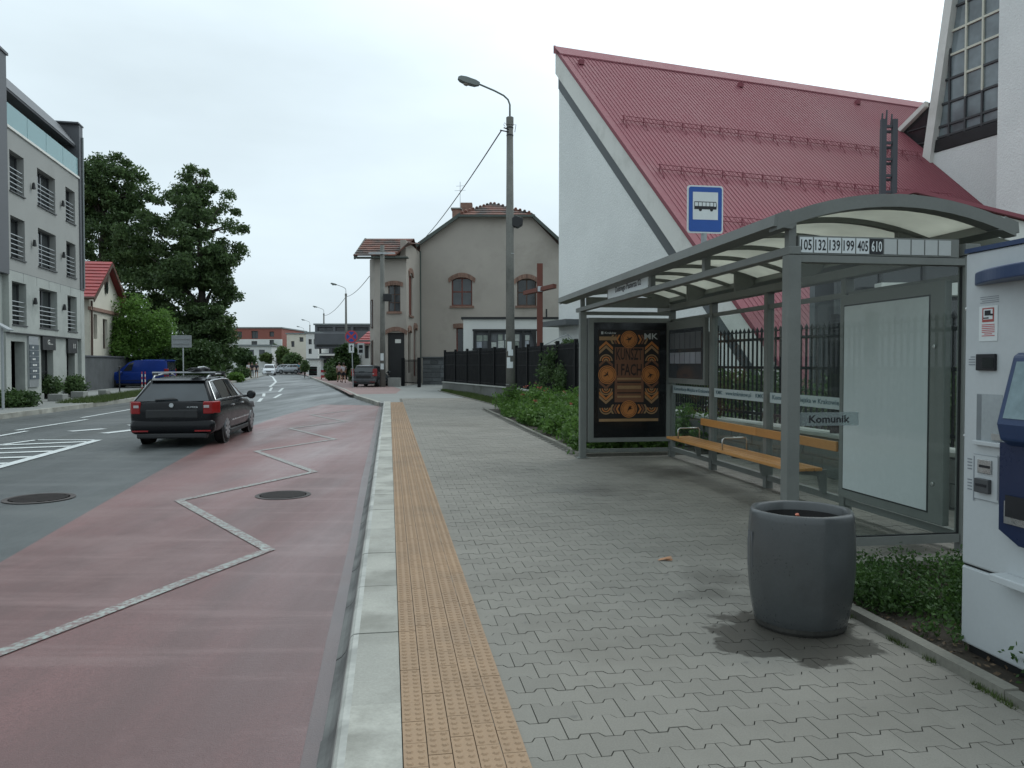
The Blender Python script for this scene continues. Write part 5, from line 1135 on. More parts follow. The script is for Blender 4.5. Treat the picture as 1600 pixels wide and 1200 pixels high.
pquad([(.02, .885), (.30, .885), (.30, .925), (.02, .925)], m_tan, .0009, 'caption_bar'); text('Kraków', 'lettering', m_pw, po_, PP(.2, .965, .001), Nn, UP, .035, .2); pquad([(.05, .95), (.085, .95), (.085, .98), (.05, .98)], m_pw, .001, 'crest_mark')
text('MK', 'lettering', m_pw, po_, PP(.86, .93, .001), Nn, UP, .10, .24); pquad([(.02, 0.0), (.98, 0), (.98, .03), (.02, .03)], m_tan, .0008, 'caption_bar')
S('end_header', m_al, S1 - .02, S1 + .02, WF + .06, WB - .06, 2.55, 2.72); 
# frosted case in the near bay
fc = S('frosted_case', m_al, bays[0] + .1, bays[1] - .06, WB - .12, WB - .055, .20, 2.31, **bv); S('frosted_glass', g_frost, bays[0] + .3, bays[1] - .15, WB - .127, WB - .1205, .30, 2.19, fc); S('pane_seal', m_seal, bays[0] + .285, bays[1] - .135, WB - .124, WB - .1202, .285, 2.205, fc)
for z in (.55, 1.75): MB().lathe([(.018, 0), (.018, .012), (.008, .014)], (0, 0, 0), 10).build('lock', m_chrome, None); o = bpy.data.objects[-1] if False else [q for q in bpy.data.objects if q.name.startswith('lock') and q.parent is None][-1]; o.parent = fc; o.location = ST(bays[0] + .22, WB - .121, z) - shl.location; o.rotation_euler = (0, R(-90), math.atan2(Nn.y, Nn.x))
# bench
be = thing('shelter_bench', ST(9.8, 4.45, 0), 'wooden slatted bench with steel arm loops inside the bus shelter', 'bench')
for k in range(4): S('seat_slat', m_bench, 7.92, 11.75, 4.22 + k * .098, 4.31 + k * .098, .43, .465, be, bevel=.005, seg=1)
S('back_slat', m_bench, 7.75, 9.6, 4.655, 4.685, .66, .765, be, bevel=.005, seg=1); S('back_slat', m_bench, 9.61, 11.45, 4.655, 4.685, .66, .765, be, bevel=.005, seg=1)
for s in (8.05, 9.45, 11.0, 11.6):
    MB().prism([ST(s - .02, 4.24, .428), ST(s - .02, 4.72, .428), ST(s - .02, 4.72, .16), ST(s - .02, 4.66, .16), ST(s - .02, 4.62, .36), ST(s - .02, 4.24, .40)], T * .04).build('bracket', m_al, be)
for s in (9.75, 11.35): MB().tube([ST(s, 4.26, .46), ST(s, 4.26, .60), ST(s, 4.29, .625), ST(s, 4.58, .625), ST(s, 4.6, .6), ST(s, 4.6, .46)], .011, 8).build('arm_loop', m_chrome, be, smooth=True)
for s in (8.2, 10.9): MB().tube([ST(s, 4.67, .70), ST(s, 4.72, .70)], .012, 6).build('back_bolt', m_chrome, be)
# stop name board on the front beam
nbd = S('stop_name_board', m_label, 9.46, 11.26, WF - .045, WF - .036, 2.55, 2.71)
text('Dobrego Pasterza 02', 'lettering', m_ink, nbd, ST(10.3, WF - .048, 2.635), -T, UP, .105, 1.15)
# line number board at the near end
ln = S('line_number_board', m_al, S0 - .03, S0 + .03, WF + .04, 4.66, 2.485, 2.635)
lines = ['105', '132', '139', '199', '405', '610', '', '', '', '', '']
for k, l in enumerate(lines):
    w = 3.285 + k * .124; mt = m_ink if l == '610' else (m_label if l else mk('blank_plate_%d' % k, (.40, .42, .41), .4, .05, 3, 30))
    pl = S('line_plate', mt, S0 - .037, S0 - .031, w - .056, w + .056, 2.498, 2.622, ln)
    if l: text(l, 'lettering', m_label if l == '610' else m_ink, pl, ST(S0 - .0385, w, 2.56), Nn, UP, .088, .094)
# bus stop sign standing on the shelter roof edge
sg = thing('bus_stop_sign', ST(7.73, WF - .1, 2.80), 'blue square bus stop sign with a black bus on the shelter roof edge', 'sign'); m_blue = mk('sign_blue', (.012, .075, .32), .35, .06, 2, 30); m_greyback = mk('sign_grey', (.30, .32, .33), .5, .08, 2, 30)
sw, sz, sS = WF - .03, 3.175, 7.70
def SP(x, z, o=0): return ST(sS - o, sw + x, sz + z)
def rrect(w, h, r, n=5):
    P = []
    for (cx, cz, a) in ((w / 2 - r, h / 2 - r, 0), (-w / 2 + r, h / 2 - r, 90), (-w / 2 + r, -h / 2 + r, 180), (w / 2 - r, -h / 2 + r, 270)):
        for k in range(n): t = R(a + 90 * k / (n - 1)); P.append((cx + r * math.cos(t), cz + r * math.sin(t)))
    return P
MB().tube([ST(7.73, WF - .03, 2.80), ST(7.73, WF - .03, 3.40)], .03, 10).build('post', m_greyback, sg)
MB().prism([SP(x, z) for x, z in rrect(.385, .485, .03)], T * .012).build('plate', m_label, sg); MB().prism([SP(x, z, .003) for x, z in rrect(.355, .455, .025)], T * .002).build('blue_field', m_blue, sg)
MB().prism([SP(x, z, .005) for x, z in ((-.135, -.105), (.135, -.105), (.135, .175), (-.135, .175))], T * .001).build('white_field', m_label, sg)
def bus(pts, mat, o, nm='bus_symbol'): MB().prism([SP(x, z, o) for x, z in pts], T * .0008).build(nm, mat, sg)
bus([(-.12, .0), (.118, .0), (.122, .03), (.116, .078), (-.12, .078)], m_ink, .0068)
for k in range(5): bus([(-.114 + k * .041, .032), (-.080 + k * .041, .032), (-.080 + k * .041, .07), (-.114 + k * .041, .07)], m_label, .0078, 'bus_window')
bus([(.092, .03), (.115, .03), (.110, .07), (.092, .07)], m_label, .0078, 'bus_window')
for x in (-.055, .065): bus([(x + .017 * math.cos(t * math.pi / 5), -.004 + .017 * math.sin(t * math.pi / 5)) for t in range(10)], m_ink, .0072, 'bus_wheel')

# ------------------------------------------------------------------ litter bin
m_bin = mk('bin_resin', (.062, .067, .068), .33, .1, 2.5, 60, bump=.15, bscale=70, spec=.5, dirt=(.05, .053, .054), dirtscale=3); m_binin = mk('bin_inner', (.02, .02, .02), .5, .2, 4, 40); m_grime = mk('bin_grime', (.035, .034, .03), .8, .4, 6, 40)
lbn = thing('litter_bin', (1.77, 4.8, 0), 'dark grey barrel-shaped concrete litter bin in front of the shelter', 'litter bin')
oct_ = lambda a: .72 + .28 * 1.04 * math.cos(math.pi / 8) / math.cos(((a - R(4)) % (math.pi / 4)) - math.pi / 8)
MB().lathe([(.250, 0), (.264, .012), (.287, .10), (.305, .22), (.316, .36), (.317, .48), (.312, .60), (.306, .67), (.303, .695), (.294, .712), (.278, .714), (.266, .70), (.260, .62), (.25, .12), (.0, .12)], (1.77, 4.8, 0), 128, squash=oct_, cap=False).build('body', m_bin, lbn, smooth=True)
MB().lathe([(.252, .66), (.246, .2), (.01, .2)], (1.77, 4.8, 0), 32, cap=False).build('liner', m_binin, lbn, smooth=True)
MB().lathe([(.254, -.004), (.271, .02), (.275, .045), (.262, .046)], (1.77, 4.8, 0), 64, squash=oct_).build('foot', m_grime, lbn)
MB().tube([(1.83, 4.9, .5), (1.76, 4.84, .67)], .012, 7).build('bottle_neck', mk('orange_plastic', (.4, .1, .05), .4), lbn)
lr = MB(); 
for k in range(9):
    t = R(186) + k * R(.0); z = .30 + k * .035
lab = MB().quad(*[(1.77 + .318 * math.cos(t), 4.8 + .318 * math.sin(t), z) for t, z in ((R(177), .36), (R(190), .36), (R(190), .58), (R(177), .58))]).build('sticker', m_dark, lbn)
# crumpled leaf on the pavement
lf = MB(); c = G(1040, 877)
for k in range(5): a = random.uniform(0, 3.1); lf.quad((c.x + .05 * math.cos(a) - .03 * k / 5, c.y + .03 * math.sin(a), .006), (c.x + .06, c.y + .01 * k, .02 + .004 * k), (c.x + .03 * math.cos(a + 2), c.y + .05, .012), (c.x - .06, c.y + .02, .007))
tag(lf.build('paper_scrap', mk('scrap', (.42, .22, .12), .7, .2, 20, 60)), 'small crumpled brown paper scrap on the grey pavers', 'litter')

# ------------------------------------------------------------------ ticket machine
m_tm = mk('machine_white', (.46, .49, .50), .36, .04, 1.5, 40, spec=.5, dirt=(.41, .435, .445), dirtscale=1.2); m_navy = mk('machine_blue', (.018, .040, .105), .35, .08, 2, 40, spec=.5); m_navy2 = mk('machine_navy', (.012, .022, .06), .3, .1, 2, 40)
tm_ = thing('ticket_machine', ST(4.0, 3.4, 0), 'white ticket vending machine with blue screen surround at the right edge', 'ticket machine')
TW = 3.08; ts1 = ST.on(TW, 1505, 700)[0]; ts0 = ts1 - 1.05
def TR(x, y, o=0): return ST.on(TW - o, x, y)
def box_px(name, mat, x0, y0, x1, y1, o0, o1, par=None, **k):     # raised panel on the machine front
    a1, z1 = TR(x0, y0); a0, z0 = TR(x1, y1); z1b = TR((x0 + x1) / 2, y0)[1]; z0b = TR((x0 + x1) / 2, y1)[1]
    return hx(name, mat, par or tm_, ST, min(a0, a1), max(a0, a1), TW - o1, TW - o0, z0b, z1b, **k)
zs0 = TR(1505, 880)[1]
hx('lower_cabinet', m_tm, tm_, ST, ts0, ts1, TW, TW + .62, .06, zs0 - .008, bevel=.012); hx('upper_cabinet', m_tm, tm_, ST, ts0, ts1, TW, TW + .62, zs0 + .002, 2.20, bevel=.012)
hx('plinth', m_black, tm_, ST, ts0 + .03, ts1 - .03, TW + .03, TW + .6, -.02, .06); hx('seam', m_black, tm_, ST, ts0 + .01, ts1 - .01, TW + .01, TW + .6, zs0 - .008, zs0 + .002)
MB().prism([ST(ts0, TW - .01, 2.201), ST(ts0, TW + .66, 2.201), ST(ts0, TW + .66, 2.24), ST(ts0, TW + .2, 2.245), ST(ts0, TW - .01, 2.225)], T * (ts1 - ts0)).build('top_cap', m_navy, tm_)
za = TR(1525, 430)[1]; mb = MB(); n = 28; P0 = []
for k in range(n + 1):
    f = k / n; a = ts1 - .07 - f * .95; o = .15 * math.sin(math.pi * f) ** .8 if 0 < f < 1 else 0
    P0.append((a, o))
mb.prism([ST(a, TW - .002 - o, za - .06) for a, o in P0], (0, 0, .07)).build('blue_visor', m_navy, tm_, bevel=.008)
st = box_px('camera_notice', m_label, 1531, 478, 1559, 533, .001, .003); box_px('red_picture', mk('notice_red', (.33, .07, .06), .5), 1536, 481, 1554, 503, .0035, .0045, st); box_px('camera_symbol', m_ink, 1540, 485, 1549, 493, .005, .006, st); box_px('camera_symbol', m_ink, 1549, 490, 1553, 493, .005, .006, st); box_px('camera_symbol', m_ink, 1538, 496, 1546, 498, .005, .006, st); box_px('picture_pale', m_label, 1538, 483, 1552, 499, .0042, .0048, st)
m_redink = mk('red_ink', (.45, .10, .11), .5)
for k in range(7): box_px('print_line', m_redink, 1535 + (4 if k in (5,) else 0), 506.5 + k * 2.9, 1555 - (4 if k == 5 else 0), 507.8 + k * 2.9, .0035, .0042, st)
m_grink = mk('grey_ink', (.2, .22, .24), .5)
for k in range(4): box_px('print_line', m_grink, 1532 + (3 if k == 2 else 0), 463 + k * 3, 1561, 464 + k * 3, .0008, .0016)
cr = box_px('card_reader', m_ink, 1529, 553, 1558, 579, .0, .018, bevel=.004); box_px('reader_window', g_shop, 1540, 559, 1557, 575, .0185, .022, cr)
for k in range(4): box_px('print_line', m_grink, 1514 + (3 if k == 0 else 0), 557 + k * 4, 1524, 558.5 + k * 4, .0008, .0016)
# tray niche as flat panels, its side shadow painted as a darker strip
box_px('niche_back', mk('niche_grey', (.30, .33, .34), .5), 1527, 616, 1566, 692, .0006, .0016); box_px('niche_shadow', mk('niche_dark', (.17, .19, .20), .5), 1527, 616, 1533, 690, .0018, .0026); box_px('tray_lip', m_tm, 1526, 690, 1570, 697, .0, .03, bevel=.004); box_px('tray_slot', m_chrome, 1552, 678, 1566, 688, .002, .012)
# screen housing: slanted prism that stands out of the front
def tpt(s, o, z): return ST(s, TW - o, z)
zA, zB = TR(1585, 556)[1], TR(1585, 692)[1]; sA = TR(1590, 600)[0]
sh_ = MB().prism([tpt(sA, 0, zA + .02), tpt(sA, .03, zA), tpt(sA, .12, zB + .10), tpt(sA, .10, zB + .02), tpt(sA, 0, zB - .04)], T * -.52).build('screen_housing', m_navy, tm_, bevel=.012)
m_screen = mk('screen_glass', (.20, .27, .29), .12, .2, 3, 20, spec=.6)
MB().prism([tpt(sA - .04, .0385, zA - .03), tpt(sA - .475, .0385, zA - .03), tpt(sA - .475, .1125, zB + .13), tpt(sA - .04, .1125, zB + .13)], tpt(0, .004, .001) - tpt(0, 0, 0)).build('screen', m_screen, sh_)
a1, z1 = TR(1574, 826); z2 = TR(1574, 690)[1]; MB().prism([tpt(a1, .001, z2), tpt(a1, .001, z1), tpt(a1 - .13, .001, z1 - .06), tpt(a1 - .5, .001, z1 - .06), tpt(a1 - .5, .001, z2)], tpt(0, .05, 0) - tpt(0, 0, 0)).build('blue_panel', m_navy2, tm_)
box_px('ticket_tray', m_chrome, 1585, 790, 1660, 826, .051, .06); box_px('ticket_opening', m_ink, 1588, 780, 1660, 815, .0605, .064)
pl = box_px('coin_plate', m_tm, 1523, 712, 1561, 782, .001, .006); box_px('coin_slot', m_chrome, 1531, 718, 1552, 740, .0065, .016, pl, bevel=.003); box_px('coin_slit', m_ink, 1534, 727, 1551, 731, .0165, .018, pl); box_px('note_slot', m_frame, 1529, 748, 1551, 770, .0065, .03, pl, bevel=.004); box_px('slot_gap', m_ink, 1532, 756, 1549, 760, .0305, .032, pl)
for (a0, a1, b0, b1) in ((1523, 1523.6, 712, 782), (1560.5, 1561, 712, 782), (1523, 1561, 711.5, 712.2), (1523, 1561, 781.5, 782.2)): box_px('plate_edge', m_grink, a0, b0, a1, b1, .0062, .0068, pl)
for (x, y) in ((1515, 716), (1515, 748)):
    for k in range(4): box_px('print_line', m_grink, x - 3, y + k * 5, x + 4, y + 2 + k * 5, .0008, .0016)
hx('shelf', m_tm, tm_, ST, ts0, TR(1572, 890)[0], TW - .10, TW, zs0 - .01, zs0 + .03, bevel=.006)
for z in (1.2, 1.9): MB().tube([ST(ts1 - .0, TW + .02, z), ST(ts1 + .012, TW + .02, z)], .012, 8).build('hinge', m_chrome, tm_)

# ------------------------------------------------------------------ lamp posts and poles
m_pole = mk('pole_concrete', (.17, .17, .155), .9, .22, 1.2, 20, bump=.5, bscale=25, bdist=.01, dirt=(.11, .112, .10), dirtscale=1.5); m_lampg = mk('lamp_grey', (.16, .18, .17), .5, .12, 3, 30)
def lamp_post(label, X, Y, top=9.65, k=1.0, near=False):
    t = thing('street_lamp', (X, Y, 0), label, 'street lamp', 'concrete street lamps along the road')
    MB().tube([(X + .03, Y, -.1), (X, Y, top * .5), (X, Y, top)], [.155, .135, .105], 14).build('pole', m_pole, t, smooth=True)
    MB().lathe([(.125, -.25), (.125, 0), (.10, .02)], (X, Y, top), 12).build('pole_cap', m_pole, t)
    dx, dy = -1.0, -.25
    P = [(X, Y, top), (X, Y, top + .42), (X + dx * .06, Y + dy * .06, top + .58), (X + dx * .2, Y + dy * .2, top + .70), (X + dx * .5, Y + dy * .5, top + .83), (X + dx, Y + dy, top + 1.0)]
    MB().tube(P, .03, 8).build('arm', m_lampg, t, smooth=True)
    e = Vector(P[-1]); d = Vector((-.97, -.18, .19)).normalized(); sd = Vector((.18, -.97, 0)).normalized(); up = d.cross(sd) * -1
    if up.z < 0: up = -up
    def q(a, b, c): return e + d * a + sd * b + up * c
    mb = MB(); secs = ((-.02, .06, -.05, .06), (.12, .11, -.10, .09), (.45, .14, -.10, .11), (.62, .12, -.06, .10), (.70, .07, -.02, .06))
    for (a, w, z0, z1) in secs: pass
    vv = []; 
    for (a, w, z0, z1) in secs: vv += [q(a, -w, z0), q(a, w, z0), q(a, w * .8, z1), q(a, -w * .8, z1)]
    fs = [(i * 4 + j, i * 4 + (j + 1) % 4, i * 4 + 4 + (j + 1) % 4, i * 4 + 4 + j) for i in range(4) for j in range(4)] + [(3, 2, 1, 0), (16, 17, 18, 19)]
    MB().add(vv, fs).build('luminaire', m_lampg, t, bevel=.015)
    MB().lathe([(.02, -.17), (.09, -.13), (.11, -.09), (.0, -.09)], q(.42, 0, 0), 12).build('lamp_bowl', mk('lamp_bowl', (.3, .28, .25), .25) if near else m_lampg, t)
    if near:
        for z in (top - .35, top - .6): MB().lathe([(.116, 0), (.12, .01), (.12, .03), (.116, .04)], (X, Y, z), 12).build('band', m_black, t)
        for (dz, l) in ((-.42, .2), (-.5, .32)): MB().tube([(X, Y - .08, top + dz), (X - l, Y - .12, top + dz + .06)], .02, 6).build('insulator', m_black, t)
        MB().tube([(X - .12, Y - .1, top - .25), (X - .17, Y - .12, top - .2), (X - .2, Y - .12, top - .27), (X - .15, Y - .1, top - .32)], .008, 5).build('cable_loop', m_black, t)
        MB().tube([(X + .1, Y - .1, top - .26), (X + .2, Y - .1, top - .26), (X + .16, Y - .1, top - .5)], .01, 5).build('cable_loop', m_black, t)
        for z in (5.2, 2.0, 3.3, .9): MB().lathe([(.15 - z * .004, 0), (.152 - z * .004, .02)], (X + .01, Y, z), 14).build('band', m_steel, t)
    return t
lamp_post('nearest tall concrete street lamp with papers stuck on its pole, beside the flower bed', -.07, 26, near=True)
lamp_post('second street lamp, right of the billboard by the brown house', -19.15, 91); lamp_post('third street lamp, before the dark office block', -30.3, 127); lamp_post('fourth street lamp, smaller, before the pale house', -42.3, 165); lamp_post('farthest street lamp above the far road end', -51.5, 195)
nt_ = [(.32, 2.35, .20, .30), (.30, 2.02, .24, .28), (.34, 1.65, .22, .22), (.22, 1.9, .12, .2)]
for i, (a, z, w, h) in enumerate(((-1.75, 2.02, .15, .30), (-1.45, 1.86, .17, .2), (-1.62, 1.45, .22, .21), (-1.95, 1.66, .12, .14))):
    r_ = .158; mb = MB(); n = 4; vv = []
    for k in range(n + 1): t = a + (k / n - .5) * w / r_; vv += [(-.06 + r_ * math.cos(t), 26 + r_ * math.sin(t), z), (-.06 + r_ * math.cos(t), 26 + r_ * math.sin(t), z + h)]
    mb.add(vv, [(2 * k, 2 * k + 2, 2 * k + 3, 2 * k + 1) for k in range(n)])
    tag(mb.build('paper_notice', m_label), ('upper tall white paper', 'small white paper overlapping the upper one', 'lowest square white paper', 'narrow white paper at the left')[i] + ' stuck on the nearest concrete lamp pole', 'notice', 'papers stuck on the lamp pole')
bx_ = thing('pole_loudspeaker', PD(808, 347, 26), 'dark loudspeaker box clamped on the nearest lamp pole', 'loudspeaker'); c = PD(808, 347, 26)
MB().prism([(c.x - .22, 25.9, c.z - .12), (c.x + .02, 25.9, c.z - .2), (c.x + .18, 25.9, c.z - .1), (c.x + .2, 25.9, c.z + .12), (c.x - .05, 25.9, c.z + .2), (c.x - .2, 25.9, c.z + .1)], (0, .25, 0)).build('housing', m_black, bx_, bevel=.02); MB().tube([(-.06, 26, c.z), (c.x, 26, c.z)], .03, 6).build('bracket', m_black, bx_)
wp = thing('utility_pole', (PD(598, 560, 54).x, 54, 0), 'slim grey utility pole with a box in front of the brown house', 'pole'); X = PD(598, 560, 54).x
MB().tube([(X, 54, -.1), (X, 54, bz(384, 54))], [.2, .14], 12).build('pole', m_pole, wp, smooth=True); c = PD(606, 466, 53.7); hx('box', m_black, wp, W0, c.x - .3, c.x + .3, 53.5, 53.8, c.z - .22, c.z + .3, bevel=.05); hx('crossarm', m_steel, wp, W0, X - .9, X + .9, 53.75, 53.85, bz(398, 54), bz(396, 54)); 
for (z, h) in ((1.5, .5), (.9, .4)): hx('poster_scrap', m_label, wp, W0, X - .12, X + .1, 53.79, 53.8, z + .3, z + .3 + h)
def cable(label, P, Q, sag, r=.012):
    P, Q = Vector(P), Vector(Q); tag(MB().tube([P.lerp(Q, k / 10) - Vector((0, 0, sag * 4 * (k / 10) * (1 - k / 10))) for k in range(11)], r, 5).build('overhead_cable', m_black), label, 'cable', 'overhead cables')
cable('overhead cable from the nearest lamp pole to the brown house eave', (-.35, 25.9, 9.2), (bx(655, 63), 63, bz(382, 63)), .3, .022)
cable('overhead cable from the brown house to the second street lamp', (bx(578, 57), 57, bz(432, 57)), (-19.1, 91, 9.3), .3, .025); cable('overhead cable between second and third street lamps', (-19.15, 91, 9.3), (-30.3, 127, 9.3), .5, .03)

# ------------------------------------------------------------------ traffic signs
ns = thing('no_stopping_sign', (G(549, 606).x, 52.5, 0), 'round blue no stopping sign with red ring and small plate on a post', 'sign'); c = PD(549, 526, 52.5); m_rred = mk('sign_red', (.42, .05, .06), .4, .08, 2, 30)
MB().tube([(c.x + .08, 52.6, -.1), (c.x, 52.6, c.z)], .035, 8).build('post', m_greyback, ns)
def disc_y(r, z0, z1, mat, nm): MB().lathe([(r, z0), (r, z1)], (c.x, 52.5, c.z), 32, 'y').build(nm, mat, ns)
disc_y(.42, 0, .02, m_rred, 'red_disc'); disc_y(.335, -.006, -.002, m_blue, 'blue_disc')
for s in (-1, 1):
    d = .27; w = .045; MB().prism([(c.x - d - w, 52.49 - .003 * s, c.z + s * (-d + w)), (c.x - d + w, 52.49 - .003 * s, c.z + s * (-d - w)), (c.x + d + w, 52.49 - .003 * s, c.z + s * (d - w)), (c.x + d - w, 52.49 - .003 * s, c.z + s * (d + w))], (0, .002, 0)).build('red_bar', m_rred, ns)
p, q = PD(545, 551, 52.5), PD(553, 537, 52.5); pl = hx('plate', m_label, ns, W0, p.x, q.x, 52.5, 52.52, p.z, q.z); hx('arrow', m_ink, pl, W0, c.x - .03, c.x + .03, 52.495, 52.4995, p.z + .12, q.z - .12)
MB().prism([(c.x - .09, 52.494, q.z - .2), (c.x + .09, 52.494, q.z - .2), (c.x, 52.494, q.z - .07)], (0, .003, 0)).build('arrow', m_ink, pl)
pb = thing('pictogram_board', (PD(564, 560, 66).x, 66, 0), 'white board with dark pictograms left of the brown house', 'sign'); p, q = PD(559, 554, 66), PD(569, 536, 66)
hx('panel', m_label, pb, W0, p.x, q.x, 66, 66.05, p.z, q.z); MB().tube([((p.x + q.x) / 2, 66.1, 0), ((p.x + q.x) / 2, 66.1, q.z)], .04, 6).build('post', m_steel, pb)
for z in (.3, .68): hx('pictogram', m_ink, pb, W0, p.x + .1, p.x + .42, 65.985, 65.999, p.z + z * (q.z - p.z) - .14, p.z + z * (q.z - p.z) + .14)
gs = thing('sign_back', (PD(286, 590, 46).x, 46, 0), 'grey back of a rectangular road sign under the left trees', 'sign'); p, q = PD(268, 543, 46), PD(299, 524, 46)
hx('panel', m_greyback, gs, W0, p.x, q.x, 46, 46.03, p.z, q.z, bevel=.01); MB().tube([(PD(286, 590, 46).x, 46.06, 0), (PD(286, 590, 46).x, 46.06, q.z)], .035, 8).build('post', m_steel, gs)
for z in (.3, .7): hx('rib', m_steel, gs, W0, p.x + .1, q.x - .1, 45.97, 45.999, p.z + z * (q.z - p.z) - .02, p.z + z * (q.z - p.z) + .02)
sp_ = thing('slim_sign_post', G(5, 640), 'slim grey post with small canopy bracket at the left edge', 'post'); c = G(5, 640)
MB().tube([(c.x, c.y, -.05), (c.x, c.y, PD(4, 507, c.y).z)], .045, 8).build('post', m_greyback, sp_); t_ = PD(4, 507, c.y); MB().prism([(t_.x - .05, c.y, t_.z + .05), (t_.x + .35, c.y + .05, t_.z - .18), (t_.x + .33, c.y + .05, t_.z - .22), (t_.x - .07, c.y, t_.z)], (0, -.3, 0)).build('canopy', m_greyback, sp_)
for i, (x, y, l) in enumerate(((102, 615, 'thin black post on the verge by the right shop door'), (187, 612, 'thin black post on the verge before the blue van'))):
    c = G(x, y); t_ = thing('verge_post', c, l, 'post', 'thin black posts on the verge'); MB().tube([c, c + Vector((0, 0, 1.35))], .035, 8).build('shaft', m_black, t_); MB().lathe([(.05, 0), (.06, .05), (.02, .1)], c + Vector((0, 0, 1.35)), 8).build('cap', m_black, t_)
for i, (x, l) in enumerate(((222, 'left red and white striped bollard by the blue van'), (227, 'right red and white striped bollard by the blue van'))):
    c = G(x, 611); t_ = thing('striped_bollard', c, l, 'bollard', 'striped bollards'); MB().lathe([(.16, 0), (.12, .06), (.05, .08)], c, 12).build('foot', m_black, t_)
    for k in range(7): MB().lathe([(.03, 0), (.03, .149)], c + Vector((0, 0, .08 + k * .15)), 10).build('stripe', m_rred if k % 2 == 0 else m_label, t_)
for i, (x0_, x1_, y, l) in enumerate(((42, 60, 626, 'leftmost low concrete block on the verge'), (74, 98, 627, 'low concrete block with weeds below the dark shrubs'), (110, 130, 622, 'low concrete block right of the thin black post'), (153, 166, 619, 'rightmost low concrete block on the verge'))):
    p, q = G(x0_, y), G(x1_, y); o = MB().hexa(W0, p.x, q.x, p.y, p.y + .45, -.02, .3).build('concrete_block', m_conc, None, bevel=.03); tag(o, l, 'concrete block', 'concrete blocks on the verge')
for i, (x, y, D, l) in enumerate(((509, 584, 80, 'red and white barrier by the second street lamp'), (489, 580, 96, 'red and white barrier beyond the kiosk'))):
    c = PD(x, y, D); t_ = thing('road_barrier', (c.x, D, 0), l, 'barrier', 'red and white barriers')
    for k in range(4): hx('board', m_rred if k % 2 == 0 else m_label, t_, W0, c.x - .5, c.x + .5, D, D + .12, .15 + k * .27, .41 + k * .27)
    for s in (-.45, .45): hx('leg', m_black, t_, W0, c.x + s - .04, c.x + s + .04, D + .02, D + .1, 0, .15)
# ------------------------------------------------------------------ vehicles (x forward, y left, z up, origin under the rear axle)
def mk_paint(name, col, rough=.22, metal=.0):
    m, nt, b = nodes(name); pos = position(nt); nt.links.new(scalec(nt, tuple(col), mapr(nt, noise(nt, pos, 3, 3), .3, .7, .9, 1.1)), b.inputs['Base Color'])
    nt.links.new(mapr(nt, noise(nt, pos, 6, 4), .3, .7, rough, rough + .12), b.inputs['Roughness']); b.inputs['Metallic'].default_value = metal; b.inputs['Coat Weight'].default_value = .05; b.inputs['Specular IOR Level'].default_value = .22; b.inputs['Coat Roughness'].default_value = .08; return m
pt_black = mk_paint('car_paint_black', (.006, .0065, .008), .16); pt_white = mk_paint('car_paint_white', (.62, .64, .66)); pt_grey = mk_paint('car_paint_grey', (.075, .08, .085)); pt_silver = mk_paint('car_paint_silver', (.34, .36, .38), .25, .3); pt_blue = mk_paint('van_paint_blue', (.010, .035, .20), .3)
g_car = mk_opaque_glass('car_glass', (.015, .018, .02), .05, .6); g_rear = mk_opaque_glass('car_rear_glass', (.03, .036, .04), .1, .6); m_tyre = mk('tyre', (.014, .014, .014), .8, .2, 8, 60); m_rim = mk('rim', (.36, .37, .38), .35, .1, 5, 40, metal=.7)
m_tail = mk('tail_light', (.24, .010, .012), .15, .15, 6, 30, spec=.6); m_clear = mk('clear_lens', (.42, .40, .40), .15, .1, 6, 30, spec=.6); m_plastic = mk('trim_plastic', (.02, .021, .022), .55, .1, 5, 30); m_badge = mk('badge_chrome', (.5, .52, .53), .25, .05, 5, 30, metal=.8)
ESTATE = dict(body=[(-1.07, .40, .62, .60, .70, .78, .66, .84), (-1.02, .30, .78, .62, .85, .90, .80, .97), (-.80, .24, .86, .62, .905, .95, .86, 1.0), (0, .22, .88, .62, .912, .95, .87, 1.0), (1.4, .20, .88, .60, .912, .94, .87, .99), (2.3, .20, .88, .58, .905, .92, .84, .97), (3.0, .22, .86, .56, .90, .84, .78, .89), (3.6, .26, .78, .52, .82, .72, .66, .77), (3.78, .36, .60, .50, .66, .60, .50, .66)],
              house=[(-1.0, .94, .80, -.50, 1.39, .555), (-.35, .96, .85, -.24, 1.43, .585), (.6, .96, .86, .6, 1.46, .605), (1.35, .95, .855, 1.15, 1.44, .595), (2.45, .93, .79, 1.60, 1.37, .55)], wb=2.76, r=.33, rear=-1.07, win=[(.28, .95), (1.03, 1.95), (2.05, 2.9), (3.05, 3.55)])
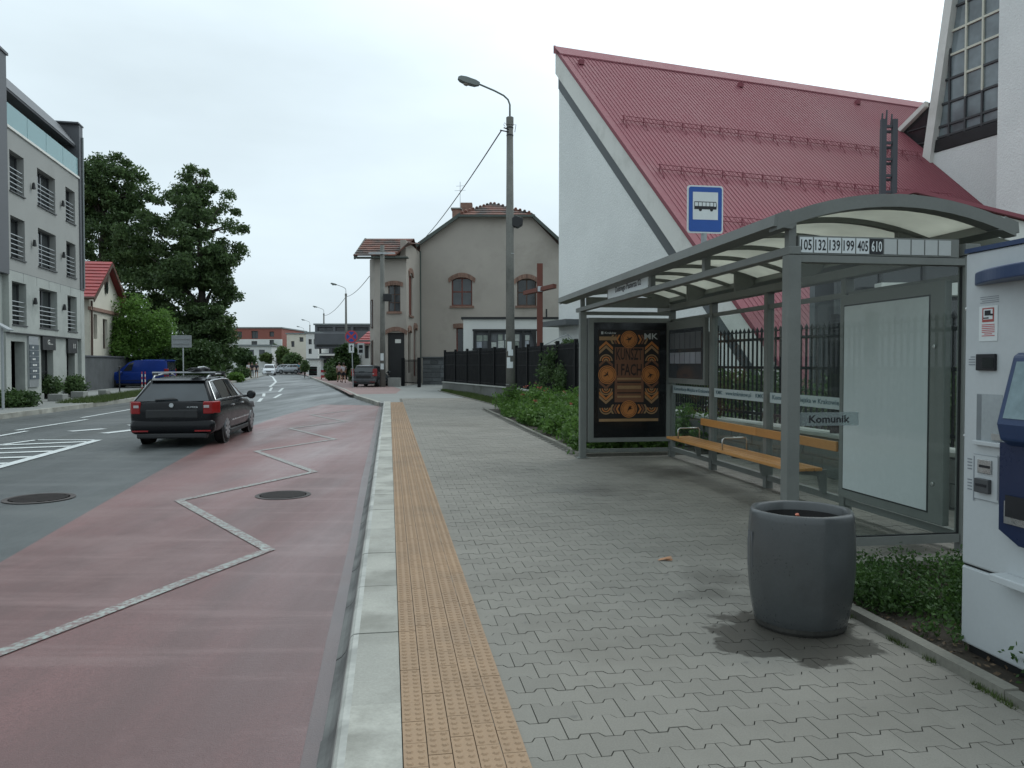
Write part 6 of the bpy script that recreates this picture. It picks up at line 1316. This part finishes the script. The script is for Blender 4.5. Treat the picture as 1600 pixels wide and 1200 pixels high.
def car(name, label, spec, paint, pos, heading, cat='car', rails=False, front=False, badge=None, lamps='estate', hubs=10, group=None):
    t = thing(name, (0, 0, 0), label, cat, group); W = Vector
    # lower body
    mb = MB(); rows = []
    for (x, zl, wl, zm, wm, zb, wb, zt) in spec['body']:
        half = [(0, zl), (wl * .9, zl), (wl, zl + .1), (wm, zm), (wb + .02, zb), (wb * .86, zt), (0, zt + .02)]
        rows.append([(x, -y, z) for y, z in half[::-1]] + [(x, y, z) for y, z in half[1:-1]])
    n = len(rows[0]); mb.v = [q for r_ in rows for q in r_]
    mb.f = [(i * n + k, i * n + (k + 1) % n, (i + 1) * n + (k + 1) % n, (i + 1) * n + k) for i in range(len(rows) - 1) for k in range(n)] + [tuple(range(n)), tuple(range((len(rows) - 1) * n, len(rows) * n))[::-1]]
    bo = mb.build('body', paint, t, smooth=True); m = bo.modifiers.new('s', 'SUBSURF'); m.levels = m.render_levels = 2
    # greenhouse
    H = spec['house']; mb = MB(); vv = []
    for (xb, zb, wb, xt, zt, wt) in H: vv += [(xb, wb, zb - .06), (xb, wb, zb), (xt, wt, zt), (xt, 0, zt + .025), (xt, -wt, zt), (xb, -wb, zb), (xb, -wb, zb - .06)]
    fs = [(i * 7 + k, i * 7 + k + 1, i * 7 + 8 + k, i * 7 + 7 + k) for i in range(len(H) - 1) for k in range(6)] + [tuple(range(7)), tuple(range((len(H) - 1) * 7, len(H) * 7))[::-1]]
    gh_ = mb.add(vv, fs).build('cabin', paint, t, smooth=True, bevel=.05, seg=3)
    def side(u, f, s, o=.012):
        i = min(int(u), len(H) - 2); q = u - i; a, b = H[i], H[i + 1]; L = [a[k] + (b[k] - a[k]) * q for k in range(6)]
        return (L[0] + (L[3] - L[0]) * f, s * (L[2] + (L[5] - L[2]) * f + o), L[1] + (L[4] - L[1]) * f)
    for s in (-1, 1):
        for (u0, u1) in spec['win']:
            k0 = [u0 + (u1 - u0) * i / 6 for i in range(7)]; top = .86
            pts = [side(u, .10, s) for u in k0] + [side(u, top - (.25 * max(0, (u - 3.3)) if u > 3.3 else 0), s) for u in k0[::-1]]
            MB().prism(pts, (0, s * .004, 0)).build('side_window', g_car, t)
        tr = [side(spec['win'][0][0] + (spec['win'][-1][1] - spec['win'][0][0]) * i / 16, .07, s, .02) for i in range(17)]; tr2 = [side(spec['win'][0][0] + (spec['win'][-1][1] - spec['win'][0][0]) * i / 16, .90, s, .016) for i in range(17)]
        if badge: MB().tube(tr + tr2[::-1] + [tr[0]], .012, 5).build('window_trim', m_badge, t)
        for x in (.55, 1.62): MB().hexa(W0, x - .1, x + .1, s * .905 - .012, s * .905 + .025, .80, .835).build('door_handle', m_badge if badge else paint, t, bevel=.008)
        mi = MB().lathe([(.02, -.11), (.09, -.09), (.11, 0), (.09, .08), (.02, .09)], (2.0, s * 1.03, .99), 12, 'x').build('mirror', paint, t, smooth=True); MB().tube([(2.02, s * .84, .95), (2.02, s * .98, .96)], .03, 6).build('mirror_arm', m_plastic, mi); MB().lathe([(.075, -.114), (.075, -.112)], (2.0, s * 1.03, .99), 12, 'x').build('mirror_glass', g_car, mi)
        MB().hexa(W0, .35, 2.35, s * .898 - .01, s * .898 + .02, .46, .49).build('side_moulding', m_badge if badge else m_plastic, t); MB().hexa(W0, .35, 2.4, s * .86 - .03, s * .86 + .02, .17, .27).build('sill', m_plastic, t, bevel=.02)
    a = H[0]; rear = lambda y, f, o: (a[0] + (a[3] - a[0]) * f - o, y * (a[2] + (a[5] - a[2]) * f), a[1] + (a[4] - a[1]) * f)
    rw_ = MB().prism([rear(-.93, .06, .012), rear(.93, .06, .012), rear(.9, .86, .012), rear(-.9, .86, .012)], (-.004, 0, .002)).build('rear_window', g_rear, t)
    MB().prism([rear(-.14, .12, .03), rear(.0, .20, .03), rear(.45, .13, .03), rear(.45, .09, .03), rear(0, .12, .03)], (-.015, 0, .01)).build('rear_wiper', m_plastic, rw_)
    MB().prism([(a[3] - .10, -a[5] * .98, a[4] - .015), (a[3] - .10, a[5] * .98, a[4] - .015), (a[3] + .12, a[5], a[4] + .03), (a[3] + .12, -a[5], a[4] + .03)], (0, 0, .02)).build('roof_spoiler', paint, t, bevel=.008)
    b = H[-1]; wsn = lambda y, f, o: (b[0] + (b[3] - b[0]) * f + o, y * (b[2] + (b[5] - b[2]) * f), b[1] + (b[4] - b[1]) * f + o * .4)
    MB().prism([wsn(-.92, .08, .014), wsn(.92, .08, .014), wsn(.9, .9, .014), wsn(-.9, .9, .014)], (.004, 0, .002)).build('windscreen', g_car, t)
    X = spec['rear']
    MB().hexa(W0, X - .02, X + .30, -.845, .845, .27, .60).build('rear_bumper', paint, t, bevel=.13, seg=5, smooth=True); MB().hexa(W0, X + .0, X + .2, -.70, .70, .19, .30).build('bumper_skirt', m_plastic, t, bevel=.03); MB().hexa(W0, X - .005, X + .1, -.52, .52, .60, .80).build('plate_recess', m_plastic, t, bevel=.03)
    MB().hexa(W0, X - .012, X - .006, -.26, .26, .64, .75).build('number_plate', m_plastic, t)
    for s in (-1, 1):
        if lamps == 'estate': foot = [(X + .05, s * .61), (X - .004, s * .635), (X + .04, s * .81), (X + .30, s * .918), (X + .30, s * .86), (X + .1, s * .7)]; z0, z1 = .70, .96
        else: foot = [(X + .02, s * .64), (X - .02, s * .66), (X + .02, s * .82), (X + .2, s * .92), (X + .2, s * .85), (X + .1, s * .74)]; z0, z1 = .74, 1.25
        tl = MB().prism([(x, y, z0) for x, y in foot], (0, 0, z1 - z0)).build('tail_light', m_tail, t, bevel=.02); MB().prism([(X - .012, s * .645, z0 + .13), (X - .002, s * .75, z0 + .13), (X - .002, s * .75, z0 + .185), (X - .012, s * .645, z0 + .185)], (-.006, 0, 0)).build('reverse_lens', m_clear, tl)
        MB().hexa(W0, X - .026, X - .02, s * .62 - .16, s * .62 + .16, .335, .365).build('reflector', m_tail, t)
        xf = spec['body'][-1][0]
        MB().prism([(xf - .32, s * .84, .60), (xf - .06, s * .60, .58), (xf - .03, s * .42, .60), (xf - .10, s * .44, .70), (xf - .36, s * .82, .74)], (0, 0, .03)).build('headlight', m_clear, t, bevel=.01)
    xf = spec['body'][-1][0]
    gr_ = MB().hexa(W0, xf - .1, xf + .015, -.36, .36, .50, .64).build('grille', m_plastic, t, bevel=.02); MB().hexa(W0, xf - .25, xf + .03, -.78, .78, .24, .46).build('front_bumper', paint, t, bevel=.08, seg=3); MB().hexa(W0, xf + .02, xf + .04, -.26, .26, .36, .46).build('number_plate', m_clear, t); MB().hexa(W0, xf - .05, xf + .035, -.5, .5, .24, .33).build('air_intake', m_plastic, t)
    rr = spec['r']
    for x in (0, spec['wb']):
        for s in (-1, 1):
            MB().lathe([(rr + .055, -.01), (rr + .055, .01)], (x, s * .855, rr + .0), 28, 'y').build('wheel_arch', m_plastic, t)
            w = MB().lathe([(rr * .66, -.105), (rr * .93, -.11), (rr, -.07), (rr, .07), (rr * .93, .11), (rr * .66, .105)], (x, s * .765, rr), 28, 'y').build('wheel', m_tyre, t, smooth=True)
            yo = s * .765 + s * .104
            rim = MB().lathe([(rr * .70, -.03), (rr * .70, .022), (rr * .64, .024), (rr * .62, -.01)], (x, yo, rr), 28, 'y', cap=False).build('rim', m_rim, w)
            for k in range(hubs):
                an = 2 * math.pi * k / hubs; d = Vector((math.cos(an), 0, math.sin(an))); pz_ = Vector((-math.sin(an), 0, math.cos(an))) * .024; c = Vector((x, yo + s * .012, rr))
                MB().prism([c + d * .05 - pz_, c + d * rr * .66 - pz_ * 1.3, c + d * rr * .66 + pz_ * 1.3, c + d * .05 + pz_], (0, s * .015, 0)).build('spoke', m_rim, w)
            MB().lathe([(.055, -.01), (.055, .012)], (x, yo + s * .012, rr), 12, 'y').build('hub', m_rim, w)
    if badge:
        MB().lathe([(.045, -.012), (.045, .0), (.03, .004)], (X - .004, 0, .885), 18, 'x').build('badge', m_badge, t)
        text(badge, 'lettering', m_badge, t, (X - .028, -.42, .845), (0, -1, 0), (0, 0, 1), .032, .22)
        for s in (-1, 1): MB().tube([(-.42, s * .55, 1.41), (-.30, s * .56, 1.48), (.4, s * .58, 1.52), (1.1, s * .58, 1.505), (1.3, s * .57, 1.44)], .02, 8).build('roof_rail', m_rim, t, smooth=True)
        for x in (-.1, .85):
            MB().hexa(W0, x - .04, x + .04, -.66, .66, 1.535, 1.57).build('cross_bar', m_rim if x < 0 else m_plastic, t, bevel=.01)
            for s in (-1, 1): MB().hexa(W0, x - .06, x + .06, s * .6 - .05, s * .6 + .05, 1.48, 1.545).build('bar_foot', m_plastic, t, bevel=.015)
        bc = thing('bike_carrier', (.4, -.2, 1.6), 'folded roof bicycle carrier on the dark estate car', 'bike carrier')
        MB().hexa(W0, -.45, 1.15, -.25, -.17, 1.611, 1.645).build('channel', m_plastic, bc, bevel=.01)
        MB().tube([(-.15, -.28, 1.65), (-.1, -.30, 1.70), (.3, -.32, 1.71), (.7, -.30, 1.68)], .022, 8).build('arm', m_rim, bc, smooth=True); MB().hexa(W0, -.2, .0, -.36, -.14, 1.63, 1.70).build('clamp', m_plastic, bc, bevel=.025); MB().hexa(W0, .72, .9, -.32, -.12, 1.63, 1.69).build('clamp', m_plastic, bc, bevel=.025)
        for x in (-.38, 1.0): MB().tube([(x, -.30, 1.645), (x + .03, -.21, 1.69), (x, -.12, 1.645)], .015, 6).build('wheel_strap', m_plastic, bc)
        M_ = Matrix.Translation(W((*pos, -.15))) @ Matrix.Rotation(heading, 4, 'Z'); bc.location = M_ @ (bc.location - W((0, 0, .04))); bc.rotation_euler = (0, 0, heading)
    t.location = (*pos, -.152 if cat == 'car' and name != 'parked_car' else 0.0); t.rotation_euler = (0, 0, heading)
    return t
hd_ = math.atan2(.99, -.135)
car('estate_car', 'black estate car with roof rails driving away in the grey lane', ESTATE, pt_black, (-7.22, 17.4), hd_, badge='SUPERB')
SUV = dict(body=[(-.95, .45, .66, .70, .74, .90, .70, .96), (-.88, .36, .80, .70, .88, 1.0, .82, 1.05), (-.6, .30, .88, .70, .92, 1.04, .87, 1.08), (1.3, .28, .9, .68, .925, 1.03, .88, 1.07), (2.3, .28, .9, .66, .92, 1.0, .85, 1.06), (3.0, .30, .88, .62, .91, .94, .80, 1.0), (3.45, .34, .80, .58, .84, .84, .70, .9), (3.58, .42, .64, .56, .7, .72, .56, .78)],
           house=[(-.88, 1.03, .80, -.6, 1.55, .6), (-.3, 1.05, .86, -.25, 1.62, .64), (.6, 1.05, .87, .6, 1.64, .66), (1.35, 1.04, .86, 1.2, 1.62, .65), (2.3, 1.03, .80, 1.65, 1.54, .6)], wb=2.65, r=.35, rear=-.95, win=[(.28, .95), (1.03, 1.95), (2.05, 2.9), (3.05, 3.55)])
HATCH = dict(body=[(-.80, .40, .60, .60, .68, .80, .64, .88), (-.75, .30, .76, .62, .82, .94, .78, 1.0), (-.5, .24, .82, .62, .86, .98, .82, 1.03), (1.2, .22, .84, .60, .865, .96, .83, 1.0), (2.1, .22, .84, .58, .86, .93, .80, .98), (2.75, .24, .80, .56, .84, .84, .72, .9), (3.1, .3, .72, .52, .76, .74, .62, .8), (3.22, .4, .56, .5, .6, .64, .48, .7)],
             house=[(-.74, .99, .76, -.42, 1.42, .58), (-.2, 1.0, .81, -.15, 1.46, .61), (.55, .99, .82, .55, 1.47, .62), (1.2, .98, .81, 1.05, 1.45, .61), (2.1, .95, .74, 1.4, 1.38, .57)], wb=2.5, r=.30, rear=-.80, win=[(.28, .95), (1.03, 1.95), (2.05, 2.9), (3.05, 3.55)])
p = PD(425, 582, 120); car('oncoming_car', 'white oncoming car in the far lane', SUV, pt_white, (p.x, 119), math.atan2(-.97, .24), lamps='hatch', hubs=5)
p = PD(586, 590, 60); car('parked_car', 'dark grey hatchback parked on the pavement by the brown house', HATCH, pt_grey, (PD(572, 590, 54).x, 54.2), math.atan2(.97, .10), lamps='hatch', hubs=6)
for i, (x, D, l) in enumerate(((452, 128, 'silver car parked at the far bend, nearer to the white car'), (466, 124, 'silver car parked at the far bend beside the hedge'))): p = PD(x, 575, D); car('parked_car', l, HATCH, pt_silver, (p.x, D), math.atan2(.2, -.98), lamps='hatch', hubs=4, group='silver cars at the far bend')
# blue van, side-on
VAN = dict(body=[(-.95, .40, .66, .70, .80, 1.0, .82, 1.06), (-.92, .30, .80, .70, .86, 1.06, .86, 1.12), (-.6, .26, .84, .70, .88, 1.08, .87, 1.14), (1.3, .24, .85, .68, .885, 1.08, .87, 1.13), (2.2, .24, .85, .66, .88, 1.04, .84, 1.10), (2.9, .26, .82, .62, .86, .92, .76, 1.0), (3.3, .32, .74, .56, .78, .80, .64, .86), (3.42, .42, .58, .52, .62, .68, .5, .74)],
           house=[(-.93, 1.08, .84, -.86, 1.80, .76), (-.4, 1.08, .86, -.4, 1.84, .78), (.6, 1.08, .86, .6, 1.84, .78), (1.35, 1.06, .855, 1.2, 1.80, .74), (2.35, 1.04, .80, 1.6, 1.68, .66)], wb=2.7, r=.31, rear=-.95, win=[(3.02, 3.6)])
p = G(245, 607); car('delivery_van', 'blue delivery van parked side-on under the bright young tree', VAN, pt_blue, (G(238, 606).x, 52.6), math.pi + .06, cat='van', lamps='van', hubs=6)

# ------------------------------------------------------------------ people
m_skin = mk('skin', (.36, .21, .15), .55, .08, 6, 30); m_hair = mk('hair', (.04, .025, .018), .6, .2, 8, 40)
def skin_mesh(name, P, E_, rad, mat, parent):
    me = bpy.data.meshes.new(name); bm = bmesh.new(); ly = bm.verts.layers.skin.verify(); vs_ = [bm.verts.new(p) for p in P]
    for a, b in E_: bm.edges.new((vs_[a], vs_[b]))
    for i, v in enumerate(vs_): v[ly].radius = (rad[i], rad[i]); v[ly].use_root = (i == 0)
    bm.to_mesh(me); bm.free(); me.materials.append(mat); ob = bpy.data.objects.new(name, me); COL.objects.link(ob); ob.parent = parent
    m = ob.modifiers.new('skin', 'SKIN'); m.use_smooth_shade = True; s = ob.modifiers.new('sub', 'SUBSURF'); s.levels = s.render_levels = 2; return ob
def person(label, X, Y, heading, h, shirt, legs, stride=.28, shorts=True, hairm=None, group='pedestrians'):
    t = thing('person', (0, 0, 0), label, 'person', group); s = h / 1.72
    def V(x, y, z): return (x * s, y * s, z * s)      # x forward, y left
    st = stride
    P = [V(0, 0, .95), V(0, 0, 1.15), V(.01, 0, 1.36), V(.02, 0, 1.46), V(.04, 0, 1.54), V(.05, 0, 1.66)]; E_ = [(0, 1), (1, 2), (2, 3), (3, 4), (4, 5)]; rd = [.13, .115, .13, .055, .085, .075]
    cl_top = [V(0, 0, .93), V(0, 0, 1.15), V(.01, 0, 1.37), V(.015, 0, 1.43)]; ce = [(0, 1), (1, 2), (2, 3)]; cr_ = [.145, .13, .145, .07]; bt_ = [V(0, 0, .98), V(0, 0, .9)]; be_ = [(0, 1)]; br_ = [.14, .13]
    for sd, ph in ((1, 1), (-1, -1)):
        hip, knee, ank, toe = V(0, .09 * sd, .90), V(st * .55 * ph + .05, .10 * sd, .50), V(st * ph - (.12 if ph < 0 else 0), .10 * sd, .09 + (.06 if ph < 0 else 0)), V(st * ph + .14 - (.12 if ph < 0 else 0), .11 * sd, .035)
        i = len(P); P += [hip, knee, ank, toe]; E_ += [(0, i), (i, i + 1), (i + 1, i + 2), (i + 2, i + 3)]; rd += [.085, .058, .038, .03]
        j = len(bt_); kk = Vector(hip).lerp(Vector(knee), .8 if shorts else 1.0); bt_ += [hip, tuple(kk)]; be_ += [(1, j), (j, j + 1)]; br_ += [.10, .085]
        if not shorts: bt_ += [tuple(Vector(ank) + Vector((0, 0, .03)))]; be_ += [(j + 1, j + 2)]; br_ += [.055]; br_[j + 1] = .07
        sh_, el, wr = V(.01, .18 * sd, 1.38), V(-.10 * ph, .24 * sd, 1.12), V(.14 - .12 * ph, .22 * sd, .95); i = len(P); P += [sh_, el, wr]; E_ += [(2, i), (i, i + 1), (i + 1, i + 2)]; rd += [.055, .042, .03]
        hd2 = tuple(Vector(wr) + Vector(V(.03, 0, -.07))); k = len(P); P.append(hd2); E_.append((k - 1, k)); rd.append(.034)
        for f in range(4): P.append(tuple(Vector(hd2) + Vector(V(.035 - .022 * f, 0, -.085 + .012 * abs(f - 1))))); E_.append((k, len(P) - 1)); rd.append(.009)
        P.append(tuple(Vector(hd2) + Vector(V(.06, -.02 * sd, -.02)))); E_.append((k, len(P) - 1)); rd.append(.01)
        j = len(cl_top); cl_top += [sh_, tuple(Vector(sh_).lerp(Vector(el), .75))]; ce += [(2, j), (j, j + 1)]; cr_ += [.07, .062]
        MB().hexa(W0, toe[0] - .2 * s, toe[0] + .06 * s, toe[1] - .045 * s, toe[1] + .045 * s, toe[2] - .035 * s, toe[2] + .05 * s).build('shoe', m_hair, t, bevel=.02)
    skin_mesh('body', P, E_, [q * s for q in rd], m_skin, t); skin_mesh('shirt', cl_top, ce, [q * s for q in cr_], shirt, t); skin_mesh('shorts' if shorts else 'trousers', bt_, be_, [q * s for q in br_], legs, t)
    MB().lathe([(.03, -.10), (.085, -.07), (.102, 0), (.09, .07), (.04, .11), (.0, .115)], V(.025, 0, 1.64), 12).build('hair', hairm or m_hair, t, smooth=True)
    MB().tube([V(.125, 0, 1.62), V(.15, 0, 1.60), V(.125, 0, 1.585)], [.012 * s, .016 * s, .01 * s], 6).build('nose', m_skin, t)
    t.location = (X, Y, 0.0); t.rotation_euler = (0, 0, heading); return t
c_pink = mk('shirt_pink', (.5, .36, .38), .8); c_white = mk('shirt_white', (.56, .54, .56), .8); c_dark = mk('cloth_dark', (.02, .022, .03), .8); c_teal = mk('cloth_teal', (.06, .17, .24), .8); c_red = mk('cloth_red', (.3, .05, .05), .8)
up_ = math.atan2(.95, -.3); p = PD(530, 585, 68); person('person in a pink patterned top and dark shorts running away, left of the two joggers', p.x, 68, up_, 1.68, c_pink, c_dark)
p = PD(537, 585, 66); person('person in a white top and black shorts running away, right of the two joggers', p.x, 66, up_, 1.64, c_white, c_dark, .22)
p = PD(511, 585, 82); person('person in dark clothes walking ahead of the joggers', p.x, 82, up_, 1.74, c_dark, c_dark, .2, False); p = PD(515, 585, 84); person('person in a red top beside the darkly dressed walker', p.x, 84, up_, 1.66, c_red, c_dark, .2)
p = PD(467, 575, 112); person('person in a teal jacket standing at the far pavement end', p.x, 112, up_, 1.78, c_teal, c_dark, .1, False)
for i, (x, sh_, l) in enumerate(((389, c_white, 'person in a white top, left of the group on the far left pavement'), (393, c_dark, 'person in black, middle of the group on the far left pavement'), (399, c_dark, 'person in dark top with light cap, right of the group on the left pavement'))): p = PD(x, 585, 92 - i); person(l, p.x, 92 - i * .8, -1.2, 1.72, sh_, c_dark, .2, i != 1, mk('cap_light', (.5, .5, .5), .8) if i == 2 else None)
